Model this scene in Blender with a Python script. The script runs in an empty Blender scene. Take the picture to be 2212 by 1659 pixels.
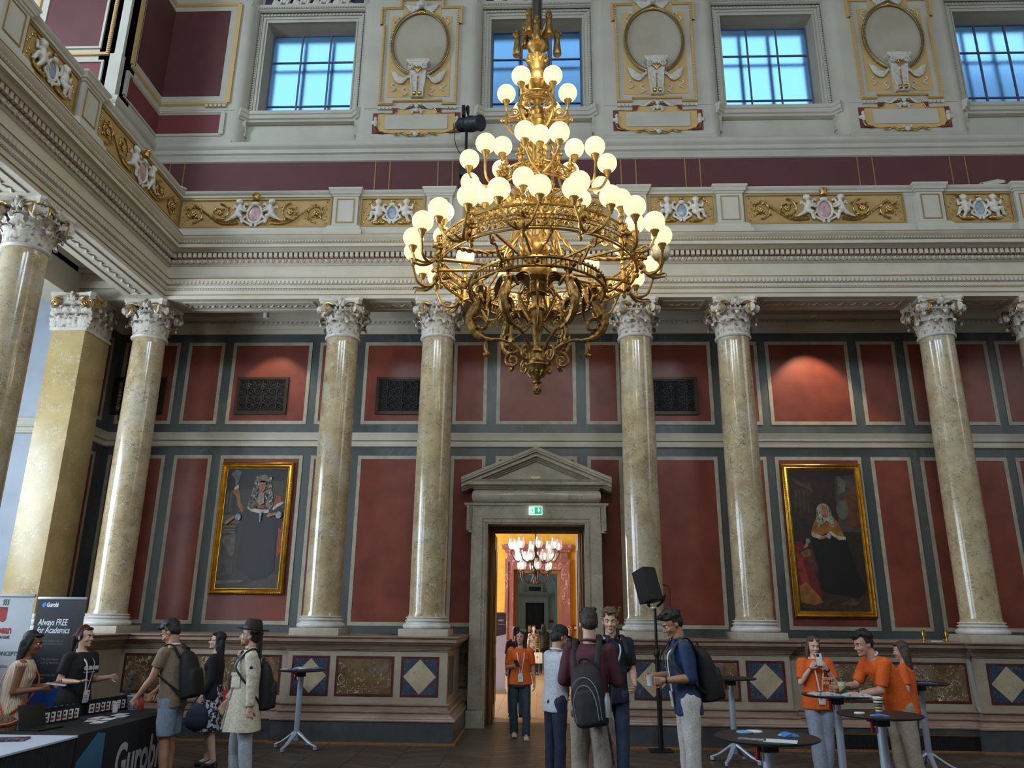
import bpy, bmesh, math, random
from math import pi, sin, cos, radians, sqrt, atan2, hypot
from mathutils import Vector, Matrix, Euler
random.seed(7)
S = bpy.context.scene
COL = S.collection
R = radians
# ---------------------------------------------------------------- camera
cam = bpy.data.cameras.new('camera')
cam_o = bpy.data.objects.new('camera', cam)
COL.objects.link(cam_o)
PITCH, ROLL, YAW = 0.2928, 0.0100, -0.0358
fw = Vector((sin(YAW)*cos(PITCH), cos(YAW)*cos(PITCH), sin(PITCH)))
rt = Vector((cos(YAW), -sin(YAW), 0))
up = rt.cross(fw)
rt, up = cos(ROLL)*rt + sin(ROLL)*up, -sin(ROLL)*rt + cos(ROLL)*up
cam_o.matrix_world = Matrix(((rt.x, up.x, -fw.x, .0427), (rt.y, up.y, -fw.y, 0), (rt.z, up.z, -fw.z, 1.85), (0, 0, 0, 1)))
cam.sensor_fit = 'HORIZONTAL'
cam.sensor_width = 36
cam.lens = 36*1668.8/2212
cam.clip_end = 200
cam.clip_start = .05
S.camera = cam_o
# ---------------------------------------------------------------- world, light, exposure
S.view_settings.view_transform = 'Standard'
S.view_settings.look = 'None'
S.view_settings.gamma = 1
S.view_settings.use_curve_mapping = False
S.view_settings.exposure = 0.55
S.cycles.use_denoising = True
S.cycles.max_bounces = 7
S.cycles.diffuse_bounces = 4
S.cycles.glossy_bounces = 3
S.cycles.transmission_bounces = 4
S.cycles.sample_clamp_indirect = 4
S.cycles.caustics_reflective = False
S.cycles.caustics_refractive = False
W = bpy.data.worlds.new('world')
S.world = W
W.use_nodes = True
bg = W.node_tree.nodes['Background']
bg.inputs[0].default_value = (.22, .55, 1.0, 1)
bg.inputs[1].default_value = 1.25

def area(name, loc, target, sx, sy, power, col, spread=180):
    l = bpy.data.lights.new(name, 'AREA')
    l.shape = 'RECTANGLE'; l.size = sx; l.size_y = sy; l.energy = power; l.color = col
    l.spread = R(spread)
    o = bpy.data.objects.new(name, l); COL.objects.link(o)
    o.location = loc
    o.rotation_euler = (Vector(target)-Vector(loc)).to_track_quat('-Z', 'Y').to_euler()
    return o
def point(name, loc, power, col, rad=.1):
    l = bpy.data.lights.new(name, 'POINT'); l.energy = power; l.color = col; l.shadow_soft_size = rad
    o = bpy.data.objects.new(name, l); COL.objects.link(o); o.location = loc
    return o
def spot(name, loc, target, power, col, ang, blend=.4, rad=.03):
    l = bpy.data.lights.new(name, 'SPOT'); l.energy = power; l.color = col; l.spot_size = R(ang); l.spot_blend = blend
    l.shadow_soft_size = rad
    o = bpy.data.objects.new(name, l); COL.objects.link(o); o.location = loc
    o.rotation_euler = (Vector(target)-Vector(loc)).to_track_quat('-Z', 'Y').to_euler()
    return o
DAY = (.72, .86, 1.0)
# tall windows of the left side aisle (in the opening between the piers, left of the frame)
area('window_light_left_low', (-12.2, 7.6, 3.7), (0, 8.6, 2.6), 5.5, 4.6, 900, DAY)
area('window_light_left_near', (-12.2, 1.0, 3.7), (0, 4.5, 2.0), 5.0, 4.6, 320, DAY)
# clerestory window on the left; near lamps are added frontal fill behind the camera
area('window_light_left_high', (-12.3, 8.6, 14.0), (-4.0, 12.6, 9.5), 3.6, 3.0, 620, (.70, .85, 1.0))
area('window_light_near_a', (-5.4, -2.4, 13.2), (-2, 13, 5.5), 2.4, 2.6, 330, DAY)
area('window_light_near_b', (0, -2.4, 13.2), (0, 13, 5.5), 2.4, 2.6, 330, DAY)
area('window_light_near_c', (5.4, -2.4, 13.2), (2, 13, 5.5), 2.4, 2.6, 330, DAY)
area('window_light_right', (15.5, 6, 9.5), (0, 10, 5.0), 5.0, 6.0, 200, (.92, .93, .95))
# area lamps added to brighten the rooms beyond the door
area('next_room_window', (-6.3, 22.5, 3.6), (2, 23.5, 2.4), 8.0, 4.0, 900, (.95, .97, 1.0))
area('hall_beyond_window', (-6, 36, 5.2), (0, 37, 3), 6.0, 4.0, 700, (.95, .98, 1.0))

# ---------------------------------------------------------------- mesh builder
class MB:
    def __init__(self):
        self.v = []; self.f = []; self.m = []; self.cur = 0
    def face(self, idx):
        self.f.append(tuple(idx)); self.m.append(self.cur)
    def box(self, x0, x1, y0, y1, z0, z1):
        b = len(self.v)
        self.v += [(x0,y0,z0),(x1,y0,z0),(x1,y1,z0),(x0,y1,z0),(x0,y0,z1),(x1,y0,z1),(x1,y1,z1),(x0,y1,z1)]
        for q in ((0,3,2,1),(4,5,6,7),(0,1,5,4),(1,2,6,5),(2,3,7,6),(3,0,4,7)):
            self.face([b+i for i in q])
        return self
    def bbox(self, x0, x1, y0, y1, z0, z1, c):
        """box with chamfered vertical and horizontal edges on all sides"""
        b = len(self.v)
        X = (x0, x1); Y = (y0, y1); Z = (z0, z1)
        bm = bmesh.new(); bmesh.ops.create_cube(bm, size=1)
        for v in bm.verts:
            v.co = Vector((X[v.co.x > 0], Y[v.co.y > 0], Z[v.co.z > 0]))
        bmesh.ops.bevel(bm, geom=bm.edges[:], offset=c, segments=2, affect='EDGES', profile=.6)
        bm.verts.index_update()
        self.v += [tuple(v.co) for v in bm.verts]
        for f in bm.faces: self.face([b+v.index for v in f.verts])
        bm.free()
        return self
    def quad(self, a, b, c, d):
        n = len(self.v); self.v += [tuple(a), tuple(b), tuple(c), tuple(d)]; self.face((n, n+1, n+2, n+3)); return self
    def prism(self, poly, d0, d1, ax='y'):
        """extrude a 2D outline (u,w) from d0 to d1 along ax: 'y' -> (u,d,w), 'x' -> (d,u,w), 'z' -> (u,w,d)"""
        P = {'y': lambda u, w, d: (u, d, w), 'x': lambda u, w, d: (d, u, w), 'z': lambda u, w, d: (u, w, d)}[ax]
        n = len(poly); b = len(self.v)
        self.v += [P(u, w, d0) for u, w in poly] + [P(u, w, d1) for u, w in poly]
        self.face([b+i for i in range(n)]); self.face([b+n+i for i in reversed(range(n))])
        for i in range(n):
            j = (i+1) % n
            self.face((b+i, b+n+i, b+n+j, b+j))
        return self
    def frame(self, x0, x1, z0, z1, wd, y0, y1, ax='y'):
        """rectangular ring lying in the plane u-w, extruded from y0 to y1"""
        o = [(x0,z0),(x1,z0),(x1,z1),(x0,z1)]; i = [(x0+wd,z0+wd),(x1-wd,z0+wd),(x1-wd,z1-wd),(x0+wd,z1-wd)]
        return self.ring(o, i, y0, y1, ax)
    def ring(self, o, i, d0, d1, ax='y'):
        P = {'y': lambda u, w, d: (u, d, w), 'x': lambda u, w, d: (d, u, w), 'z': lambda u, w, d: (u, w, d)}[ax]
        n = len(o); b = len(self.v)
        for d in (d0, d1):
            self.v += [P(u, w, d) for u, w in o] + [P(u, w, d) for u, w in i]
        for k in range(n):
            j = (k+1) % n
            self.face((b+k, b+j, b+n+j, b+n+k)); self.face((b+2*n+j, b+2*n+k, b+3*n+k, b+3*n+j))
            self.face((b+k, b+2*n+k, b+2*n+j, b+j)); self.face((b+n+j, b+3*n+j, b+3*n+k, b+n+k))
        return self
    def lathe(self, prof, c=(0,0,0), seg=24, ax='z', sx=1, sy=1):
        b = len(self.v); n = len(prof)
        for r, h in prof:
            for k in range(seg):
                a = 2*pi*k/seg; u, w = r*cos(a)*sx, r*sin(a)*sy
                p = (u, w, h) if ax == 'z' else ((h, u, w) if ax == 'x' else (u, h, w))
                self.v.append((p[0]+c[0], p[1]+c[1], p[2]+c[2]))
        for i in range(n-1):
            for k in range(seg):
                j = (k+1) % seg
                self.face((b+i*seg+k, b+i*seg+j, b+(i+1)*seg+j, b+(i+1)*seg+k))
        if prof[0][0] > 1e-5: self.face([b+k for k in reversed(range(seg))])
        if prof[-1][0] > 1e-5: self.face([b+(n-1)*seg+k for k in range(seg)])
        return self
    def ball(self, c, r, u=12, w=8, M=None):
        if not hasattr(r, '__len__'): r = (r, r, r)
        b = len(self.v)
        def put(x, y, z):
            p = Vector((x*r[0], y*r[1], z*r[2]))
            if M is not None: p = M @ p
            self.v.append((p.x+c[0], p.y+c[1], p.z+c[2]))
        put(0, 0, -1)
        for i in range(1, w):
            t = -pi/2+pi*i/w
            for k in range(u):
                put(cos(t)*cos(2*pi*k/u), cos(t)*sin(2*pi*k/u), sin(t))
        put(0, 0, 1)
        for k in range(u):
            j = (k+1) % u
            self.face((b, b+1+j, b+1+k))
            for i in range(w-2):
                self.face((b+1+i*u+k, b+1+i*u+j, b+1+(i+1)*u+j, b+1+(i+1)*u+k))
            self.face((b+1+(w-2)*u+k, b+1+(w-2)*u+j, b+1+(w-1)*u))
        return self
    def tube(self, pts, r, seg=8, closed=False, flat=1.0, cap=True):
        """tube along pts; r a number or a list; flat squeezes it along its second normal"""
        pts = [Vector(p) for p in pts]; n = len(pts)
        if not hasattr(r, '__len__'): r = [r]*n
        b = len(self.v); N = None
        for i in range(n):
            if closed: t = pts[(i+1) % n]-pts[i-1]
            else: t = pts[min(i+1, n-1)]-pts[max(i-1, 0)]
            if t.length < 1e-9: t = Vector((0, 0, 1))
            t.normalize()
            if N is None:
                N = t.cross(Vector((0, 0, 1)))
                if N.length < .2: N = t.cross(Vector((0, 1, 0)))
            N = N - t*N.dot(t); N.normalize(); B = t.cross(N)
            for k in range(seg):
                a = 2*pi*k/seg
                p = pts[i]+r[i]*(cos(a)*N+sin(a)*flat*B)
                self.v.append(tuple(p))
        m = n if closed else n-1
        for i in range(m):
            i2 = (i+1) % n
            for k in range(seg):
                j = (k+1) % seg
                self.face((b+i*seg+k, b+i*seg+j, b+i2*seg+j, b+i2*seg+k))
        if not closed and cap:
            self.face([b+k for k in reversed(range(seg))]); self.face([b+(n-1)*seg+k for k in range(seg)])
        return self
    def sweep(self, prof, path, closed=False):
        """mitred run of a profile [(out, z)] along a plan path [(x, y)]; out is to the right-hand side of the direction"""
        n = len(path); P = [Vector(p) for p in path]; b = len(self.v); m = len(prof)
        for i in range(n):
            dirs = []
            if i > 0 or closed: dirs.append((P[i]-P[i-1]).normalized())
            if i < n-1 or closed: dirs.append((P[(i+1) % n]-P[i]).normalized())
            nr = [Vector((d.y, -d.x)) for d in dirs]
            if len(nr) == 2:
                s = nr[0]+nr[1]; s = s*(2/s.length_squared) if s.length_squared > 1e-6 else nr[0]
            else: s = nr[0]
            for o, z in prof:
                self.v.append((P[i].x+s.x*o, P[i].y+s.y*o, z))
        for i in range(n if closed else n-1):
            i2 = (i+1) % n
            for k in range(m-1):
                self.face((b+i*m+k, b+i2*m+k, b+i2*m+k+1, b+i*m+k+1))
        if not closed:
            self.face([b+k for k in range(m)]); self.face([b+(n-1)*m+k for k in reversed(range(m))])
        return self
    def add(self, o, M=None):
        b = len(self.v)
        self.v += [tuple(M @ Vector(p)) for p in o.v] if M is not None else o.v
        flip = M is not None and M.determinant() < 0
        for f, mi in zip(o.f, o.m):
            self.f.append(tuple(b+i for i in (reversed(f) if flip else f))); self.m.append(mi)
        return self
    def mesh(self, name, mats, smooth=True, ang=35, fixn=False):
        me = bpy.data.meshes.new(name)
        me.from_pydata(self.v, [], self.f)
        if not isinstance(mats, (list, tuple)): mats = [mats]
        for m in mats: me.materials.append(m)
        if len(mats) > 1: me.polygons.foreach_set('material_index', self.m)
        if fixn:
            bm = bmesh.new(); bm.from_mesh(me); bmesh.ops.recalc_face_normals(bm, faces=bm.faces[:]); bm.to_mesh(me); bm.free()
        if smooth:
            me.shade_smooth(); me.set_sharp_from_angle(angle=R(ang))
        me.update()
        return me

def obj(name, mb, mats, parent=None, loc=(0,0,0), rot=(0,0,0), smooth=True, ang=35, scale=None, fixn=False):
    me = mb.mesh(name, mats, smooth, ang, fixn) if isinstance(mb, MB) else mb
    o = bpy.data.objects.new(name, me); COL.objects.link(o)
    o.location = loc; o.rotation_euler = rot
    if scale: o.scale = scale
    if parent is not None: o.parent = parent
    return o
def thing(name, label, cat, loc=(0,0,0), rotz=0, group=None, kind=None):
    o = bpy.data.objects.new(name, None); COL.objects.link(o); o.empty_display_size = .1
    o.location = loc; o.rotation_euler = (0, 0, rotz)
    return tag(o, label, cat, group, kind)
def tag(o, label, cat, group=None, kind=None):
    o['label'] = label; o['category'] = cat
    if group: o['group'] = group
    if kind: o['kind'] = kind
    return o
def struct(name, mb, mats, parent=None, **k):
    o = obj(name, mb, mats, parent, **k)
    if parent is None: o['kind'] = 'structure'
    return o
def sroot(name, loc=(0,0,0)):
    o = bpy.data.objects.new(name, None); COL.objects.link(o); o.location = loc; o['kind'] = 'structure'; o.empty_display_size = .1
    return o
def dup(root, loc=None, rotz=None, label=None, group=None, parent=None, scale=None, mirror=False):
    r = root.copy(); COL.objects.link(r)
    if loc is not None: r.location = loc
    if rotz is not None: r.rotation_euler = (0, 0, rotz)
    if label: r['label'] = label
    if group: r['group'] = group
    if scale: r.scale = scale
    if parent is not None: r.parent = parent
    def rec(a, b):
        for ch in a.children:
            c = ch.copy(); COL.objects.link(c); c.parent = b
            rec(ch, c)
    rec(root, r)
    return r
def spiral(r0, r1, turns, n=24, a0=0., sgn=1):
    """flat spiral from radius r0 in to r1: [(u, w)]"""
    out = []
    for i in range(n+1):
        t = i/n; r = r0+(r1-r0)*t; a = a0+sgn*2*pi*turns*t
        out.append((r*cos(a), r*sin(a)))
    return out
def spl(pts, n=8):
    """Catmull-Rom through pts"""
    P = [Vector(p) for p in pts]; P = [2*P[0]-P[1]]+P+[2*P[-1]-P[-2]]
    out = []
    for i in range(1, len(P)-2):
        for k in range(n):
            t = k/n; a, b, c, d = P[i-1:i+3]
            out.append(.5*((2*b)+(c-a)*t+(2*a-5*b+4*c-d)*t*t+(3*b-a-3*c+d)*t**3))
    out.append(P[-2])
    return out

# ---------------------------------------------------------------- materials
def srgb(*c):
    return tuple((x/255/12.92 if x/255 <= .04045 else ((x/255+.055)/1.055)**2.4) for x in c)
MATS = {}
def mat(name, col, rough=.6, metal=0., noise=None, bump=None, emit=None, spec=None, coat=0., coords='Object'):
    """col sRGB 0-255; noise=(scale, col2, lo, hi[, stretch]); bump=(scale, strength)"""
    if name in MATS: return MATS[name]
    m = bpy.data.materials.new(name); m.use_nodes = True; MATS[name] = m
    nt = m.node_tree; b = nt.nodes['Principled BSDF']
    c = srgb(*col)
    b.inputs['Base Color'].default_value = (*c, 1); b.inputs['Roughness'].default_value = rough
    b.inputs['Metallic'].default_value = metal
    if spec is not None: b.inputs['Specular IOR Level'].default_value = spec
    if coat: b.inputs['Coat Weight'].default_value = coat; b.inputs['Coat Roughness'].default_value = .08
    if emit: b.inputs['Emission Color'].default_value = (*srgb(*emit[0]), 1); b.inputs['Emission Strength'].default_value = emit[1]
    vec = None
    def coord():
        nonlocal vec
        if vec is None:
            if coords == 'World':
                g = nt.nodes.new('ShaderNodeNewGeometry'); vec = g.outputs['Position']
            else:
                t = nt.nodes.new('ShaderNodeTexCoord'); vec = t.outputs['Object']
        return vec
    if noise:
        n = nt.nodes.new('ShaderNodeTexNoise'); n.inputs['Scale'].default_value = noise[0]; n.inputs['Detail'].default_value = 5
        src = coord()
        if len(noise) > 4:
            mp = nt.nodes.new('ShaderNodeMapping'); mp.inputs['Scale'].default_value = noise[4]; nt.links.new(src, mp.inputs[0]); src = mp.outputs[0]
        nt.links.new(src, n.inputs['Vector'])
        r = nt.nodes.new('ShaderNodeValToRGB'); r.color_ramp.elements[0].position = noise[2]; r.color_ramp.elements[1].position = noise[3]
        r.color_ramp.elements[0].color = (*c, 1); r.color_ramp.elements[1].color = (*srgb(*noise[1]), 1)
        nt.links.new(n.outputs['Fac'], r.inputs[0]); nt.links.new(r.outputs[0], b.inputs['Base Color'])
    if bump:
        n2 = nt.nodes.new('ShaderNodeTexNoise'); n2.inputs['Scale'].default_value = bump[0]; n2.inputs['Detail'].default_value = 4
        nt.links.new(coord(), n2.inputs['Vector'])
        bp = nt.nodes.new('ShaderNodeBump'); bp.inputs['Strength'].default_value = bump[1]; bp.inputs['Distance'].default_value = .02
        nt.links.new(n2.outputs['Fac'], bp.inputs['Height']); nt.links.new(bp.outputs[0], b.inputs['Normal'])
    return m
def marble(name, cols, scale, rough, veins=(), speck=None, stretch=(1,1,1), coat=0.):
    """clouded stone: cols two ground colours; veins [(scale, width, colour, strength)] thin lines; speck (scale, size, colour)"""
    if name in MATS: return MATS[name]
    m = bpy.data.materials.new(name); m.use_nodes = True; MATS[name] = m
    nt = m.node_tree; b = nt.nodes['Principled BSDF']; b.inputs['Roughness'].default_value = rough
    if coat: b.inputs['Coat Weight'].default_value = coat; b.inputs['Coat Roughness'].default_value = .06
    g = nt.nodes.new('ShaderNodeNewGeometry'); mp = nt.nodes.new('ShaderNodeMapping'); mp.inputs['Scale'].default_value = stretch
    nt.links.new(g.outputs['Position'], mp.inputs[0]); vec = mp.outputs[0]
    def noise(sc, det=5, dist=0.):
        n = nt.nodes.new('ShaderNodeTexNoise'); n.inputs['Scale'].default_value = sc; n.inputs['Detail'].default_value = det
        n.inputs['Distortion'].default_value = dist
        nt.links.new(vec, n.inputs['Vector']); return n.outputs['Fac']
    def ramp(src, e):
        r = nt.nodes.new('ShaderNodeValToRGB'); cr = r.color_ramp
        cr.elements[0].position = e[0][0]; cr.elements[0].color = e[0][1]; cr.elements[1].position = e[-1][0]; cr.elements[1].color = e[-1][1]
        for p, c in e[1:-1]: q = cr.elements.new(p); q.color = c
        nt.links.new(src, r.inputs[0]); return r.outputs[0]
    out = ramp(noise(scale, 6, .6), [(.32, (*srgb(*cols[0]), 1)), (.68, (*srgb(*cols[1]), 1))])
    if len(cols) > 2:
        f3 = ramp(noise(scale*.37, 4, 1.2), [(.5, (0,0,0,1)), (.62, (1,1,1,1))])
        mx = nt.nodes.new('ShaderNodeMix'); mx.data_type = 'RGBA'; nt.links.new(f3, mx.inputs[0]); nt.links.new(out, mx.inputs[6])
        mx.inputs[7].default_value = (*srgb(*cols[2]), 1); out = mx.outputs[2]
    for sc, wd, c, st in veins:
        k = (st, st, st, 1)
        f = ramp(noise(sc, 5, 1.5), [(.5-wd, (0,0,0,1)), (.5-wd*.3, k), (.5+wd*.3, k), (.5+wd, (0,0,0,1))])
        msk = ramp(noise(sc*.45, 3, .3), [(.45, (0,0,0,1)), (.6, (1,1,1,1))])
        mu = nt.nodes.new('ShaderNodeMath'); mu.operation = 'MULTIPLY'; nt.links.new(f, mu.inputs[0]); nt.links.new(msk, mu.inputs[1])
        mx = nt.nodes.new('ShaderNodeMix'); mx.data_type = 'RGBA'; nt.links.new(mu.outputs[0], mx.inputs[0]); nt.links.new(out, mx.inputs[6])
        mx.inputs[7].default_value = (*srgb(*c), 1); out = mx.outputs[2]
    if speck:
        vo = nt.nodes.new('ShaderNodeTexVoronoi'); vo.inputs['Scale'].default_value = speck[0]; nt.links.new(vec, vo.inputs['Vector'])
        f = ramp(vo.outputs['Distance'], [(speck[1]*.7, (1,1,1,1)), (speck[1], (0,0,0,1))])
        mx = nt.nodes.new('ShaderNodeMix'); mx.data_type = 'RGBA'; nt.links.new(f, mx.inputs[0]); nt.links.new(out, mx.inputs[6])
        mx.inputs[7].default_value = (*srgb(*speck[2]), 1); out = mx.outputs[2]
    nt.links.new(out, b.inputs['Base Color'])
    return m

cream = mat('cream_plaster', (196,188,172), .75, noise=(3, (186,177,160), .35, .7), coords='World')
creamw = mat('pale_grey_plaster', (188,184,172), .75, noise=(1.3, (176,172,160), .35, .7), coords='World')
whitest = mat('white_stucco', (205,200,190), .6, noise=(14, (170,163,150), .45, .75))
ochre = mat('ochre_paint', (176,144,92), .7, noise=(5, (164,132,82), .4, .7), coords='World')
ochrel = mat('pale_ochre_paint', (196,164,108), .75)
gilt = mat('gilding', (198,166,98), .32, 1.0, noise=(22, (150,112,48), .45, .7), bump=(60, .25))
gold = mat('gold_leaf_frame', (216,168,62), .3, 1.0, noise=(8, (190,140,46), .4, .7))
dgold = mat('antique_gold_paint', (156,128,76), .5, .5)
maroon = mat('maroon_paint', (92,48,50), .7, noise=(1.5, (86,44,47), .4, .6), coords='World')
maroonl = mat('maroon_paint_lower', (112,50,50), .7)
redst = mat('red_stucco', (128,66,52), .36, noise=(2.6, (106,52,43), .32, .72), coords='World', bump=(30, .02), spec=.35)
greyst = marble('grey_green_stucco', ((84,90,88), (62,68,68)), 1.6, .4, veins=((1.3, .03, (100,104,100), .5),), stretch=(1, 1, .35))
borderst = mat('cream_stucco_border', (168,160,142), .45, noise=(5, (150,142,124), .4, .7), coords='World')
colst = marble('yellow_marble_shaft', ((192,174,138), (162,142,106), (184,172,148)), 2.4, .2,
    veins=((11, .022, (84,72,64), .9), (5, .012, (212,204,188), .9), (22, .03, (96,76,58), .6)), coat=.35)
pierst = marble('yellow_marble_pier', ((186,164,116), (164,142,96)), 2.0, .3, veins=((8, .02, (212,206,190), .6), (12, .015, (110,92,70), .6)))
basest = mat('white_marble_base', (206,203,198), .35, noise=(6, (186,182,176), .4, .7), coords='World')
plinthst = mat('pale_limestone', (172,162,146), .5, noise=(9, (160,150,134), .4, .7), coords='World')
pedst = marble('beige_marble', ((158,146,128), (146,133,115)), 4, .4, veins=((9, .012, (120,100,86), .5),))
moldst = marble('rosy_marble', ((152,128,110), (128,104,90)), 6, .35, veins=((14, .02, (176,160,144), .5), (20, .02, (96,74,66), .4)), stretch=(.4, .4, 1.5))
darkst = marble('dark_grey_marble', ((74,76,78), (58,60,62)), 3, .35, veins=((16, .02, (46,48,48), .6),))
brecc = marble('brown_breccia', ((116,92,62), (88,68,48), (110,96,82)), 5, .25, veins=((5, .014, (204,192,166), .95), (13, .03, (46,36,30), .8)), speck=(14, .12, (196,184,160)))
terraz = marble('blue_terrazzo', ((58,68,84), (44,52,66)), 6, .25, speck=(46, .2, (150,158,166)))
diamst = marble('cream_inlay_marble', ((176,162,136), (158,144,118)), 5, .25, veins=((10, .016, (112,98,80), .7),))
dredst = mat('dark_red_marble', (84,38,38), .3, noise=(12, (66,28,30), .4, .7), coords='World')
portst = marble('grey_veined_marble', ((178,170,152), (160,150,132)), 3, .18, veins=((9, .02, (112,100,86), .7), (5, .01, (200,194,180), .6)), coat=.3)
floorm = mat('dark_oak_parquet', (84,70,60), .42, noise=(2.2, (62,52,46), .3, .7, (1, 6, 1)), coords='World')
floorm2 = mat('grey_oak_parquet', (92,80,70), .42, noise=(2.0, (72,62,54), .3, .7), coords='World')
oak = mat('oak_wood', (150,100,48), .45, noise=(4, (120,76,34), .35, .7, (8, 8, .6)))
dkwood = mat('dark_brown_wood', (84,54,30), .4, noise=(5, (62,38,20), .35, .7, (8, 8, .6)))
lfloor = mat('light_oak_floor', (196,166,128), .3, noise=(3, (176,146,108), .3, .7, (1, 8, 1)), coords='World')
bronze = mat('dark_bronze', (62,52,40), .4, .7)
black = mat('black_plastic', (22,22,24), .5)
blackm = mat('black_metal', (26,26,28), .4, .4)
brass = mat('brass', (190,150,70), .3, 1.0)
white = mat('white_card', (214,214,214), .6)
steel = mat('silver_metal', (176,182,190), .35, .6)
# ================================================================ the hall
XA, XB, XC, XD = 1.80, 3.56, 7.18, 8.94       # column axes
PC, BAY = 2.685, 5.37
YC, YW, XL = 13.28, 14.77, -8.58
XR = 15.8
# ---------------------------------------------------------------- floor
floor = struct('floor', MB().box(-13, 16, -3, 15.35, -.2, -.004), floorm)
rng = random.Random(3)
for mi, mm in enumerate((floorm, floorm2)):
    mb = MB(); pw, pl = .15, .75
    # chevron boards, seen in the strip in front of the plinths
    for cx in range(-15, 16):
        x0 = cx*.62
        for k in range(30):
            y0 = 8.6+k*.21
            if y0 > 14.6: continue
            if (cx*7+k*5+(k*k*cx) % 3) % 2 != mi: continue
            s = 1 if cx % 2 else -1
            w, g = .62, .006
            z = .0005*rng.random()
            a, b_ = (0, .34) if s > 0 else (.34, 0)
            n = len(mb.v)
            q = [(x0+g, y0+a+g), (x0+w-g, y0+b_+g), (x0+w-g, y0+b_+.21-g), (x0+g, y0+a+.21-g)]
            mb.prism(q, -.003, z, 'z')
    o = obj('parquet_boards', mb, mm, floor, smooth=False); o['kind'] = 'stuff'
nfl = struct('floor.001', MB().box(-7, 7, 15.35, 34, -.2, -.004), lfloor)
mb = MB()
for k in range(-12, 13):
    for j in range(12):
        y0 = 15.35+j*1.15+(k % 3)*.35
        mb.box(k*.26, k*.26+.254, y0, y0+1.14, -.01, 0)
o = obj('floor_boards', mb, lfloor, nfl, smooth=False); o['kind'] = 'stuff'
struct('floor.002', MB().box(-8, 8, 34, 46, -.2, -.004), plinthst)

# ---------------------------------------------------------------- far wall, lower part
def holes_wall(x0, x1, z0, z1, y0, y1, hs):
    """slab with rectangular openings hs [(x0,x1,z0,z1)] that do not share x ranges"""
    mb = MB(); x = x0
    for a, b_, c, d in sorted(hs):
        mb.box(x, a, y0, y1, z0, z1)
        if c > z0: mb.box(a, b_, y0, y1, z0, c)
        if d < z1: mb.box(a, b_, y0, y1, d, z1)
        x = b_
    mb.box(x, x1, y0, y1, z0, z1)
    return mb
wall_far = struct('wall_far', holes_wall(-12.6, XR, 0, 11.5, YW, YW+.55, [(-.93, .93, 0, 3.52)]), greyst)
PAN = [(-.79, .79), (.985, 1.66), (1.83, 3.48), (3.66, 4.41), (4.57, 6.20), (6.38, 7.13), (7.31, 8.93), (9.09, 9.8), (9.95, 11.6), (11.8, 12.5), (12.7, 14.3)]
PAN = [(-b_, -a) for a, b_ in PAN[1:6]]+[(-8.46, -7.31)]+PAN
def panel(parent, x0, x1, z0, z1, y, ax='y', sg=-1):
    """cream border and red field, each with its own edge, standing proud of the wall face at y"""
    if ax == 'y':
        b_ = MB().frame(x0, x1, z0, z1, .068, y-.014, y); r_ = MB().box(x0+.066, x1-.066, y-.008, y, z0+.066, z1-.066)
    else:
        b_ = MB().frame(x0, x1, z0, z1, .068, y, y+.014, 'x'); r_ = MB().box(y, y+.008, x0+.066, x1-.066, z0+.066, z1-.066)
    obj('panel_border', b_, borderst, parent, smooth=False, fixn=True); obj('red_panel', r_, redst, parent, smooth=False)
for x0, x1 in PAN:
    panel(wall_far, x0, x1, 5.47, 7.19, YW)
    if x0 > -.8 and x1 < .8:
        panel(wall_far, x0, x1, 4.4, 4.84, YW)
    else:
        panel(wall_far, x0, x1, 1.67, 4.84, YW)
# moulded bands on the far wall and its return on the left
ret = [(XL, 13.0), (XL, YW), (XR, YW)]
band = [(0, 5.0), (.05, 5.018), (.055, 5.05), (.035, 5.06), (.035, 5.12), (.075, 5.135), (.08, 5.16), (.06, 5.17), (.07, 5.21), (.10, 5.255), (.105, 5.28), (0, 5.285)]
struct('trim_1', MB().sweep(band, ret), cream, fixn=True)
crn = [(0, 7.37), (.02, 7.37), (.025, 7.46), (.045, 7.47), (.05, 7.55), (.08, 7.56), (.085, 7.61), (.06, 7.62), (.11, 7.66), (.19, 7.70), (.2, 7.76), (.22, 7.80), (0, 7.8)]
struct('trim_2', MB().sweep(crn, ret), cream, fixn=True)
def along(path, out, step, start=.0):
    """(x, y, dir angle) along an offset plan path"""
    n = len(path); P = [Vector(p) for p in path]; Q = []
    for i in range(n):
        ds = []
        if i > 0: ds.append((P[i]-P[i-1]).normalized())
        if i < n-1: ds.append((P[i+1]-P[i]).normalized())
        nr = [Vector((d.y, -d.x)) for d in ds]
        s = nr[0] if len(nr) == 1 else (nr[0]+nr[1])*(2/(nr[0]+nr[1]).length_squared)
        Q.append(P[i]+s*out)
    for i in range(n-1):
        d = Q[i+1]-Q[i]; L = d.length; k = max(1, int(L/step)); st = L/k
        for j in range(k):
            p = Q[i]+d*((j+.5)*st/L)
            yield p.x, p.y, atan2(d.y, d.x), st
def orn_row(name, path, out, step, unit, mats, parent=None):
    """repeat a small carved unit (built facing -y, origin on the moulding) along a path, as one run"""
    mb = MB()
    for x, y, a, st in along(path, out, step):
        mb.add(unit, Matrix.Translation((x, y, 0)) @ Matrix.Rotation(a, 4, 'Z') @ Matrix.Diagonal((st/step, 1, 1, 1)))
    o = obj(name, mb, mats, parent); o['kind'] = 'stuff'
    return o
u = MB().box(-.045, .01, -.02, .02, 7.57, 7.605).box(.02, .035, -.02, .02, 7.575, 7.6)
orn_row('key_ornament', ret, .085, .1, u, cream)
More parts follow.
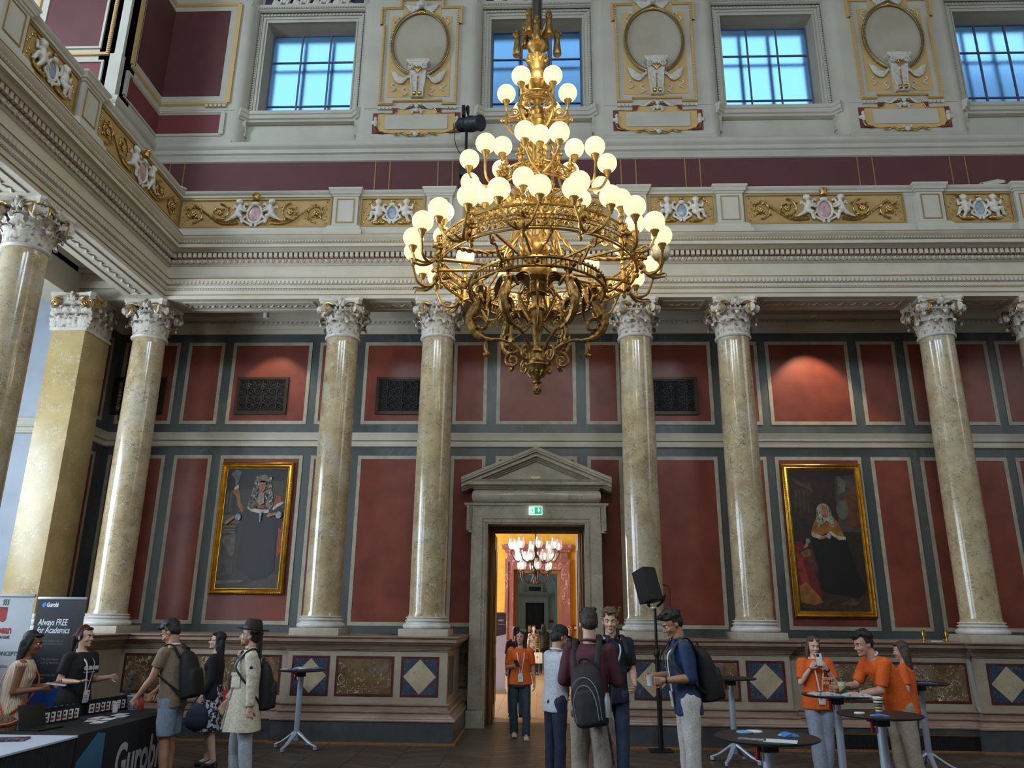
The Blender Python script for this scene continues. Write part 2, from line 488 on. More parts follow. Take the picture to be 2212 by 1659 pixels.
# ---------------------------------------------------------------- left wall, lower part (return beside the corner)
wall_left = struct('wall_left', MB().box(XL-.45, XL, 13.55, YW, 0, 8.4).box(XL-.45, XL, 13.0, 13.56, 0, 1.2), greyst)
panel(wall_left, 13.72, 14.5, 5.47, 7.19, XL, 'x'); panel(wall_left, 13.72, 14.5, 1.67, 4.84, XL, 'x')
# side aisle wall beyond the pier (grey-blue, in window light)
bluew = mat('pale_blue_grey_paint', (158,168,182), .6, noise=(2, (148,158,172), .4, .6), coords='World')
w2 = struct('wall_left.001', MB().box(-12.6, XL-.3, 13.62, 14.0, 0, 8.4), bluew)
struct('trim_3', MB().sweep(band, [(-12.5, 13.62), (XL-.4, 13.62)]), creamw, fixn=True)
struct('wall_left.002', MB().box(-12.8, -12.4, -3, 14, 0, 16.8), creamw)
struct('wall_near', MB().box(-12.8, 16.2, -3.2, -2.8, 0, 16.8), creamw)
struct('wall_right', MB().box(15.8, 16.2, -3, 15.4, 0, 16.8), creamw)
struct('ceiling', MB().box(-12.8, 16.2, -3.2, 17, 16.8, 17.1), creamw)

# ---------------------------------------------------------------- entablature, parapet (run along the columns of two sides)
EP = [(-XC, -2.8), (-XC, YC), (XR, YC)]
ent = sroot('trim_4')
obj('architrave', MB().sweep([(-.30, 7.84), (-.32, 7.80), (-.32, 7.386), (.335, 7.386), (.335, 7.46), (.345, 7.465), (.345, 7.55), (.36, 7.556), (.362, 7.578), (.372, 7.584), (.372, 7.64), (.39, 7.648), (.40, 7.70), (.42, 7.735), (.425, 7.755), (.30, 7.76)], EP), cream, ent, fixn=True)
obj('frieze', MB().sweep([(.29, 7.75), (.30, 7.76), (.30, 8.06), (.29, 8.07)], EP), cream, ent, fixn=True)
dentred = mat('dentil_red_ground', (112,50,46), .7)
obj('cornice', MB().sweep([(.28, 8.05), (.315, 8.06), (.33, 8.085), (.335, 8.09), (.36, 8.14), (.39, 8.155), (.39, 8.16)], EP), cream, ent, fixn=True)
obj('dentil_ground', MB().sweep([(.385, 8.158), (.392, 8.16), (.392, 8.27), (.385, 8.272)], EP), dentred, ent, fixn=True)
obj('corona', MB().sweep([(.38, 8.266), (.47, 8.27), (.50, 8.30), (.52, 8.318), (.59, 8.318), (.60, 8.306), (.605, 8.306), (.605, 8.375), (.615, 8.38), (.64, 8.41), (.65, 8.42), (.665, 8.43), (.70, 8.465), (.712, 8.485), (.712, 8.495), (.45, 8.52)], EP), cream, ent, fixn=True)
obj('parapet_base', MB().sweep([(.30, 8.49), (.555, 8.495), (.555, 8.60), (.535, 8.61), (.53, 8.68), (.515, 8.69), (.50, 8.74), (.475, 8.765), (.46, 8.77), (.2, 8.77)], EP), creamw, ent, fixn=True)
obj('parapet_wall', MB().sweep([(.18, 8.7), (.455, 8.7), (.455, 9.38), (.18, 9.38)], EP), creamw, ent, fixn=True)
obj('parapet_rail', MB().sweep([(.12, 9.33), (.46, 9.33), (.47, 9.36), (.475, 9.385), (.495, 9.39), (.50, 9.43), (.515, 9.44), (.54, 9.475), (.545, 9.50), (.12, 9.52)], EP), creamw, ent, fixn=True)
obj('walkway', MB().box(-12.4, -XC+.2, -2.8, 13.1, 8.42, 8.52).box(-8.6, XR, YC-.2, YW, 8.42, 8.52), creamw, ent)
gl = MB()
for o_, z in ((.31, 8.066), (.607, 8.376), (.713, 8.49), (.43, 7.757), (.346, 7.4635), (.365, 7.582)):
    gl.sweep([(o_-.004, z-.004), (o_+.006, z-.004), (o_+.006, z+.005), (o_-.004, z+.005)], EP)
obj('gilt_line', gl, dgold, ent, fixn=True)
EPv = [(-XC, 3.5), (-XC, YC), (13.2, YC)]
orn_row('dentils', EPv, .425, .0945, MB().box(-.03, .03, -.03, .035, 8.175, 8.262), cream, ent)
u = MB(); u.ball((0, .0, 8.128), (.036, .034, .034), 8, 6)
u.tube([(-.046, 0, 8.155), (-.046, -.012, 8.125), (-.03, -.02, 8.092), (0, -.02, 8.085), (.03, -.02, 8.092), (.046, -.012, 8.125), (.046, 0, 8.155)], .008, 4)
u.prism([(.05, 8.15), (.057, 8.09), (.064, 8.15)], -.025, .01)
orn_row('egg_and_dart', EPv, .365, .115, u, cream, ent)
u = MB(); u.prism([(-.03, 7.735), (-.02, 7.66), (0, 7.65), (.02, 7.66), (.03, 7.735)], -.012, .01).ball((.035, 0, 7.675), (.01, .012, .02), 6, 4)
orn_row('leaf_ornament', EPv, .402, .075, u, cream, ent)
orn_row('bead_ornament', EPv, .366, .05, MB().ball((0, 0, 7.568), (.02, .012, .011), 6, 4), cream, ent)
orn_row('leaf_tip_ornament', EPv, .632, .055, MB().prism([(-.022, 8.408), (0, 8.382), (.022, 8.408)], -.012, .01), cream, ent)
# soffit panels between the columns
def soffit(x0, x1, y0, y1, z):
    m = MB(); m.frame(x0, x1, y0, y1, .03, z-.02, z+.02, 'z')
    obj('soffit_frame', m, cream, ent, fixn=True)
    g_ = MB(); L = max(x1-x0, y1-y0); n = int(L/.11)
    for k in range(n):
        t = (k+.5)/n
        x, y = (x0+t*(x1-x0), (y0+y1)/2) if x1-x0 > y1-y0 else ((x0+x1)/2, y0+t*(y1-y0))
        dx, dy = (1, 0) if x1-x0 > y1-y0 else (0, 1)
        s = 1 if k % 2 else -1
        g_.tube([(x-dx*.05-dy*s*.03, y-dy*.05-dx*s*.03, z-.004), (x, y, z-.018), (x+dx*.05+dy*s*.05, y+dy*.05+dx*s*.05, z-.004)], [.008, .014, .006], 5)
        g_.ball((x+dx*.02, y+dy*.02, z-.008), .018, 6, 4)
    o = obj('soffit_relief', g_, whitest, ent); o['kind'] = 'stuff'
for x0, x1 in ((-XC+.62, -XB-.55), (-XB+.5, -XA-.5), (-XA+.55, XA-.55), (XA+.5, XB-.5), (XB+.55, XC-.55), (XC+.5, XD-.5)):
    soffit(x0, x1, YC-.2, YC+.2, 7.386)
for y0, y1 in ((10.25, 12.7), (8.4, 9.2)):
    soffit(-XC-.2, -XC+.2, y0, y1, 7.386)
# aisle ceilings with coffers
aisle = struct('ceiling.001', MB().box(-12.4, XR, YC+.28, YW, 7.86, 8.2).box(-12.4, -XC-.28, -2.8, 13.7, 8.02, 8.2), cream)
def coffer(x0, x1, y0, y1, z):
    m = MB()
    for i, (g_, h) in enumerate(((0, .0), (.06, .02), (.12, .045))):
        m.frame(x0+g_, x1-g_, y0+g_, y1-g_, .05, z-.06+h, z+.01, 'z')
    obj('coffer', m, cream, aisle, fixn=True)
    b_ = MB(); L = x1-x0; n = int(L/.07)
    for k in range(n):
        for yy in (y0+.115, y1-.115): b_.box(x0+.13+k*(L-.26)/n, x0+.165+k*(L-.26)/n, yy-.015, yy+.015, z-.04, z-.01)
    o = obj('coffer_ornament', b_, cream, aisle); o['kind'] = 'stuff'
for x0, x1 in ((-8.3, -7.4), (-6.9, -6.1), (-5.95, -4.8), (-4.65, -3.85), (-3.3, -2.05), (-1.55, 1.55), (2.05, 3.3), (3.85, 4.65), (4.8, 5.95), (6.1, 6.9), (7.4, 8.7)):
    coffer(x0, x1, YC+.36, YW-.26, 7.86)
paleviolet = mat('pale_violet_paint', (196,196,214), .6)
m = MB(); m.frame(-8.65+.1, -7.7, 10.3, 12.9, .05, 7.9, 8.03, 'z').frame(-8.43, -7.82, 10.42, 12.78, .04, 7.95, 8.03, 'z')
obj('coffer', m, cream, aisle, fixn=True)
obj('coffer_field', MB().box(-8.2, -8.03, 10.7, 11.7, 8.0, 8.03).box(-8.2, -8.03, 11.95, 12.5, 8.0, 8.03), paleviolet, aisle)
# cross beams of the side aisle, from the columns to the piers
for y in (YC, 9.66, 7.9):
    obj('cross_beam', MB().box(-8.9, -XC-.3, y-.3, y+.3, 7.386, 7.46).box(-8.9, -XC-.3, y-.27, y+.27, 7.46, 8.05).box(-8.9, -XC-.3, y-.33, y+.33, 7.62, 7.76), cream, aisle)
obj('cross_beam', MB().box(-9.1, -8.5, -2.8, 13.0, 7.386, 8.05), cream, aisle)

# ---------------------------------------------------------------- pedestals under the columns
def ped(path, root):
    obj('floor_strip', MB().sweep([(.10, 0), (.165, 0), (.165, .022), (.14, .03), (.10, .03)], path), oak, root, fixn=True)
    obj('plinth', MB().sweep([(-.1, .0), (.135, .0), (.135, .318), (-.1, .318)], path), darkst, root, fixn=True)
    obj('base_moulding', MB().sweep([(-.1, .316), (.15, .318), (.155, .335), (.148, .352), (.12, .362), (.118, .372), (.09, .40), (.062, .418), (.06, .43), (.075, .436), (.078, .452), (.066, .464), (.03, .474), (.028, .53), (.05, .536), (.055, .552), (.03, .566), (-.1, .57)], path), moldst, root, fixn=True)
    obj('dado', MB().sweep([(-.1, .565), (0, .567), (0, 1.33), (-.1, 1.33)], path), pedst, root, fixn=True)
    obj('cap_moulding', MB().sweep([(-.1, 1.315), (.012, 1.318), (.02, 1.326), (.012, 1.335), (.03, 1.343), (.035, 1.36), (.05, 1.375), (.06, 1.40), (.10, 1.425), (.105, 1.455), (.15, 1.457), (.152, 1.50), (.165, 1.508), (.185, 1.528), (.185, 1.54), (-1.6, 1.542)], path), moldst, root, fixn=True)
def inset(root, x0, x1, y, kind):
    fr = MB().frame(x0, x1, .657, 1.243, .036, y-.006, y+.02)
    obj('inlay_border', fr, dredst, root, smooth=False, fixn=True)
    f = MB().box(x0+.034, x1-.034, y-.003, y+.02, .69, 1.21)
    obj('inlay_panel', f, brecc if kind == 'b' else terraz, root, smooth=False)
    if kind == 'd':
        cx, cz = (x0+x1)/2, .95; hx = (x1-x0)/2-.04
        obj('inlay_diamond', MB().prism([(cx-hx, cz), (cx, cz-.255), (cx+hx, cz), (cx, cz+.255)], y-.005, y+.01), diamst, root, smooth=False, fixn=True)
YP, YP2 = 12.68, 12.78
pedL = sroot('trim_5'); ped([(-XC+.6, 3.0), (-XC+.6, YP2), (-3.88, YP2), (-3.88, YP), (-1.37, YP), (-1.37, 14.6)], pedL)
pedR = sroot('trim_6'); ped([(1.37, 14.6), (1.37, YP), (3.88, YP), (3.88, YP2), (6.68, YP2), (6.68, YP), (9.3, YP), (9.3, YP2), (13.5, YP2)], pedR)
for s, root in ((-1, pedL), (1, pedR)):
    for a, b_, k in ((1.5, 2.09, 'd'), (2.2, 3.11, 'b'), (3.21, 3.80, 'd')):
        inset(root, min(s*a, s*b_), max(s*a, s*b_), YP, k)
inset(pedL, -6.52, -4.0, YP2, 'b'); inset(pedR, 4.4, 6.58, YP2, 'b')
inset(pedR, 6.82, 7.42, YP, 'd'); inset(pedR, 7.53, 8.44, YP, 'b')
# end faces of the pedestals at the door
for s, root in ((-1, pedL), (1, pedR)):
    x = s*1.37
    obj('inlay_border', MB().frame(12.86, 13.55, .657, 1.243, .036, x-.006, x+.006, 'x'), dredst, root, fixn=True)
    obj('inlay_panel', MB().box(x-.004, x+.004, 12.89, 13.52, .69, 1.21), terraz, root)
# heating vent in the right pedestal
v = thing('floor_vent', 'long black floor vent with brass edges, low in the pedestal behind the orange shirts', 'vent', (5.5, YP2-.135, 0))
obj('grille', MB().box(-1.07, 1.07, -.012, .04, .022, .225), black, v)
obj('brass_trim', MB().box(-1.09, 1.09, -.022, .02, .225, .245).box(-1.09, 1.09, -.03, .02, 0, .022).box(1.07, 1.09, -.02, .02, 0, .24).box(-1.09, -1.07, -.02, .02, 0, .24), brass, v)
gb = MB()
for k in range(70): gb.box(-1.06+k*.0304, -1.052+k*.0304, -.018, -.008, .025, .222)
o = obj('grille_bars', gb, blackm, v); o['kind'] = 'stuff'
# pale cable cover tape over the pedestal
mb = MB().sweep([(0, 0), (.02, 0)], [(0, 0), (1, 0)]) if False else MB()
cv = [(.10, .03, -.17), (.31, 0, -.145), (.345, 0, -.165), (.42, 0, -.09), (.455, 0, -.09), (.53, 0, -.04), (.56, 0, -.06), (.62, 0, -.008), (1.3, 0, -.008), (1.35, 0, -.05), (1.45, 0, -.12), (1.47, 0, -.165), (1.545, 0, -.195)]
mb = MB()
for (z0, _, y0), (z1, _, y1) in zip(cv, cv[1:]):
    x0 = 6.70-.10*(z0-.1)/1.4; x1 = 6.70-.10*(z1-.1)/1.4
    mb.quad((x0-.03, YP2+y0, z0), (x0+.03, YP2+y0, z0), (x1+.03, YP2+y1, z1), (x1-.03, YP2+y1, z1))
    mb.quad((x0+.03, YP2+y0+.006, z0), (x0-.03, YP2+y0+.006, z0), (x1-.03, YP2+y1+.006, z1), (x1+.03, YP2+y1+.006, z1))
tag(obj('cable_tape', mb, mat('grey_tape', (150,150,146), .4)), 'pale grey cable tape running up the break of the right pedestal', 'tape', kind='thing')
# wall dado beside the door
for s in (-1, 1):
    d = sroot('trim_7' if s < 0 else 'trim_8')
    x0, x1 = sorted((s*1.2, s*2.0))
    obj('ledge', MB().box(x0, x1, YW-.11, YW, 1.44, 1.55), moldst, d); obj('dado', MB().box(x0, x1, YW-.05, YW, .42, 1.44), pedst, d)
    obj('plinth', MB().box(x0, x1, YW-.08, YW, 0, .42), darkst, d)
    obj('inlay_border', MB().frame(x0+.02, x1-.02, .62, 1.22, .03, YW-.058, YW-.04), dredst, d, fixn=True)
    obj('inlay_panel', MB().box(x0+.05, x1-.05, YW-.054, YW-.04, .65, 1.19), brecc, d)
    obj('wooden_ramp', MB().prism([(12.9, 0), (14.6, 0), (14.6, .42), (14.3, .42), (13.3, .12), (12.9, .10)], s*1.37, s*1.24, 'x'), oak, d, fixn=True)

# ---------------------------------------------------------------- door with stone surround
door = sroot('door_1')
Y0 = 14.5
ai = [(-.95, 0), (-.95, 3.55), (.95, 3.55), (.95, 0)]
def sur(name, o, i, y0, y1):
    """three-sided surround between outlines o and i (4 points each, open at the floor)"""
    m = MB()
    for k in range(3):
        m.prism([o[k], o[k+1], i[k+1], i[k]], y0, y1)
    return m
obj('architrave_inner', sur('', [(-1.03, 0), (-1.03, 3.62), (1.03, 3.62), (1.03, 0)], [(-.9, 0), (-.9, 3.5), (.9, 3.5), (.9, 0)], Y0-.03, YW+.5), portst, door, fixn=True)
obj('architrave_outer', sur('', [(-1.2, .3), (-1.2, 3.86), (1.2, 3.86), (1.2, .3)], [(-1.0, .3), (-1.0, 3.6), (1.0, 3.6), (1.0, .3)], Y0-.05, YW), portst, door, fixn=True)
obj('architrave_bead', sur('', [(-.965, .55), (-.965, 3.565), (.965, 3.565), (.965, .55)], [(-.94, .55), (-.94, 3.53), (.94, 3.53), (.94, .55)], Y0-.055, Y0), portst, door, fixn=True)
obj('architrave_ear', MB().box(-1.25, -1.19, Y0-.05, YW, 3.36, 3.83).box(1.19, 1.25, Y0-.05, YW, 3.36, 3.83), portst, door)
m = MB()
for s in (-1, 1):
    m.box(s*1.27-.02, s*1.27+.02, Y0-.08, YW, 3.35, 3.88); m.box(min(s*1.27, s*1.2)-.02, max(s*1.27, s*1.2)+.02, Y0-.08, YW, 3.34, 3.375)
m.sweep([(0, 3.80), (.05, 3.805), (.06, 3.83), (.085, 3.845), (.09, 3.885), (0, 3.89)], [(-1.25, YW), (-1.25, Y0), (1.25, Y0), (1.25, YW)])
obj('architrave_moulding', m, portst, door, fixn=True)
for s in (-1, 1):
    obj('jamb_base', MB().bbox(s*1.08-.15, s*1.08+.15, Y0-.08, YW, 0, .29, .012), portst, door)
obj('frieze', MB().sweep([(-.05, 3.885), (.0, 3.89), (.045, 3.93), (.06, 4.015), (.045, 4.10), (.0, 4.145), (-.05, 4.15)], [(-1.15, YW), (-1.15, Y0), (1.15, Y0), (1.15, YW)]), portst, door, fixn=True, ang=60)
obj('cornice', MB().sweep([(-.05, 4.14), (.02, 4.145), (.03, 4.165), (.06, 4.175), (.07, 4.195), (.14, 4.215), (.16, 4.22), (.16, 4.275), (.175, 4.285), (.19, 4.315), (-.05, 4.32)], [(-1.16, YW), (-1.16, Y0), (1.16, Y0), (1.16, YW)]), portst, door, fixn=True)
obj('tympanum', MB().prism([(-1.15, 4.3), (1.15, 4.3), (0, 4.78)], Y0-.02, YW), portst, door, fixn=True)
m = MB()
sl = (4.93-4.345)/1.40
def rake(lo, hi, yf):
    for s in (-1, 1):
        pts = [(s*1.40, 4.345+lo), (0, 4.93+lo), (0, 4.93+hi), (s*1.40, 4.345+hi)]
        m.prism(pts, yf, YW)
rake(-.06, 0, Y0-.235); rake(-.10, -.055, Y0-.22); rake(-.175, -.098, Y0-.17); rake(-.215, -.173, Y0-.10); rake(-.245, -.213, Y0-.06)
obj('raking_cornice', m, portst, door, smooth=False, fixn=True)
# wooden frame inside the opening
obj('wooden_frame', sur('', [(-.93, 0), (-.93, 3.52), (.93, 3.52), (.93, 0)], [(-.86, 0), (-.86, 3.43), (.86, 3.43), (.86, 0)], YW+.18, YW+.42), dkwood, door, fixn=True)
obj('door_stop', sur('', [(-.87, 0), (-.87, 3.44), (.87, 3.44), (.87, 0)], [(-.82, 0), (-.82, 3.39), (.82, 3.39), (.82, 0)], YW+.30, YW+.38), oak, door, fixn=True)
obj('door_leaf', MB().bbox(-.86, -.80, YW+.42, YW+1.32, .01, 3.4, .01).box(-.80, -.785, YW+.56, YW+1.18, .3, 1.1).box(-.80, -.785, YW+.56, YW+1.18, 1.35, 3.1), dkwood, door)
obj('door_leaf', MB().bbox(.80, .86, YW+.42, YW+1.32, .01, 3.4, .01).box(.785, .80, YW+.56, YW+1.18, .3, 1.1).box(.785, .80, YW+.56, YW+1.18, 1.35, 3.1), dkwood, door)
# ---------------------------------------------------------------- clerestory of the far wall
ZT = 16.75
wall_up = struct('wall_far.001', MB().box(-8.6, XR, YW, YW+.5, 11.45, 11.9), creamw)
cler = [(-12.5, 13.1), (XL, 13.1), (XL, YW), (XR, YW)]
struct('trim_9', MB().sweep([(0, 11.42), (.03, 11.44), (.035, 11.50), (.05, 11.52), (.06, 11.57), (.10, 11.60), (.105, 11.66), (.08, 11.67), (.08, 11.70), (.13, 11.74), (.15, 11.78), (.155, 11.83), (.12, 11.88), (0, 11.9)], cler), creamw, fixn=True)
# maroon band under it, with thin gold lines
band_up = struct('trim_10', MB().sweep([(-.02, 8.5), (.012, 8.5), (.012, 11.40), (.012, 11.41), (-.02, 11.41)], cler), maroon, fixn=True)
m = MB()
for k in range(-3, 6):
    for dx in (-.14, .14):
        for xc_ in (k*BAY*.5-.0,):
            pass
for xc_ in (-7.95, -3.37, -1.99, 1.99, 3.37, 7.05, 9.0, 12.4):
    for dx in (-.16, .16): m.box(xc_+dx-.012, xc_+dx+.012, YW-.022, YW, 8.6, 11.41)
obj('gold_line', m, dgold, band_up)
# window bays
glass = bpy.data.materials.new('frosted_glass'); glass.use_nodes = True
nt = glass.node_tree; b_ = nt.nodes['Principled BSDF']
b_.inputs['Base Color'].default_value = (.93, .97, 1, 1); b_.inputs['Transmission Weight'].default_value = 1; b_.inputs['Roughness'].default_value = .26; b_.inputs['IOR'].default_value = 1.16
tc = nt.nodes.new('ShaderNodeTexCoord'); nn = nt.nodes.new('ShaderNodeTexNoise'); nn.inputs['Scale'].default_value = 55; nt.links.new(tc.outputs['Object'], nn.inputs['Vector'])
bp = nt.nodes.new('ShaderNodeBump'); bp.inputs['Strength'].default_value = .5; bp.inputs['Distance'].default_value = .01; nt.links.new(nn.outputs['Fac'], bp.inputs['Height']); nt.links.new(bp.outputs[0], b_.inputs['Normal'])
barm = mat('grey_violet_window_bar', (92,94,120), .5)
YN = YW+.30            # face of the window wall inside the niche
YG = YW+.74            # glass
def window(n, xc):
    w = sroot('window_%d' % n, (xc, 0, 0))
    obj('window_wall', holes_wall(-1.5, 1.5, 11.88, ZT, YN, YG+.25, [(-1.08, 1.08, 12.84, 15.46)]), creamw, w)
    # concave sides of the niche
    for s in (-1, 1):
        pl = [(s*1.5, YW)]+[(s*(1.5-.23*sin(a)), YW+.30*(1-cos(a))) for a in [pi/2*k/8 for k in range(9)]]+[(s*1.27, YN+.02), (s*1.5, YN+.02)]
        obj('niche_side', MB().prism(pl, 11.88, ZT, 'z'), creamw, w, fixn=True, ang=50)
    m = MB()
    for wd, y in ((1.27, YN-.03), (1.20, YN-.05)): pass
    m.frame(-1.245, 1.245, 12.84, 15.66, .05, YN-.05, YN).frame(-1.19, 1.19, 12.84, 15.60, .06, YN-.03, YN)
    m.frame(-1.10, 1.10, 12.84, 15.48, .03, YN-.02, YN)
    obj('surround', m, creamw, w, fixn=True)
    o = MB()
    for k in range(30): o.box(-1.235+k*.083, -1.20+k*.083, YN-.075, YN-.045, 15.60, 15.65)
    for k in range(40):
        for s in (-1, 1): o.box(s*1.235-.014, s*1.235+.014, YN-.07, YN-.045, 12.9+k*.067, 12.94+k*.067)
    q = obj('carved_edge', o, creamw, w); q['kind'] = 'stuff'
    o = MB().sweep([(0, 15.70), (.06, 15.72), (.07, 15.76), (.10, 15.78), (.11, 15.84), (0, 15.86)], [(-1.45, YW+.05), (-1.3, YN-.06), (1.3, YN-.06), (1.45, YW+.05)])
    obj('hood_moulding', o, creamw, w, fixn=True)
    o = MB()
    for k in range(44): o.ball((-1.28+k*.0595, YN-.15, 15.755), (.022, .02, .022), 6, 4)
    q = obj('hood_beads', o, creamw, w); q['kind'] = 'stuff'
    # arched relief above
    o = MB()
    for k in range(12):
        x = -.9+k*.164
        o.ball((x, YN-.03, 15.98+.10*sin(k*2.1)), (.10, .07, .09), 7, 5); o.tube(spl([(x-.1, YN-.03, 15.95), (x, YN-.08, 16.1), (x+.1, YN-.03, 16.2)], 3), .04, 5)
    q = obj('figure_relief', o, whitest, w); q['kind'] = 'stuff'
    obj('lunette_ground', MB().box(-1.2, 1.2, YN-.012, YN, 15.88, 16.7), mat('dark_blue_ground', (46,48,62), .7), w)
    # sill on two consoles
    sp = [(0, 12.58), (.10, 12.60), (.12, 12.64), (.16, 12.66), (.165, 12.74), (.19, 12.76), (.195, 12.84), (-.3, 12.86)]
    obj('window_sill', MB().sweep(sp, [(-1.44, YW+.08), (-1.24, YN-.02), (1.24, YN-.02), (1.44, YW+.08)]), creamw, w, fixn=True)
    obj('inner_sill', MB().prism([(YN, 12.80), (YG+.05, 12.80), (YG+.05, 13.10), (YG-.06, 13.10), (YN, 12.86)], -1.08, 1.08, 'x'), creamw, w, fixn=True)
    for s in (-1, 1):
        pr = spl([(YN, 12.60), (YN-.16, 12.60), (YN-.17, 12.52), (YN-.10, 12.42), (YN-.09, 12.34), (YN-.13, 12.28), (YN-.10, 12.235), (YN, 12.25)], 4)
        obj('sill_console', MB().prism([(p.x, p.y) for p in pr], s*1.33-.085, s*1.33+.085, 'x').box(s*1.33-.11, s*1.33+.11, YN-.18, YN, 12.57, 12.61), creamw, w, fixn=True)
    # glazing: nine frosted panes in thin bars
    zs = [13.08, 13.42, 14.66, 15.44]; xs = [-1.05, -.35, .35, 1.05]
    for i in range(3):
        for j in range(3):
            obj('pane', MB().box(xs[i]+.012, xs[i+1]-.012, YG, YG+.008, zs[j]+.012, zs[j+1]-.012), glass, w, smooth=False)
    for x in xs: obj('glazing_bar', MB().box(x-.016, x+.016, YG-.02, YG+.03, zs[0], zs[3]), barm, w, smooth=False)
    for z in zs: obj('glazing_bar', MB().box(xs[0], xs[3], YG-.018, YG+.028, z-.016, z+.016), barm, w, smooth=False)
    # outer storm window a hand's breadth further out
    e = MB(); YO = YG+.42
    e.frame(-1.25, 1.25, 12.8, 15.75, .14, YO, YO+.06)
    for x in (-.40, .30): e.box(x-.04, x+.04, YO, YO+.06, 12.8, 15.75)
    for z in (13.35, 14.75): e.box(-1.25, 1.25, YO, YO+.06, z-.03, z+.03)
    obj('outer_frame', e, mat('outer_window_white', (225,230,240), .6), w, fixn=True)
for n, x in ((1, -BAY), (2, 0.), (3, BAY), (4, 2*BAY)): window(n, x)
# added screen walls behind the middle and right windows, to block the sky
bw = mat('pale_outer_wall', (214,218,228), .8)
sky_screen = struct('wall_far.002', MB().box(-2.6, 2.6, YW+4.0, YW+4.3, 8, 18.5).box(8.2, 15.5, YW+4.0, YW+4.3, 8, 17), bw)

# piers between the windows, with oval wreaths and name plaques
def pier(xc, x0, x1):
    p = struct('wall_far.%03d' % (10+int(xc*2+40)), MB().box(x0, x1, YW, YG+.3, 11.88, ZT), creamw)
    obj('base_moulding', MB().sweep([(0, 11.86), (.05, 11.87), (.05, 11.97), (.02, 12.02), (0, 12.03)], [(x0, YN), (x0, YW), (x1, YW), (x1, YN)]), creamw, p, fixn=True)
    obj('base_moulding', MB().sweep([(0, 12.78), (.012, 12.785), (.012, 12.81), (0, 12.815)], [(x0, YN), (x0, YW), (x1, YW), (x1, YN)]), creamw, p, fixn=True)
    return p
for k, xc in enumerate((-PC, PC, 3*PC)):
    pier(xc, xc-1.185, xc+1.185)
corner = pier(-7.7, XL, -6.87)
struct('wall_far.003', MB().box(12.2, XR, YW, YG+.3, 11.88, ZT), creamw)
# ---------------------------------------------------------------- left clerestory: corner panel and the bright cross wall
wl = struct('wall_left.003', MB().box(XL-.5, XL, 13.1, YW+.4, 8.4, ZT), creamw)
wc = struct('wall_left.004', MB().box(-12.5, XL+.0, 13.1, 13.6, 8.4, ZT), creamw)
def fold_panel(z0, z1, xr, yl, g, d):
    """panel that folds round the room corner"""
    o = MB()
    o.box(XL, xr, YW-d, YW, z0, z1); o.box(XL, XL+d, yl, YW, z0, z1)
    return o
obj('maroon_panel', fold_panel(13.18, 15.55, -7.24, 13.62, 0, .012), maroon, corner)
obj('maroon_panel', fold_panel(12.20, 12.68, -7.14, 13.4, 0, .012), maroonl, corner)
def fold_frame(z0, z1, xr, yl, prof, m_, name):
    o = MB()
    # lower and upper runs folding round the corner, plus two uprights
    for z, s in ((z0, 1), (z1, -1)):
        o.sweep([(a, z+s*b_) for a, b_ in prof], [(XL, yl), (XL, YW), (xr, YW)])
    o.box(xr-.05, xr+.05, YW-.05, YW, z0, z1); o.box(XL, XL+.05, yl-.05, yl+.05, z0, z1)
    obj(name, o, m_, corner, fixn=True)
gp = [(0, -.07), (.03, -.06), (.055, -.03), (.055, 0), (.03, .03), (0, .04)]
fold_frame(12.98, 15.72, -7.02, 13.45, gp, ochrel, 'gold_moulding')
fold_frame(12.15, 12.73, -7.08, 13.36, [(0, -.04), (.03, -.035), (.03, .0), (0, .02)], creamw, 'panel_moulding')
o = MB()
for k in range(5): o.box(-7.52+k*.1, -7.45+k*.1, YW-.06, YW, 12.86, 12.92)
obj('guttae', o, creamw, corner)
violet = maroon
# cross wall panels
for (x0, x1, z0, z1, mm) in ((-10.35, -9.10, 13.14, 16.2, maroon), (-10.6, -8.98, 12.30, 12.74, maroonl)):
    obj('maroon_panel', MB().box(x0, x1, 13.088, 13.1, z0, z1), mm, wc)
    obj('panel_moulding', MB().frame(x0-.05, x1+.05, z0-.05, z1+.05, .045, 13.06, 13.1), creamw, wc, fixn=True)
o = MB().frame(-10.6, -8.86, 12.92, 16.4, .06, 13.05, 13.1)
obj('gold_moulding', o, ochrel, wc, fixn=True)
o = MB()
for k in range(70): o.box(-8.90, -8.87, 13.035, 13.06, 12.95+k*.05, 12.98+k*.05)
q = obj('gold_edge_ornament', o, ochrel, wc); q['kind'] = 'stuff'
obj('pilaster_strip', MB().box(-8.72, XL+.03, 13.04, 13.12, 12.9, ZT).box(-8.78, XL+.05, 13.0, 13.14, 11.9, 12.9), creamw, wc)
# far end of the cross wall: a concave side of the next window niche
pl = [(-10.9-.5*sin(a), 13.1+.5*(1-cos(a))-.5) for a in [pi/2*k/8 for k in range(9)]]
obj('niche_side', MB().prism([(-10.9, 13.1)]+[(-10.9-.6*sin(pi/2*k/8), 13.1-.6*(1-cos(pi/2*k/8))) for k in range(1, 9)]+[(-11.8, 12.5), (-11.8, 13.1)], 11.9, ZT, 'z'), creamw, wc, fixn=True, ang=50)
o = MB()
for k in range(60): o.ball((-10.78, 13.04, 12.3+k*.07), (.035, .03, .03), 6, 4)
q = obj('carved_edge', o, ochrel, wc); q['kind'] = 'stuff'

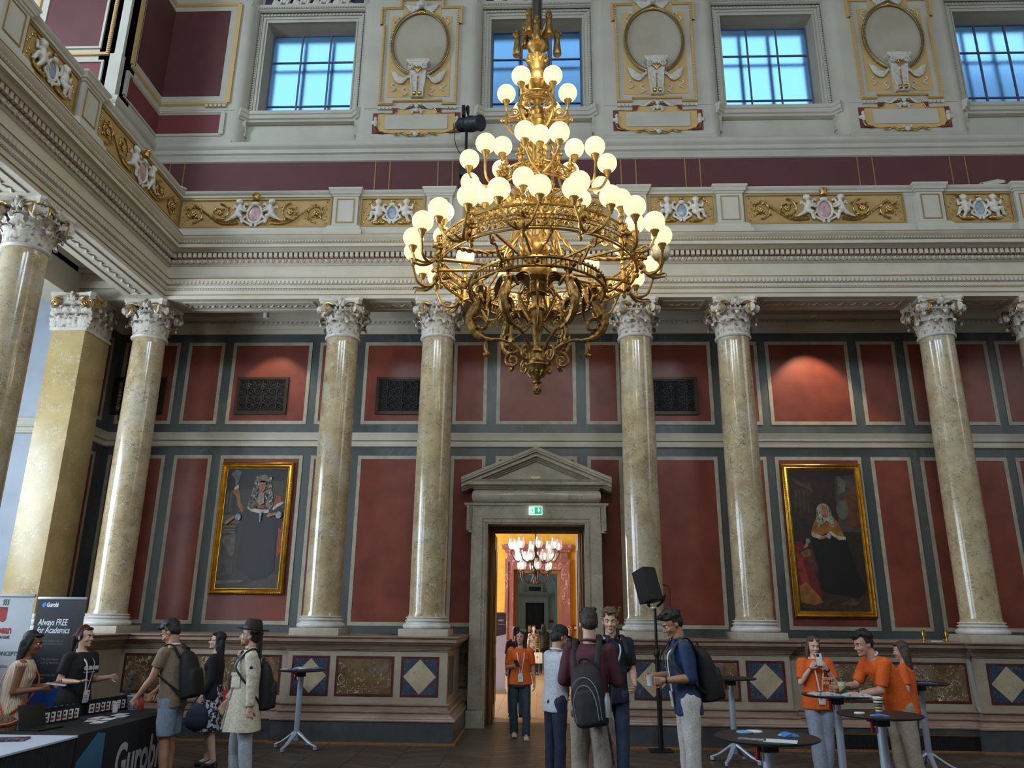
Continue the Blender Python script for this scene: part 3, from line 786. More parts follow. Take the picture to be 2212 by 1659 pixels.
# ---------------------------------------------------------------- rooms beyond the door
yellow = mat('yellow_paint', (216,168,62), .7, noise=(4, (206,156,52), .4, .6), coords='World')
pinkm = marble('rose_marble', ((146,92,88), (126,74,72)), 3, .3, veins=((7, .03, (206,186,176), .8),), stretch=(1, 1, .4))
gwall = mat('pale_grey_wall', (196,200,196), .7)
struct('wall_far.004', holes_wall(-7, 7, 0, 7, 29, 29.4, [(-.9, .9, 0, 3.5)]), yellow)
struct('wall_left.005', MB().box(-7.2, -7, 15.3, 29, 0, 7), yellow)
struct('wall_right.001', MB().box(7, 7.2, 15.3, 29, 0, 7), yellow)
struct('wall_near.001', holes_wall(-7, 7, 0, 7, 15.32, 15.36, [(-.95, .95, 0, 3.52)]), yellow)
struct('ceiling.002', MB().box(-7.2, 7.2, 15.3, 29.4, 7, 7.3), creamw)
d2 = sroot('door_2')
obj('architrave', sur('', [(-1.12, 0), (-1.12, 3.82), (1.12, 3.82), (1.12, 0)], [(-.86, 0), (-.86, 3.5), (.86, 3.5), (.86, 0)], 28.8, 29.1), pinkm, d2, fixn=True)
obj('architrave_edge', sur('', [(-1.17, 0), (-1.17, 3.88), (1.17, 3.88), (1.17, 0)], [(-1.06, 0), (-1.06, 3.76), (1.06, 3.76), (1.06, 0)], 28.74, 29.05), pinkm, d2, fixn=True)
obj('frieze', MB().box(-1.1, 1.1, 28.8, 29.1, 3.86, 4.12), pinkm, d2)
obj('cornice', MB().sweep([(0, 4.1), (.05, 4.12), (.08, 4.2), (.16, 4.24), (.17, 4.33), (.2, 4.38), (0, 4.4)], [(-1.12, 29), (-1.12, 28.8), (1.12, 28.8), (1.12, 29)]), pinkm, d2, fixn=True)
obj('wooden_frame', sur('', [(-.87, 0), (-.87, 3.5), (.87, 3.5), (.87, 0)], [(-.76, 0), (-.76, 3.38), (.76, 3.38), (.76, 0)], 29.05, 29.4), oak, d2, fixn=True)
obj('door_leaf', MB().bbox(-.80, -.74, 29.4, 30.1, 0, 3.4, .01), oak, d2); obj('door_leaf', MB().bbox(.74, .80, 29.4, 30.1, 0, 3.4, .01), oak, d2)
# white hall with a dark door
struct('wall_far.005', MB().box(-5, 5, 40, 40.4, 0, 8), gwall)
struct('wall_left.006', MB().box(-5.2, -5, 33.5, 40, 0, 8), gwall)
struct('wall_right.002', MB().box(5, 5.2, 30, 40, 0, 8), gwall)
struct('ceiling.003', MB().box(-5.2, 5.2, 29.4, 40.4, 8, 8.3), gwall)
d3 = sroot('door_3', (-.14, 0, 0))
stone2 = mat('pale_sandstone', (186,182,168), .7)
obj('surround', sur('', [(-.66, 0), (-.66, 2.78), (.66, 2.78), (.66, 0)], [(-.46, 0), (-.46, 2.54), (.46, 2.54), (.46, 0)], 39.75, 40), stone2, d3, fixn=True)
obj('door_leaf', MB().bbox(-.46, -.01, 39.9, 39.96, 0, 2.54, .01), mat('dark_green_door', (30,34,32), .5), d3)
obj('door_leaf', MB().bbox(.01, .46, 39.9, 39.96, 0, 2.54, .01), MATS['dark_green_door'], d3)
o = MB()
for x0 in (-.40, .07):
    for z0, z1 in ((.2, .9), (1.05, 1.6), (1.75, 2.4)): o.frame(x0, x0+.33, z0, z1, .03, 39.88, 39.91)
obj('door_panels', o, MATS['dark_green_door'], d3, fixn=True)
obj('cornice', MB().sweep([(0, 2.76), (.06, 2.8), (.1, 2.9), (.16, 2.95), (.18, 3.03), (0, 3.05)], [(-.66, 40), (-.66, 39.8), (.66, 39.8), (.66, 40)]), stone2, d3, fixn=True)
obj('tablet', MB().box(-.4, .4, 39.8, 40, 3.03, 3.42), stone2, d3); obj('dark_tablet', MB().box(-.3, .3, 39.78, 39.9, 3.1, 3.3), MATS['dark_green_door'], d3)
o = MB()
for s in (-1, 1):
    o.tube([(s*(.42+u_), 39.9, 3.2+w_) for u_, w_ in spiral(.14, .03, 1.6, 18, pi/2, s)], .035, 6)
    o.tube(spl([(s*.05, 39.9, 3.45), (s*.25, 39.9, 3.62), (s*.42, 39.9, 3.5)], 5), .05, 6)
o.ball((0, 39.9, 3.58), (.12, .1, .12), 8, 6)
obj('crest', o, stone2, d3)
# arch over it
o = MB()
n_ = 20
for k in range(n_):
    a0, a1 = pi*k/n_, pi*(k+1)/n_
    o.prism([(1.0*cos(a0), 3.05+1.0*sin(a0)), (1.12*cos(a0), 3.05+1.12*sin(a0)), (1.12*cos(a1), 3.05+1.12*sin(a1)), (1.0*cos(a1), 3.05+1.0*sin(a1))], 39.85, 40)
o.box(-1.14, -1.0, 39.85, 40, 0, 3.06).box(1.0, 1.14, 39.85, 40, 0, 3.06)
obj('arch_moulding', o, gwall, d3, fixn=True)
# stone balustrade in the hall
bal = sroot('trim_11', (0, 36.5, 0))
obj('rail', MB().bbox(-2.2, 2.2, -.14, .14, 1.18, 1.32, .02), stone2, bal); obj('base', MB().box(-2.2, 2.2, -.12, .12, .0, .42), stone2, bal)
bu = MB().lathe([(.07, .42), (.05, .48), (.085, .62), (.04, .9), (.03, 1.05), (.06, 1.12), (.06, 1.18)], seg=10).mesh('baluster', stone2)
for k in range(18): obj('baluster', bu, None, bal, (-2.05+k*.24, 0, 0))
# ================================================================ columns
capst = mat('aged_stucco_capital', (196,188,176), .6, noise=(16, (118,104,92), .50, .66), coords='World')
gcap = mat('capital_gilding', (190,150,72), .35, .9)
def leaf_mesh(h, wd, r0, tip, lobes=5):
    """acanthus leaf facing -y, rooted at the bell; scalloped edge, raised midrib, curling tip"""
    mb = MB(); NV, NU = 14, 8
    for j in range(NV+1):
        t = j/NV
        # spine: up along the bell, then out and over
        if t < .72:
            q = t/.72; z = h*.98*q; y = -(r0+.012+.03*q**2)
        else:
            q = (t-.72)/.28; a = q*pi*1.12
            z = h*.98+tip*.42*sin(a); y = -(r0+.042+tip*.5*(1-cos(a)))
        env = (.72+.34*sin(pi*min(1, t*1.05)))*(1 if t < .8 else 1-.75*((t-.8)/.2)**1.5)
        sc = 1+.16*cos(2*pi*t*lobes)
        for i in range(NU+1):
            s = i/NU*2-1
            x = wd/2*s*env*(sc if abs(s) > .6 else 1)
            rib = .014*(1-abs(s))**2-.016*abs(s)**3*(1-.3*t)+.008*abs(sin(pi*s*2.5))
            yy = y-rib
            c_ = sqrt(max(0, 1-(x/(r0+.1))**2))
            mb.v.append((x, yy*(.55+.45*c_) if t < .72 else yy, z))
    for j in range(NV):
        for i in range(NU):
            a = j*(NU+1)+i
            mb.face((a, a+1, a+NU+2, a+NU+1))
    n = len(mb.v)
    mb.v += [(x, y+.016, z-.004) for x, y, z in mb.v[:n]]
    for f in list(mb.f): mb.face([n+i for i in reversed(f)])
    return mb
def volute_mb(r=.105, th=.075, sgn=1):
    """scroll disc in the x-z plane, facing -y: slot 0 stone, slot 1 gilding"""
    mb = MB()
    mb.lathe([(0, th*.5), (r*.98, th*.5), (r, th*.3), (r, -th*.35), (r*.9, -th*.5), (0, -th*.42)], seg=24, ax='y')
    mb.cur = 1
    sp = [(u, -th*.52, w) for u, w in spiral(r*.94, r*.2, 2.1, 44, pi/2, -sgn)]
    mb.tube(sp, [.014-.006*i/44 for i in range(45)], 6)
    mb.ball((0, -th*.55, 0), (r*.2, .02, r*.2), 10, 6)
    mb.tube(spl([(0, -th*.5, r*.97), (sgn*.10, -th*.45, r*1.02), (sgn*.19, -th*.2, r*.62)], 5), [.014]*10+[.01], 6)
    mb.cur = 0
    return mb
leafA = leaf_mesh(.21, .22, .268, .12).mesh('acanthus_leaf', capst, ang=60)
leafB = leaf_mesh(.36, .22, .275, .14).mesh('acanthus_leaf', capst, ang=60)
volL = volute_mb(sgn=1).mesh('volute', [capst, gcap]); volR = volute_mb(sgn=-1).mesh('volute', [capst, gcap])
def abacus_mb(hw, z0, z1, cav=.055):
    def out(hw, cav):
        pts = []
        for k in range(4):
            a = k*pi/2
            for i in range(9):
                s = i/8*2-1
                x = s*(hw-.055); y = -(hw-cav*(1-s*s)**1)
                pts.append((x*cos(a)-y*sin(a), x*sin(a)+y*cos(a)))
        return pts
    m = MB(); m.prism(out(hw*.96, cav), z0, z0+(z1-z0)*.45, 'z'); m.prism(out(hw*.98, cav), z0+(z1-z0)*.45, z0+(z1-z0)*.6, 'z'); m.prism(out(hw, cav), z0+(z1-z0)*.6, z1, 'z')
    return m
ZR = 6.705          # top of shaft
HB = 7.386-ZR       # capital height
bell = MB().lathe([(.262, 0), (.268, .05), (.27, .25), (.285, .36), (.32, .43), (.345, .46), (.345, .475), (.30, .48), (.30, .60)], seg=40).mesh('bell', capst)
eggs = MB()
for k in range(24):
    a = 2*pi*k/24; eggs.ball((.335*cos(a), .335*sin(a), .50), (.026, .026, .032), 6, 5)
for k in range(48):
    a = 2*pi*k/48; eggs.ball((.348*cos(a), .348*sin(a), .455), .011, 5, 4)
eggs = eggs.mesh('egg_ring', capst)
abac = abacus_mb(.40, .565, HB).mesh('abacus', whitest, ang=30)
fl = MB().ball((0, -.345, .60), (.05, .05, .07), 10, 8).ball((0, -.36, .675), (.035, .035, .03), 8, 6)
for s in (-1, 1):
    fl.tube(spl([(0, -.33, .53), (s*.05, -.37, .57), (s*.07, -.36, .64)], 5), [.018]*10+[.008], 6)
    fl.ball((s*.055, -.35, .56), (.03, .03, .045), 8, 6)
fleur = fl.mesh('fleuron', capst)
stems = MB()
for k in range(8):
    a = 2*pi*(k+.5)/8+pi/8
    stems.tube([(.282*cos(a), .282*sin(a), .02), (.290*cos(a), .290*sin(a), .22)], [.011, .007], 5); stems.ball((.288*cos(a), .288*sin(a), .035), .017, 6, 5)
stems = stems.mesh('gilt_stem', gcap)
corner_k = MB().ball((0, 0, 0), (.022, .022, .022), 8, 6).mesh('gilt_bud', gcap)
strap = MB().lathe([(.05, -.09), (.085, -.085), (.06, -.02), (.055, .02), (.085, .085), (.05, .09)], seg=14, ax='x').mesh('volute_strap', capst)
shaft = MB().lathe([(.315, 0), (.312, .02), (.302, .05), (.300, .08), (.302, 1.4), (.298, 2.6), (.290, 3.8), (.281, 4.75), (.279, 4.80), (.29, 4.845), (.292, ZR-1.83)], seg=56).mesh('shaft', colst, ang=60)
ringm = MB().lathe([(.27, 0), (.30, .0), (.316, .012), (.322, .03), (.316, .048), (.29, .058), (.27, .06)], seg=48).mesh('neck_ring', basest)
basem = MB().lathe([(.31, 0), (.365, .004), (.385, .02), (.394, .045), (.388, .068), (.37, .082), (.352, .085), (.352, .098), (.335, .108), (.342, .118), (.358, .124), (.362, .134), (.355, .144), (.335, .148), (.325, .16), (.33, .168), (.345, .172), (.35, .182), (.344, .19), (.31, .194)], seg=48).mesh('base', basest, ang=50)
plm = MB().bbox(-.40, .40, -.40, .40, 0, .12, .006).mesh('plinth', plinthst)
def column(x, y, label):
    c = thing('marble_column', label, 'column', (x, y, 1.53), 0, 'marble columns around the hall', 'thing')
    obj('plinth', plm, None, c); obj('base', basem, None, c, (0, 0, .115)); obj('shaft', shaft, None, c, (0, 0, .30)); obj('neck_ring', ringm, None, c, (0, 0, ZR-1.53-.03))
    cp = obj('capital', bell, None, c, (0, 0, ZR-1.53))
    for k in range(8):
        obj('acanthus_leaf', leafA, None, cp, (0, 0, .0), (0, 0, pi/4*k+pi/8))
        obj('acanthus_leaf', leafB, None, cp, (0, 0, .0), (0, 0, pi/4*k))
    obj('egg_ring', eggs, None, cp); obj('abacus', abac, None, cp); obj('gilt_stem', stems, None, cp)
    for k in range(4):
        a = k*pi/2
        for s, vm in ((-1, volL), (1, volR)):
            M_ = Matrix.Rotation(a, 4, 'Z') @ Matrix.Translation((s*.275, -.315, .475)) @ Matrix.Rotation(s*R(24), 4, 'Z')
            o = obj('volute', vm, None, cp); o.matrix_local = M_
        obj('fleuron', fleur, None, cp, (0, 0, 0), (0, 0, a))
        b_ = a+pi/4
        obj('volute_strap', strap, None, cp, (.46*sin(b_)*.98, -.46*cos(b_)*.98, .475), (0, 0, b_))
        obj('gilt_bud', corner_k, None, cp, (.50*sin(b_), -.50*cos(b_), .575))
    return c
col1 = column(-XC, YC, 'yellow marble corner column at the left end of the far row')
for x, y, lab in ((-XB, YC, 'yellow marble column right of the left portrait'),
                  (-XA, YC, 'yellow marble column directly left of the stone doorway'),
                  (XA, YC, 'yellow marble column directly right of the doorway, behind the loudspeaker'),
                  (XB, YC, 'yellow marble column left of the right-hand portrait'),
                  (XC, YC, 'yellow marble column right of the right-hand portrait, above the brass fittings'),
                  (XD, YC, 'yellow marble column cut by the right picture edge'),
                  (-XC, 9.66, 'near yellow marble column at the left picture edge with a dark shaded capital'),
                  (-XC, 7.90, 'nearest left-row column, just a volute of it showing at the left edge')):
    dup(col1, (x, y, 1.53), label=lab)
# square pier of the left wall
pr_ = thing('square_pier', 'square yellow marble pier with gilded capital, left of the corner column', 'pier', (-8.35, 12.98, 0), 0, None, 'thing')
obj('pedestal', MB().box(-.42, .42, -.42, .5, 0, 1.53), pedst, pr_); obj('base', MB().bbox(-.38, .38, -.38, .5, 1.53, 1.65, .01).bbox(-.35, .35, -.35, .5, 1.65, 1.75, .03).bbox(-.33, .33, -.33, .5, 1.75, 1.83, .02), basest, pr_)
obj('shaft', MB().bbox(-.305, .305, -.305, .5, 1.83, ZR, .008), pierst, pr_)
obj('neck_moulding', MB().bbox(-.34, .34, -.34, .5, ZR-.03, ZR+.03, .012), basest, pr_)
cp = obj('capital', MB().prism([(-.30, ZR), (.30, ZR), (.32, ZR+.40), (.36, ZR+.48), (-.36, ZR+.48), (-.32, ZR+.40)], -.30, .5).box(-.31, .31, -.35, .5, ZR+.45, ZR+.6).box(-.35, .35, -.31, .5, ZR+.45, ZR+.6), capst, pr_, fixn=True)
def flat_leaf(m): 
    return m
for face in range(2):
    for row, lm, zs in ((0, leafA, (-.2, 0, .2)), (1, leafB, (-.27, -.1, .1, .27))):
        for u_ in zs:
            if face == 0: o = obj('acanthus_leaf', lm, None, cp, (u_, -.03, ZR), (0, 0, 0))
            else: o = obj('acanthus_leaf', lm, None, cp, (.03, u_+.05, ZR), (0, 0, pi/2))
    for s, vm in ((-1, volL), (1, volR)):
        if face == 0: obj('volute', vm, None, cp, (s*.29, -.36, ZR+.475), (0, 0, s*R(24)))
        else: obj('volute', vm, None, cp, (.36, s*.29+.03, ZR+.475), (0, 0, pi/2+s*R(24)))
obj('fleuron', fleur, None, cp, (0, -.03, ZR)); obj('fleuron', fleur, None, cp, (.03, 0, ZR), (0, 0, pi/2))
obj('abacus', abac, None, cp, (0, 0, ZR), scale=(1.04, 1.04, 1))
# ================================================================ stucco and gilded reliefs of the parapet
def blob(parts, vox, smooth=3, mats=None, name='body'):
    """one continuous surface from capsules/ellipsoids: parts = ('c', p0, p1, r0, r1) or ('e', c, (rx,ry,rz), M)"""
    mb = MB()
    for p in parts:
        if p[0] == 'c':
            a, b_ = Vector(p[1]), Vector(p[2]); d = b_-a; L = d.length; r0, r1 = p[3], p[4]
            sq = p[5] if len(p) > 5 else 1
            q = d.to_track_quat('Z', 'Y') if L > 1e-6 else Euler((0, 0, 0)).to_quaternion()
            pf = [(0, -r0)]+[(r0*cos(t), r0*sin(t)) for t in (-1.1, -.7, -.3)]+[(r0, 0), (r1, L)]+[(r1*cos(t), L+r1*sin(t)) for t in (.3, .7, 1.1)]+[(0, L+r1)]
            t_ = MB().lathe(pf, seg=14, sx=1, sy=sq)
            mb.add(t_, Matrix.Translation(a) @ q.to_matrix().to_4x4())
        elif p[0] == 'e':
            mb.ball(p[1], p[2], 14, 10, p[3].to_3x3() if len(p) > 3 else None)
        elif p[0] == 'm':
            mb.add(p[1], p[2] if len(p) > 2 else None)
    me0 = mb.mesh('tmp', [], smooth=False)
    o = bpy.data.objects.new('tmp', me0); COL.objects.link(o)
    m = o.modifiers.new('r', 'REMESH'); m.mode = 'VOXEL'; m.voxel_size = vox; m.adaptivity = 0
    if smooth:
        s = o.modifiers.new('s', 'SMOOTH'); s.iterations = smooth; s.factor = .5
    dg = bpy.context.evaluated_depsgraph_get()
    me = bpy.data.meshes.new_from_object(o.evaluated_get(dg)); me.name = name
    bpy.data.objects.remove(o); bpy.data.meshes.remove(me0)
    me.materials.clear()
    for x in (mats if isinstance(mats, (list, tuple)) else [mats]): me.materials.append(x)
    me.shade_smooth()
    return me
def gspiral(mb, cx, cz, r, sgn, a0, y=-.025, turns=1.35):
    pts = [(cx+u_, y-.012*sin(3*i), cz+w_) for i, (u_, w_) in enumerate(spiral(r, r*.22, turns, 30, a0, sgn))]
    mb.tube(pts, [.017-.006*i/30 for i in range(31)], 6)
    for k in range(6): mb.ball((cx+.035*cos(k*pi/3), y-.015, cz+.035*sin(k*pi/3)), (.024, .02, .024), 7, 5)
    mb.ball((cx, y-.03, cz), .022, 7, 5)
    # leaves breaking off the stem
    for k in range(5):
        i = 3+k*5; p = Vector(pts[i]); o_ = (p-Vector((cx, y, cz))).normalized()
        t = Vector((-o_.z, 0, o_.x))*sgn
        mb.tube(spl([p, p+o_*.03+t*.04, p+o_*.065+t*.045+Vector((0, -.015, 0))], 4), [.012, .018, .02, .018, .016, .014, .01, .007, .004], 6, flat=.6)
    return pts
def putto(pose):
    """stucco child, facing -y, about .4 tall, leaning on something to its right (+x); pose 0 seated, 1 striding"""
    if pose == 0:
        P = [('e', (-.02, -.03, .43), (.055, .06, .062)), ('c', (-.02, -.02, .37), (-.02, -.02, .36), .03, .03), ('c', (-.015, -.02, .32), (.0, -.02, .22), .06, .068),
             ('c', (-.07, -.025, .33), (-.125, -.03, .30), .028, .024), ('c', (-.125, -.03, .30), (-.145, -.035, .385), .022, .02), ('c', (.045, -.025, .33), (.10, -.03, .26), .026, .022), ('c', (.10, -.03, .26), (.14, -.035, .22), .02, .02),
             ('c', (-.03, -.03, .20), (-.12, -.06, .21), .046, .036), ('c', (-.12, -.06, .21), (-.155, -.03, .10), .034, .024), ('c', (-.155, -.03, .10), (-.19, -.045, .085), .02, .016),
             ('c', (.02, -.03, .20), (-.03, -.07, .15), .046, .036), ('c', (-.03, -.07, .15), (-.06, -.03, .06), .034, .024), ('c', (-.06, -.03, .06), (-.095, -.05, .05), .02, .016)]
        for k in range(7): P.append(('e', (-.02+.045*cos(k*.9), -.02+.0*k, .455+.035*sin(k*.9)), (.025, .03, .024)))
    else:
        P = [('e', (.0, -.04, .50), (.052, .06, .06)), ('c', (.01, -.03, .45), (.01, -.03, .42), .03, .03), ('c', (.02, -.025, .39), (-.02, -.02, .27), .062, .06),
             ('c', (.0, -.04, .39), (.06, -.07, .32), .028, .024), ('c', (.06, -.07, .32), (.14, -.06, .30), .023, .02), ('c', (.07, -.03, .39), (.13, -.04, .36), .027, .02),
             ('c', (-.02, -.03, .25), (.05, -.06, .20), .05, .04), ('c', (.05, -.06, .20), (.075, -.03, .09), .035, .024), ('c', (.075, -.03, .09), (.09, -.05, .06), .022, .018),
             ('c', (-.03, -.02, .24), (-.11, -.025, .18), .05, .038), ('c', (-.11, -.025, .18), (-.19, -.02, .13), .034, .022), ('c', (-.19, -.02, .13), (-.23, -.03, .12), .02, .014),
             ('c', (-.03, -.0, .38), (-.10, -.0, .44), .02, .03), ('c', (-.10, 0, .44), (-.13, 0, .38), .03, .012)]
        for k in range(7): P.append(('e', (-.01+.045*cos(k*.9), -.03, .525+.035*sin(k*.9)), (.024, .03, .024)))
    return blob(P, .011, 2, whitest, 'putto')
putA, putB = putto(0), putto(1)
PH = .56          # panel field height, from z 8.79
pinkst = marble('pink_agate', ((190,158,156), (158,120,126)), 9, .3, veins=((14, .05, (214,200,196), .8),), stretch=(1.6, 1, .8))
bluest = marble('blue_agate', ((140,156,170), (112,128,144)), 9, .3, veins=((14, .05, (190,200,206), .8),), stretch=(.8, 1, 1.4))
def relief(kind, w, label):
    """parapet panel: long = two vine scrolls each side of a crowned shield; short = two seated children and a blue oval"""
    t = thing('relief_panel', label, 'relief', (0, 0, 8.785), 0, 'gilded relief panels along the parapet')
    obj('ground', MB().box(-w/2, w/2, -.004, .01, 0, PH), ochre, t)
    fr = MB().frame(-w/2-.03, w/2+.03, -.03, PH+.03, .035, -.03, .01)
    obj('gilt_frame', fr, dgold, t, fixn=True)
    g_ = MB(); rim = MB()
    zc_ = PH*.46
    if kind == 'long':
        ox, oz = .125, .165
        for s in (-1, 1):
            wh = w/2-.36
            x1, x2 = s*(.36+wh*.30), s*(.36+wh*.76)
            r = min(.19, wh*.24)
            gspiral(g_, x1, PH*.52, r, s, pi/2 if s > 0 else pi/2, turns=1.4)
            gspiral(g_, x2, PH*.48, r, -s, -pi/2, turns=1.4)
            g_.tube(spl([(s*.30, -.025, .08), (s*(.36+wh*.12), -.03, .06), (x1, -.03, PH*.52-r), ((x1+x2)/2, -.035, PH*.5), (x2, -.03, PH*.48+r)], 8), [.022]*16+[.016]*17, 6)
            for k in range(9):
                q = spl([(s*.30, -.03, .09), (s*(.36+wh*.12), -.035, .06), (x1, -.03, PH*.50-r)], 4)[k]
                g_.tube([q, q+Vector((s*.05, -.02, .035)), q+Vector((s*.09, 0, .02))], [.02, .02, .004], 6, flat=.5)
            for k in range(7):
                g_.ball((s*(w/2-.07-.03*(k % 2)), -.012, .06+k*.075), (.018, .012, .018), 6, 4)
            o = obj('putto', putB, None, t, (-s*-.27 if False else s*.30, -.01, .0), scale=(-s*1.0, 1, .98))
        # crown
        c_ = MB().lathe([(.06, 0), (.068, .02), (.05, .03), (.055, .06), (.075, .10), (.05, .135), (0, .15)], c=(0, -.04, PH*.98), seg=12)
        for k in range(6): c_.ball((.065*cos(k*pi/3), -.04+.065*sin(k*pi/3), PH*.98+.10), .022, 6, 5)
        c_.ball((0, -.04, PH*.98+.16), .018, 6, 5)
        obj('crown', c_, gilt, t)
    else:
        ox, oz = .095, .135
        for s in (-1, 1):
            obj('putto', putA, None, t, (s*.245, -.01, .03), scale=(-s*1.0, 1, 1.02))
            g_.tube(spl([(s*.12, -.02, .07), (s*.22, -.04, .05), (s*.34, -.03, .07), (s*.40, -.02, .17), (s*.37, -.02, .22)], 6), [.022]*24+[.006], 6)
            for k in range(8): g_.ball((s*(.14+k*.03), -.04, .055+.02*(k % 2)), (.026, .02, .02), 7, 5)
            g_.tube(spl([(s*.33, -.02, .50), (s*.40, -.02, .52), (s*.43, -.02, .46)], 6), [.016]*12+[.006], 6)
            for k in range(6): g_.ball((s*(w/2-.05-.035*(k % 3)), -.012, .08+k*.075), (.018, .012, .018), 6, 4)
        g_.ball((0, -.03, PH*.9), (.045, .03, .03), 10, 6)
    gm = obj('gilt_scrolls', g_, gilt, t)
    rm = [(ox*1.12*cos(a), -.03, zc_+oz*1.12*sin(a)) for a in [2*pi*k/32 for k in range(32)]]
    rim.tube(rm, .022, 8, closed=True)
    for s in (-1, 1):
        rim.tube([(s*(ox*1.25+u_*s*.0+abs(0)), -.03, 0) for u_ in (0,)]+[] if False else spl([(s*ox*1.1, -.03, zc_+oz*.2), (s*ox*1.75, -.04, zc_+oz*.7), (s*ox*1.5, -.045, zc_+oz*1.25), (s*ox*1.15, -.04, zc_+oz*1.05)], 6), [.02]*18+[.01], 7)
        rim.tube(spl([(s*ox*1.1, -.03, zc_-oz*.2), (s*ox*1.7, -.04, zc_-oz*.75), (s*ox*1.0, -.045, zc_-oz*1.15), (s*ox*.4, -.04, zc_-oz*1.4)], 6), [.022]*18+[.012], 7)
        rim.ball((s*ox*.35, -.04, zc_-oz*1.42), (.03, .02, .04), 8, 6)
    rim.ball((0, -.05, zc_+oz*1.25), (ox*.6, .03, .04), 10, 6)
    obj('cartouche', rim, whitest, t)
    ov = MB().ball((0, -.008, zc_), (ox*1.06, .03, oz*1.06), 28, 10)
    obj('stone_oval', ov, pinkst if kind == 'long' else bluest, t)
    return t
PF = YC-.458
lw = 2*(XC-.62-XB-.36)/2
xl = (-(XC-.48)-(XB+.30))/2; wl_ = (XC-.48)-(XB+.30)
long1 = relief('long', wl_, 'gilded relief with pink oval on the far parapet, above the left portrait'); long1.location = (xl, PF, 8.785)
dup(long1, (-xl, PF, 8.785), label='gilded relief with pink oval on the far parapet, above the right portrait')
dup(long1, (0, PF, 8.785), label='gilded relief panel mostly hidden behind the big chandelier', scale=(.94, 1, 1))
wsh = XB-XA-.60
sh1 = relief('short', wsh, 'small relief of two children and a blue oval, far parapet, left of the chandelier'); sh1.location = (-PC, PF, 8.785)
dup(sh1, (PC, PF, 8.785), label='small relief of two children and a blue oval, far parapet, right of the chandelier')
dup(sh1, ((XC+XD)/2, PF, 8.785), label='small relief of two children and a blue oval at the right picture edge')
dup(long1, (XD+.3+wl_/2, PF, 8.785), label='gilded relief panel on the far parapet outside the right picture edge') if False else None
PFX = -XC+.458
dup(long1, (PFX, (12.72+9.96)/2, 8.785), pi/2, 'gilded relief with pink oval on the left parapet, next to the corner', scale=((12.72-9.96)/wl_, 1, 1))
dup(sh1, (PFX, 8.78, 8.785), pi/2, 'small relief of two children high on the left parapet')
dup(long1, (PFX, 6.2, 8.785), pi/2, 'long gilded relief at the top left picture corner', scale=(.98, 1, 1))
# parapet pedestals above the columns, with a sunk panel edged in gold
def parapet_ped(x, y, rz):
    q = obj('parapet_pedestal', MB().box(-.235, .235, -.075, .1, 8.77, 9.38), creamw, ent, (x, y, 0), (0, 0, rz))
    obj('cap', MB().sweep([(0, 9.36), (.02, 9.37), (.03, 9.40), (.05, 9.41), (.06, 9.46), (.085, 9.49), (.085, 9.525), (0, 9.53)], [(-.235, .1), (-.235, -.075), (.235, -.075), (.235, .1)]), creamw, q, fixn=True)
    obj('foot', MB().sweep([(0, 8.51), (.12, 8.515), (.12, 8.62), (.09, 8.64), (.08, 8.70), (.04, 8.75), (.0, 8.78)], [(-.235, .1), (-.235, -.075), (.235, -.075), (.235, .1)]), creamw, q, fixn=True)
    obj('gilt_frame', MB().frame(-.17, .17, 8.82, 9.32, .018, -.088, -.07), dgold, q, fixn=True)
    obj('field', MB().box(-.15, .15, -.078, -.07, 8.84, 9.30), creamw, q)
for x in (-XB, -XA, XA, XB, XC, XD): parapet_ped(x, YC-.455, 0)
for y in (9.66, 7.9, 4.4): parapet_ped(-XC+.455, y, pi/2)

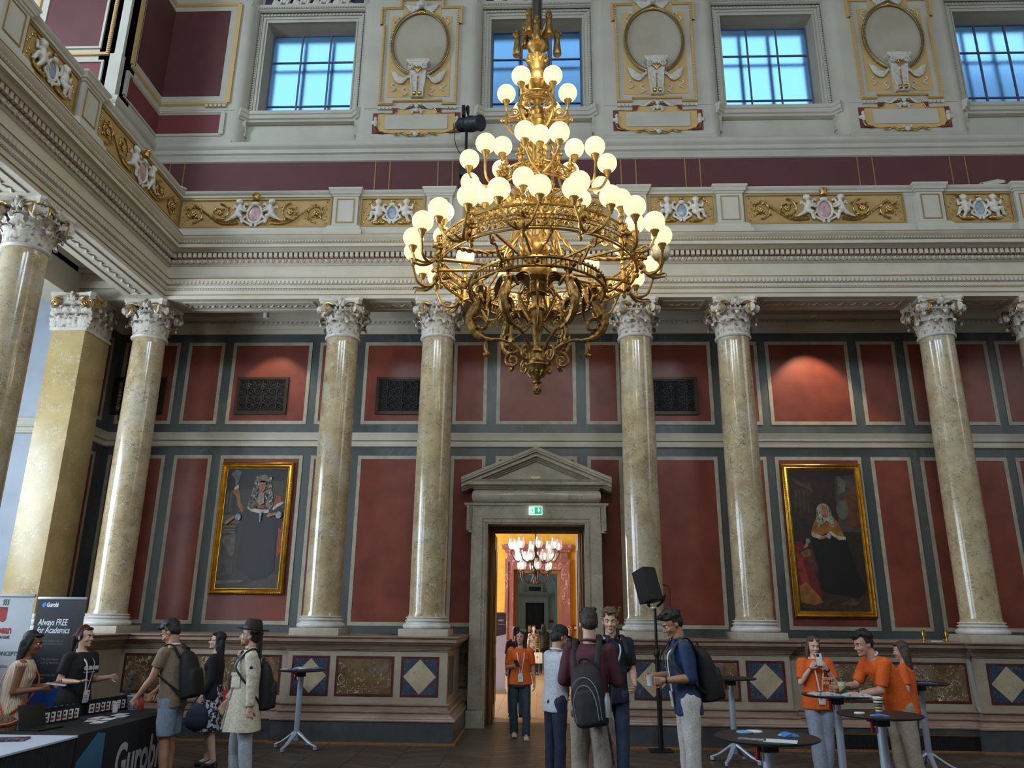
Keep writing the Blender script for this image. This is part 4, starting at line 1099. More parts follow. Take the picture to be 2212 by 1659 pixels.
# ================================================================ oval wreath cartouches and name plaques between the windows
stripm = mat('silver_gilt', (150,132,92), .35, .8)
def cart(xc, lab1, lab2):
    t = thing('wreath_cartouche', lab1, 'cartouche', (xc, YW, 0), 0, 'oval wreath cartouches between the upper windows')
    # stepped frame outline
    def step(o, zb, zt):
        w1, w2 = .89-o, .965-o
        return [(-w1, zb+o), (-.55, zb+o), (-.55, zb+.08+o), (.55, zb+.08+o), (.55, zb+o), (w1, zb+o), (w1, 15.05), (w2, 15.05+o*0), (w2, zt-o), (.52-o, zt-o), (.52-o, zt+.24-o), (-.52+o, zt+.24-o), (-.52+o, zt-o), (-w2, zt-o), (-w2, 15.05), (-w1, 15.05)]
    m = MB().ring(step(0, 12.86, 15.56), step(.06, 12.86, 15.56), -.05, .0); m.ring(step(.015, 12.86, 15.56), step(.04, 12.86, 15.56), -.065, -.04)
    obj('stepped_frame', m, ochrel, t, fixn=True, smooth=False)
    o_ = MB()
    for k in range(52):
        for s in (-1, 1): o_.box(s*.86-.018, s*.86+.018, -.07, -.05, 12.97+k*.05-.012, 12.97+k*.05+.012)
    q = obj('frame_beads', o_, ochrel, t); q['kind'] = 'stuff'
    obj('ochre_ground', MB().prism([(-.71, 13.08), (.71, 13.08), (.71, 15.30), (.45, 15.30), (.45, 15.52), (-.45, 15.52), (-.45, 15.30), (-.71, 15.30)], -.012, 0), ochrel, t, fixn=True, smooth=False)
    N = 64; rx, rz, zc_ = .655, .875, 14.50
    el = lambda k, f=1., n=N: (rx*f*cos(2*pi*k/n), zc_+rz*f*sin(2*pi*k/n))
    obj('oval_field', MB().prism([el(k, .95) for k in range(N)], -.022, 0), mat('warm_grey_plaster', (176,168,152), .8, noise=(1.2, (166,156,138), .4, .6), coords='World'), t, fixn=True, smooth=False)
    m = MB().tube([(el(k)[0], -.04, el(k)[1]) for k in range(N)], .034, 8, closed=True)
    for k in range(N*2):
        for s in (-1, 1):
            x, z = el(k+.5, 1., N*2); a = atan2(rz*cos(2*pi*(k+.5)/(N*2)), -rx*sin(2*pi*(k+.5)/(N*2)))
            M_ = Matrix.Rotation(-a+s*.5, 3, 'Y')
            d = Vector((cos(a), 0, sin(a))); n_ = Vector((-d.z, 0, d.x))
            p = Vector((x, -.066, z))+n_*s*.024
            m.ball(p, (.034, .014, .013), 6, 4, M_)
    obj('laurel_wreath', m, stripm, t)
    obj('wreath_tie', MB().ball((0, -.07, zc_+rz), (.08, .04, .05), 10, 6).ball((-.06, -.06, zc_+rz), (.04, .035, .055), 8, 6).ball((.06, -.06, zc_+rz), (.04, .035, .055), 8, 6), gilt, t)
    # winged cherub head
    P = [('e', (0, -.09, 15.56), (.085, .09, .10)), ('e', (0, -.17, 15.545), (.016, .02, .02)), ('e', (-.04, -.15, 15.52), (.03, .03, .03)), ('e', (.04, -.15, 15.52), (.03, .03, .03)), ('e', (0, -.155, 15.495), (.03, .03, .02))]
    for k in range(9):
        a = -.3+k*.47; P.append(('e', (.095*cos(a), -.07, 15.575+.095*sin(a)), (.035, .05, .035)))
    for s in (-1, 1):
        for k in range(5):
            P.append(('c', (s*.07, -.05, 15.50), (s*(.40-.035*k), -.035, 15.60-.055*k), .035, .02))
    obj('cherub_head', blob(P, .016, 2, whitest, 'cherub_head'), None, t)
    # console at the foot of the oval
    pf = spl([(0, 13.02), (-.12, 13.03), (-.145, 13.12), (-.10, 13.22), (-.09, 13.45), (-.13, 13.66), (-.18, 13.78), (-.19, 13.86), (0, 13.88)], 4)
    m = MB()
    n = len(pf); b_ = 0
    for i, p in enumerate(pf):
        hw = .135+.07*max(0, min(1, (p.y-13.02)/.86))
        m.v += [(-hw, p.x, p.y), (hw, p.x, p.y)]
    for i in range(n-1): m.face((2*i, 2*i+1, 2*i+3, 2*i+2))
    m.face([2*i for i in range(n)]); m.face([2*i+1 for i in reversed(range(n))])
    m.bbox(-.26, .26, -.20, 0, 13.88, 13.97, .015).bbox(-.235, .235, -.19, 0, 13.84, 13.89, .01)
    obj('console', m, whitest, t, fixn=True, ang=40)
    m = MB()
    for s in (-1, 1):
        m.tube([(s*.16+u_, -.20, 13.76+w_) for u_, w_ in spiral(.075, .015, 1.7, 24, pi/2, s)], .014, 6)
        m.tube(spl([(s*.17, -.13, 13.62), (s*.15, -.10, 13.4), (s*.12, -.14, 13.12)], 5), .018, 6)
    obj('console_volutes', m, whitest, t)
    m = MB()
    for k in range(11): m.ball((0, -.115-.015*abs(k-5)/5, 13.12+k*.042), .019, 6, 5)
    for k in range(5):
        a = pi/2+(k-2)*.55
        m.tube(spl([(0, -.17, 13.62), (.06*cos(a), -.19, 13.66+.06*sin(a)), (.12*cos(a), -.185, 13.66+.12*sin(a))], 4), [.016]*8+[.006], 6)
    for s in (-1, 1): m.lathe([(.03, -.05), (.055, -.03), (.055, .03), (.03, .05)], c=(s*.06, -.12, 13.09), seg=10, ax='x')
    obj('gilt_leaves', m, gilt, t)
    # swags of cloth and ribbons
    m = MB()
    for s in (-1, 1):
        for k in range(5):
            m.tube(spl([(s*.20, -.05, 13.66-.02*k), (s*.36, -.075+.008*k, 13.42+.035*k), (s*.52, -.06, 13.50+.045*k), (s*.62, -.04, 13.78-.01*k)], 5), [.022]*15+[.012], 6)
        for j, (x0, z0) in enumerate(((.30, 13.30), (.56, 13.42))):
            m.tube([(s*(x0+.05*sin(i*.9)), -.03-.01*cos(i*.9), z0-.026*i) for i in range(9)], [.016]*8+[.006], 5)
        m.tube([(s*(.60+.045*sin(i*.9)), -.03, 15.16-.035*i) for i in range(10)], [.016]*9+[.006], 5)
        m.tube([(s*(.42+.02*i), -.03, 15.25-.03*sin(i*1.1)) for i in range(9)], .016, 5)
    obj('swags_and_ribbons', m, whitest, t)
    m = MB()
    for s in (-1, 1):
        for k in range(4): m.box(s*.72-.16+k*.085, s*.72-.10+k*.085, -.05, 0, 12.74, 12.80)
    obj('guttae', m, whitest, t)
    # name plaque, left blank
    p = thing('name_plaque', lab2, 'plaque', (xc, YW, 0), 0, 'blank name plaques below the wreath cartouches')
    obj('maroon_ground', MB().box(-.985, .985, -.01, 0, 12.13, 12.66).box(-.55, .55, -.01, 0, 12.66, 12.80), maroonl, p)
    out = [(-.86, 12.62), (-.45, 12.62), (-.42, 12.74), (.42, 12.74), (.45, 12.62), (.86, 12.62), (.88, 12.3), (.80, 12.16), (.55, 12.12), (.3, 12.14), (.2, 12.10), (-.2, 12.10), (-.3, 12.14), (-.55, 12.12), (-.80, 12.16), (-.88, 12.3)]
    obj('ochre_cartouche', MB().prism(out, -.03, 0), ochrel, p, fixn=True, smooth=False)
    obj('blank_tablet', MB().prism([(-.70, 12.24), (-.66, 12.21), (.66, 12.21), (.70, 12.24), (.70, 12.55), (.66, 12.58), (-.66, 12.58), (-.70, 12.55)], -.05, 0), creamw, p, fixn=True, smooth=False)
    m = MB(); g_ = MB()
    for s in (-1, 1):
        m.tube([(s*.91, -.05, 12.52-.035*i) for i in range(8)], [.03, .04, .03, .045, .05, .045, .03, .04], 8); m.ball((s*.96, -.05, 12.38), (.05, .03, .05), 8, 6)
        g_.tube(spl([(s*.05, -.05, 12.07), (s*.18, -.05, 12.05), (s*.30, -.05, 12.12), (s*.42, -.05, 12.07), (s*.5, -.05, 12.10)], 5), .016, 6)
        g_.tube(spl([(s*.92, -.05, 12.26), (s*.88, -.06, 12.16), (s*.72, -.05, 12.13)], 5), .018, 6)
        g_.tube(spl([(s*.86, -.04, 12.635), (s*.5, -.04, 12.625), (s*.44, -.04, 12.70), (s*.40, -.04, 12.75)], 5), .012, 6)
        m.tube(spl([(s*.04, -.06, 12.86), (s*.16, -.07, 12.82), (s*.30, -.05, 12.74), (s*.40, -.04, 12.78)], 5), [.03]*10+[.02]*5+[.01], 6)
        for k in range(4): m.tube([(s*.05, -.06, 12.72), (s*(.17-.02*k), -.05, 12.70-.035*k)], [.026, .014], 6)
        g_.ball((s*.10, -.08, 12.80), (.035, .03, .035), 8, 6)
    m.ball((0, -.08, 12.80), (.05, .045, .06), 10, 8).ball((0, -.08, 12.68), (.055, .05, .055), 10, 8)
    m.ball((0, -.06, 12.08), (.06, .04, .06), 10, 8).ball((-.07, -.05, 12.13), (.04, .03, .03), 8, 6).ball((.07, -.05, 12.13), (.04, .03, .03), 8, 6)
    obj('stucco_ornament', m, whitest, p); obj('gilt_scrolls', g_, gilt, p)
    return t, p
c0, p0 = cart(-PC, 'oval wreath cartouche with cherub head, between the first and second upper windows from the left', 'blank plaque with gilt scrolls under the left oval wreath, above the stage light')
for xc, a, b_ in ((PC, 'oval wreath cartouche directly right of the chandelier top', 'blank plaque with gilt scrolls right of the chandelier'),
                  (3*PC, 'oval wreath cartouche farthest to the right, above the flat white floodlight', 'blank plaque with gilt scrolls near the right picture edge')):
    dup(c0, (xc, YW, 0), label=a); dup(p0, (xc, YW, 0), label=b_)
# ================================================================ pictures and fittings on the walls
def text(name, s, size, m, parent, loc, rot=(pi/2, 0, 0), align='LEFT', depth=.0008, shear=0., xs=1., bold=0.):
    c = bpy.data.curves.new(name, 'FONT'); c.body = s; c.size = size; c.align_x = align; c.extrude = depth; c.shear = shear; c.resolution_u = 3
    if bold: c.offset = bold
    o = bpy.data.objects.new('tmp', c); COL.objects.link(o)
    dg = bpy.context.evaluated_depsgraph_get()
    me = bpy.data.meshes.new_from_object(o.evaluated_get(dg)); me.name = name
    bpy.data.objects.remove(o); bpy.data.curves.remove(c)
    me.materials.clear(); me.materials.append(m)
    q = bpy.data.objects.new(name, me); COL.objects.link(q); q.location = loc; q.rotation_euler = rot; q.scale = (xs, 1, 1)
    if parent is not None: q.parent = parent
    return q
def paint(n, c, r=.45): return mat('oil_'+n, c, r, noise=(9, tuple(max(0, int(x*.72)) for x in c), .38, .68), bump=(80, .08))
def picture(name, label, xc, z0, w, h):
    t = thing('framed_portrait', label, 'painting', (xc, YW-.015, z0))
    # moulded frame, leaning a little off the wall
    prof = [(0, 0), (.0, .05), (.018, .075), (.03, .08), (.042, .07), (.05, .045), (.07, .05), (.085, .062), (.095, .05), (.105, .03), (.112, .03), (.115, .0)]
    m = MB(); b = 0; n = len(prof)
    cor = [(-w/2, 0, 1, 1), (w/2, 0, -1, 1), (w/2, h, -1, -1), (-w/2, h, 1, -1)]
    for cx, cz, sx, sz in cor:
        for a, d in prof: m.v.append((cx+sx*a, -d, cz+sz*a))
    for k in range(4):
        j = (k+1) % 4
        for i in range(n-1): m.face((k*n+i, j*n+i, j*n+i+1, k*n+i+1))
    obj('gilt_frame', m, gold, t, fixn=True)
    m = MB(); st = .045
    for k in range(int(w/st)):
        x = -w/2+.03+k*(w-.06)/int(w/st)
        for z in (.03, h-.03): m.ball((x, -.082, z), (.015, .012, .011), 6, 4)
    for k in range(int(h/st)):
        z = .03+k*(h-.06)/int(h/st)
        for s in (-1, 1): m.ball((s*(w/2-.03), -.082, z), (.011, .012, .015), 6, 4)
    q = obj('frame_beading', m, gold, t); q['kind'] = 'stuff'
    cw, chh = w-.22, h-.22
    def L(poly, col, i):
        pass
    return t, cw, chh
def layers(t, cw, chh, bgc, items, name='canvas'):
    """oil painting: flat patches of colour on the canvas, in order from back to front"""
    m = MB(); mats = [paint(*bgc)]
    m.box(-cw/2-.01, cw/2+.01, -.02, -.0, .10, .12+chh)
    for i, (poly, col) in enumerate(items):
        mm = paint(*col)
        if mm not in mats: mats.append(mm)
        m.cur = mats.index(mm)
        pts = [((u-.5)*cw, .11+v*chh) for u, v in poly]
        y = -.0205-.0004*i
        b = len(m.v); m.v += [(x, y, z) for x, z in pts]; m.face(range(b, b+len(pts)))
        # make it face -y
        a = sum(pts[k][0]*pts[(k+1) % len(pts)][1]-pts[(k+1) % len(pts)][0]*pts[k][1] for k in range(len(pts)))
        if a < 0: m.f[-1] = tuple(reversed(m.f[-1]))
    obj(name, m, mats, t, smooth=False)
def ell(u, v, ru, rv, n=14, a0=0): return [(u+ru*cos(2*pi*k/n+a0), v+rv*sin(2*pi*k/n+a0)) for k in range(n)]
FL = ('flesh', (168,112,84)); FL2 = ('flesh_shade', (128,78,58)); DK = ('black_robe', (20,18,18)); BG1 = ('umber', (50,42,34)); WG = ('wig_grey', (112,104,90)); WL = ('wig_light', (176,168,148)); WD = ('wig_dark', (62,54,46))
ER = ('ermine', (186,178,162)); RED = ('scarlet', (150,56,30)); OC = ('ochre_silk', (150,98,40)); LIN = ('linen', (150,152,160)); STN = ('stone', (96,86,76)); STD = ('stone_dark', (64,56,48))
t1, cw, chh = picture('p', 'gilt-framed dark portrait of a man in a long curly wig, left of the door', -5.415, 2.2, 1.41, 2.49)
it = [([(0, .82), (1, .82), (1, 1), (0, 1)], ('dark_top', (28,24,24))), ([(.55, .45), (1, .45), (1, .9), (.7, .88)], ('olive_back', (60,54,40))),
      ([(0, .62), (.14, .62), (.13, .80), (.02, .80)], STD), ([(.03, .62), (.05, .62), (.055, .80), (.04, .80)], STN), ([(.08, .62), (.10, .62), (.10, .80), (.085, .80)], STN),
      ([(.10, .80), (.2, .84), (.27, .70), (.33, .66), (.30, .62), (.22, .68), (.18, .76)], OC), ([(.06, .95), (.14, .99), (.23, .97), (.18, .86), (.15, .84), (.14, .9)], ('blue_grey_cloth', (92,94,104))), ([(.13, .83), (.2, .86), (.21, .83), (.14, .81)], ER),
      ([(0, .53), (.28, .53), (.28, .60), (0, .60)], STN), ([(.0, .51), (.26, .51), (.26, .53), (0, .53)], STD), ([(.01, .10), (.25, .12), (.25, .51), (.01, .51)], STD), ([(.01, .40), (.20, .25), (.25, .28), (.25, .45), (.06, .42)], STN),
      ([(0, .03), (.4, .05), (.46, .065), (.2, .07), (0, .06)], STN), ([(.5, .02), (1, .0), (1, .12), (.7, .1)], ('floor_brown', (70,52,38))),
      ([(.93, .25), (1.0, .30), (1.0, .55), (.92, .52)], RED), ([(.80, .66), (.84, .77), (.92, .76), (.93, .70), (.90, .64)], RED),
      ([(.30, .60), (.38, .655), (.50, .66), (.80, .64), (.88, .68), (.95, .66), (.98, .56), (.96, .48), (.92, .50), (.90, .36), (.92, .16), (.86, .12), (.80, .08), (.60, .06), (.42, .12), (.30, .17), (.31, .36), (.33, .47), (.30, .55)], DK),
      ([(.38, .66), (.40, .69), (.48, .66), (.62, .645), (.74, .65), (.74, .62), (.60, .615), (.46, .63)], ER), ([(.80, .66), (.86, .695), (.95, .715), (.97, .70), (.88, .67), (.81, .64)], ER), ([(.53, .69), (.56, .66), (.66, .66), (.66, .71), (.59, .72)], RED),
      (ell(.60, .83, .155, .115, 20), WG), ([(.46, .86), (.42, .76), (.38, .68), (.44, .645), (.54, .68), (.56, .80)], WG), ([(.74, .86), (.78, .78), (.80, .68), (.74, .64), (.68, .68), (.65, .80)], WG)]
rg = random.Random(5)
for k in range(70):
    a = rg.random(); s = -1 if k % 2 else 1
    v = .655+.27*a; u = .60+s*(.055+.10*rg.random()*(1-.35*abs(a-.5)))*(1 if a > .4 else 1.25)
    it.append((ell(u, v, .012+.006*rg.random(), .009, 7), WL if rg.random() < .45 else WD))
it += [(ell(.605, .845, .052, .052, 16), FL), (ell(.595, .83, .03, .03, 10), ('cheek', (176,100,78))), ([(.555, .875), (.60, .90), (.655, .875), (.64, .885), (.57, .885)], WD), ([(.575, .858), (.595, .861), (.595, .856), (.575, .854)], WD), ([(.615, .861), (.64, .858), (.64, .853), (.615, .856)], WD), ([(.60, .858), (.61, .835), (.592, .833)], FL2), ([(.585, .818), (.62, .818), (.603, .811)], ('lips', (120,52,44))),
       ([(.56, .79), (.65, .79), (.66, .70), (.60, .68), (.55, .70)], ('lace', (140,128,112))), ([(.60, .63), (.64, .63), (.625, .54), (.61, .54)], LIN),
       (ell(.255, .58, .05, .028, 12), LIN), ([(.05, .535), (.10, .56), (.19, .59), (.20, .57), (.14, .545), (.10, .525), (.07, .515)], FL), (ell(.915, .60, .05, .03, 12), LIN), ([(.72, .59), (.76, .615), (.88, .62), (.88, .60), (.80, .59), (.74, .58)], FL)]
for k in range(5): it.append(([(.04, .498-.012*k), (.24-.02*(k % 2), .498-.012*k), (.24-.02*(k % 2), .502-.012*k), (.04, .502-.012*k)], ('inscription', (150,132,100))))
layers(t1, cw, chh, BG1, it)
t2, cw, chh = picture('p', 'gilt-framed portrait of an old man in white wig and golden cape', 5.405, 1.89, 1.475, 2.80)
it = [([(.60, .55), (.70, .66), (.68, .80), (.70, .95), (1, .97), (1, .55)], ('storm_sky', (72,66,62))), ([(.72, .82), (.82, .84), (.86, .92), (.74, .96)], ('cloud', (98,94,88))), ([(.78, .76), (.90, .88), (1, .90), (1, .60), (.80, .58)], ('russet_sky', (98,58,40))), (ell(.76, .71, .09, .07, 16), ('cloud', (98,94,88))),
      ([(.04, .92), (.1, .98), (.5, .99), (.62, .97), (.64, .8), (.55, .7), (.3, .74), (.1, .7)], ('brown_drape', (52,34,28))), ([(.05, .95), (.2, .9), (.32, .90), (.37, .83), (.33, .84), (.24, .87), (.1, .9)], ('drape_light', (84,58,48))),
      ([(.03, .68), (.32, .68), (.31, .86), (.06, .86)], ('column_brown', (58,42,34)))]
for k in range(4): it.append(([(.07+.06*k, .69), (.09+.06*k, .69), (.10+.06*k, .85), (.085+.06*k, .85)], ('drape_light', (84,58,48))))
it += [([(0, .02), (1, .0), (1, .14), (.5, .12), (0, .14)], ('floor_dark', (62,44,32))), ([(.58, .05), (.75, .09), (.86, .06), (.8, .04)], ('floor_light', (92,70,48))),
       ([(.01, .48), (.12, .48), (.18, .40), (.30, .18), (.34, .12), (.2, .08), (.02, .10)], ('crimson_cloth', (116,30,28))), ([(.02, .42), (.10, .36), (.17, .2), (.1, .16), (.03, .26)], ('crimson_light', (146,48,42))), ([(.02, .17), (.12, .20), (.3, .1), (.34, .06), (.2, .04), (.02, .06)], OC), ([(.16, .42), (.26, .43), (.30, .30), (.28, .24), (.22, .28)], ('brown_cloth', (94,50,34))), ([(.08, .40), (.18, .43), (.24, .42), (.22, .38), (.12, .37)], ('gilt_cap', (140,98,42))),
       ([(.28, .52), (.36, .55), (.60, .56), (.76, .53), (.82, .40), (.90, .24), (.97, .14), (.86, .09), (.60, .11), (.40, .13), (.34, .16), (.33, .35), (.27, .46)], DK),
       ([(.37, .66), (.62, .66), (.70, .58), (.76, .50), (.66, .49), (.50, .545), (.38, .515), (.26, .54), (.30, .60)], OC), ([(.26, .53), (.29, .55), (.40, .525), (.44, .515), (.38, .50), (.28, .515)], ER), ([(.52, .55), (.55, .555), (.66, .52), (.76, .515), (.76, .495), (.66, .495), (.58, .52)], ER),
       (ell(.475, .70, .10, .055, 18), WL), ([(.38, .72), (.36, .62), (.38, .58), (.45, .61), (.44, .70)], WL), ([(.57, .71), (.61, .64), (.60, .58), (.55, .60), (.53, .68)], WL)]
for k in range(46):
    s = -1 if k % 2 else 1; a = rg.random(); it.append((ell(.485+s*(.07+.04*rg.random()), .595+.14*a, .01, .006, 6), WG if rg.random() < .6 else ER))
it += [(ell(.49, .70, .052, .042, 16), FL), ([(.455, .715), (.475, .717), (.475, .712), (.455, .711)], WD), ([(.50, .717), (.525, .715), (.525, .711), (.50, .712)], WD), ([(.485, .712), (.497, .694), (.478, .692)], FL2), ([(.47, .68), (.51, .68), (.49, .675)], ('lips', (120,52,44))),
       ([(.455, .65), (.53, .65), (.535, .615), (.50, .63), (.455, .612)], ('white_bands', (206,204,198))), ([(.35, .495), (.42, .52), (.48, .53), (.48, .51), (.40, .495)], FL), (ell(.51, .52, .03, .022, 10), LIN), (ell(.20, .485, .035, .018, 10), LIN), ([(.12, .43), (.16, .47), (.20, .475), (.20, .45), (.16, .435)], FL)]
layers(t2, cw, chh, ('umber_red', (46,34,28)), it)
# ---------------------------------------------------------------- wall grilles
def grille(label, xc, w):
    t = thing('wall_grille', label, 'grille', (xc, YW, 5.67), 0, 'dark iron wall grilles')
    h = .77
    obj('bronze_frame', MB().frame(-w/2, w/2, 0, h, .055, -.05, .0).frame(-w/2+.05, w/2-.05, .05, h-.05, .02, -.03, .0), bronze, t, fixn=True)
    obj('dark_back', MB().box(-w/2+.04, w/2-.04, -.012, .0, .04, h-.04), mat('grille_black', (14,13,16), .8), t)
    m = MB(); nx = 3
    cw_ = (w-.14)/nx
    for i in range(nx):
        cx = -w/2+.07+cw_*(i+.5)
        m.tube([(cx, -.028, .06), (cx, -.028, h-.06)], .007, 5)
        for k in range(4):
            cz = .06+(h-.12)*(k+.5)/4
            for s in (-1, 1):
                m.tube([(cx+s*cw_*.27+u_, -.028, cz+w_) for u_, w_ in spiral(.085, .018, 1.5, 20, pi if s > 0 else 0, s if k % 2 else -s)], .007, 5)
            m.ball((cx, -.03, cz), (.022, .012, .022), 6, 5)
        for k in range(2):
            cz = h*(.3+.4*k)
            for q in range(5):
                a = 2*pi*q/5; m.ball((cx+.03*cos(a), -.034, cz+.03*sin(a)), (.016, .008, .016), 6, 4)
    q = obj('scroll_ironwork', m, mat('wrought_iron', (52,46,44), .5, .4), t); q['kind'] = 'stuff'
    return t
g0 = grille('iron scroll grille high above the left portrait, in the warm lamp light', -5.508, 1.04)
dup(g0, (-2.68, YW, 5.67), label='iron scroll grille half behind the column left of the doorway')
dup(g0, (2.66, YW, 5.67), label='iron scroll grille half behind the column right of the doorway')
dup(g0, (-8.02, YW, 5.67), label='iron scroll grille split by the corner column at the far left')
# ---------------------------------------------------------------- downlights of the aisle ceiling
lampw = mat('white_lamp_body', (200,198,192), .4)
def downlight(x, label, p, tx):
    t = thing('downlight', label, 'lamp', (x, 14.0, 7.43), 0, 'tube downlights under the aisle ceiling')
    obj('lamp_body', MB().lathe([(.05, .0), (.055, .0), (.055, .40), (.07, .405), (.07, .43), (0, .43)], seg=20), lampw, t)
    obj('lamp_glass', MB().lathe([(0, .004), (.05, .004), (.05, .012), (0, .012)], seg=20), mat('lamp_glow', (255,250,240), .4, emit=((255,244,224), 14)), t)
    spot('downlight_beam', (x, 14.0, 7.41), (tx, YW+.05, 4.9), p, (1, .80, .56), 78, .45, .04)
downlight(-5.31, 'white tube downlight on the aisle ceiling above the left portrait', 60, -5.2)
downlight(5.32, 'white tube downlight on the aisle ceiling above the right portrait', 150, 5.4)
# ---------------------------------------------------------------- exit sign, name plate, switch plate
green = mat('exit_green', (0,150,110), .4, emit=((20,190,140), .55)); wsig = mat('exit_white', (225,250,240), .4, emit=((225,255,240), .75))
t = thing('exit_sign', 'green and white emergency exit sign with running man above the doorway', 'sign', (-.012, 14.40, 3.665))
obj('box', MB().bbox(-.125, .125, -.02, .045, 0, .148, .006), wsig, t); obj('green_field', MB().box(-.115, .115, -.024, -.018, .01, .138), green, t)
m = MB()
y0_, y1_ = -.026, -.022
m.prism([(.03, .085), (.05, .085), (.05, .125), (.068, .125), (.068, .085), (.088, .085), (.059, .04)], y0_, y1_)
m.ring([(-.105, .02), (-.02, .02), (-.02, .128), (-.105, .128)], [(-.1, .025), (-.03, .025), (-.03, .123), (-.1, .123)], y0_, y1_)
m.prism([(-.098, .026), (-.035, .026), (-.035, .12), (-.098, .12)], -.0245, -.022)
obj('arrow', m, wsig, t, fixn=True, smooth=False)
m = MB().lathe([(0, -.028), (.009, -.028), (.009, -.022), (0, -.022)], c=(-.06, 0, .108), seg=12, ax='y')
for q in ([(-.075, .097), (-.058, .10), (-.052, .07), (-.066, .066)], [(-.066, .068), (-.053, .07), (-.045, .048), (-.052, .046)], [(-.062, .068), (-.07, .045), (-.09, .035), (-.09, .042), (-.075, .05), (-.07, .068)], [(-.058, .098), (-.045, .085), (-.04, .09), (-.052, .101)], [(-.072, .097), (-.088, .09), (-.086, .075), (-.081, .077), (-.081, .087), (-.07, .091)]):
    m.prism(q, -.028, -.0245)
obj('running_man', m, green, t, fixn=True, smooth=False)
t = thing('name_plate', 'tiny bright plate in the pediment above the doorway', 'plate', (-.012, 14.46, 4.345))
obj('plate', MB().bbox(-.085, .085, -.012, .0, 0, .042, .004), mat('ivory_plate', (226,204,150), .4), t)
t = thing('switch_plate', 'small brass switch plate on the red wall right of the doorway', 'switch', (1.53, YW-.008, 1.93))
obj('plate', MB().bbox(-.035, .035, -.012, 0, 0, .12, .004), brass, t); obj('switch_knob', MB().lathe([(.012, -.03), (.012, -.01)], c=(0, 0, .085), seg=10, ax='y').lathe([(.012, -.03), (.012, -.01)], c=(0, 0, .035), seg=10, ax='y'), bronze, t)
# ---------------------------------------------------------------- lamps and a camera up on the parapet
t = thing('stage_light', 'black stage spotlight on a stand behind the parapet, beside the chandelier globes', 'spotlight', (-1.47, 14.0, 8.52))
obj('stand', MB().tube([(0, 0, 0), (0, 0, 3.1)], .03, 10).bbox(-.12, .12, -.12, .12, 2.0, 2.45, .02), blackm, t)
hd = obj('lamp_head', MB().lathe([(0, -.34), (.09, -.33), (.13, -.25), (.14, -.05), (.15, 0), (.17, .02), (.17, .12), (.155, .14), (.155, .30), (.17, .31), (.17, .34), (.14, .35), (0, .33)], seg=24, ax='x'), mat('dark_blue_black', (34,38,50), .45), t, (.05, -.05, 3.25), (0, R(18), R(-35)))
m = MB()
for k in range(9): m.lathe([(.142, -.24+k*.022), (.15, -.235+k*.022), (.142, -.228+k*.022)], seg=20, ax='x')
obj('cooling_fin', m, MATS['dark_blue_black'], hd)['kind'] = 'stuff'
obj('yoke', MB().tube(spl([(.05, -.22, 3.25), (.05, -.22, 3.55), (.0, -.1, 3.62), (.0, .1, 3.62), (.05, .2, 3.5), (.05, .2, 3.25)], 5), .02, 6).box(-.10, -.03, -.14, .0, 3.42, 3.66), blackm, t)
obj('cable', MB().tube(spl([(-.26, -.15, 3.2), (-.24, -.2, 3.0), (-.2, -.1, 2.7), (-.02, 0, 2.4)], 6), .008, 5), blackm, t)
t = thing('flood_panel', 'flat white floodlight panel resting on the parapet at the far right', 'floodlight', (8.50, 13.0, 9.52), R(-10))
obj('lamp_panel', MB().bbox(-.17, .17, -.13, .13, -.02, .02, .008), lampw, t, (0, 0, .17), (R(38), R(-8), 0)); obj('lens', MB().box(-.14, .14, -.10, .10, -.024, -.02), mat('led_lens', (214,210,190), .3), t, (0, 0, .17), (R(38), R(-8), 0))
obj('bracket', MB().tube(spl([(-.16, 0, .0), (-.17, 0, .10), (-.16, 0, .18)], 4), .012, 6).tube(spl([(.16, 0, .0), (.17, 0, .10), (.16, 0, .18)], 4), .012, 6).box(-.18, .18, -.04, .04, 0, .012), blackm, t)
t = thing('camera_dome', 'small black and white security camera on the parapet corner at the left', 'camera', (-6.83, 12.95, 9.52))
obj('body', MB().bbox(-.05, .05, -.09, .09, .02, .13, .02), black, t, (0, 0, 0), (R(-14), 0, R(60))); obj('sunshield', MB().bbox(-.06, .06, -.13, .09, .125, .145, .006), lampw, t, (0, 0, 0), (R(-14), 0, R(60))); obj('mount', MB().lathe([(.04, 0), (.02, .02), (.015, .05)], seg=10), black, t)
# brass fittings on the pedestal ledge
def fit(x, label):
    t = thing('brass_fitting', label, 'fitting', (x, 12.82, 1.542), 0, 'brass fittings on the pedestal ledge')
    obj('body', MB().lathe([(.0, 0), (.03, 0), (.03, .012), (.018, .02), (.018, .07), (.03, .08), (.034, .12), (.026, .16), (.03, .17), (0, .172)], seg=16), brass, t); obj('valve', MB().tube([(-.06, 0, .03), (0, 0, .03)], .008, 6).ball((-.062, 0, .03), .012, 8, 6), brass, t)
    return t
fit(6.02, 'brass fitting on the pedestal ledge beside the orange shirts, left of two'); fit(6.37, 'brass fitting on the pedestal ledge nearest the right column, right of two')
tag(obj('adapter', MB().bbox(-.08, .08, -.04, .04, 0, .02, .006), lampw, None, (6.2, 12.8, 1.542)), 'small white adapter lying between the two brass fittings', 'adapter')
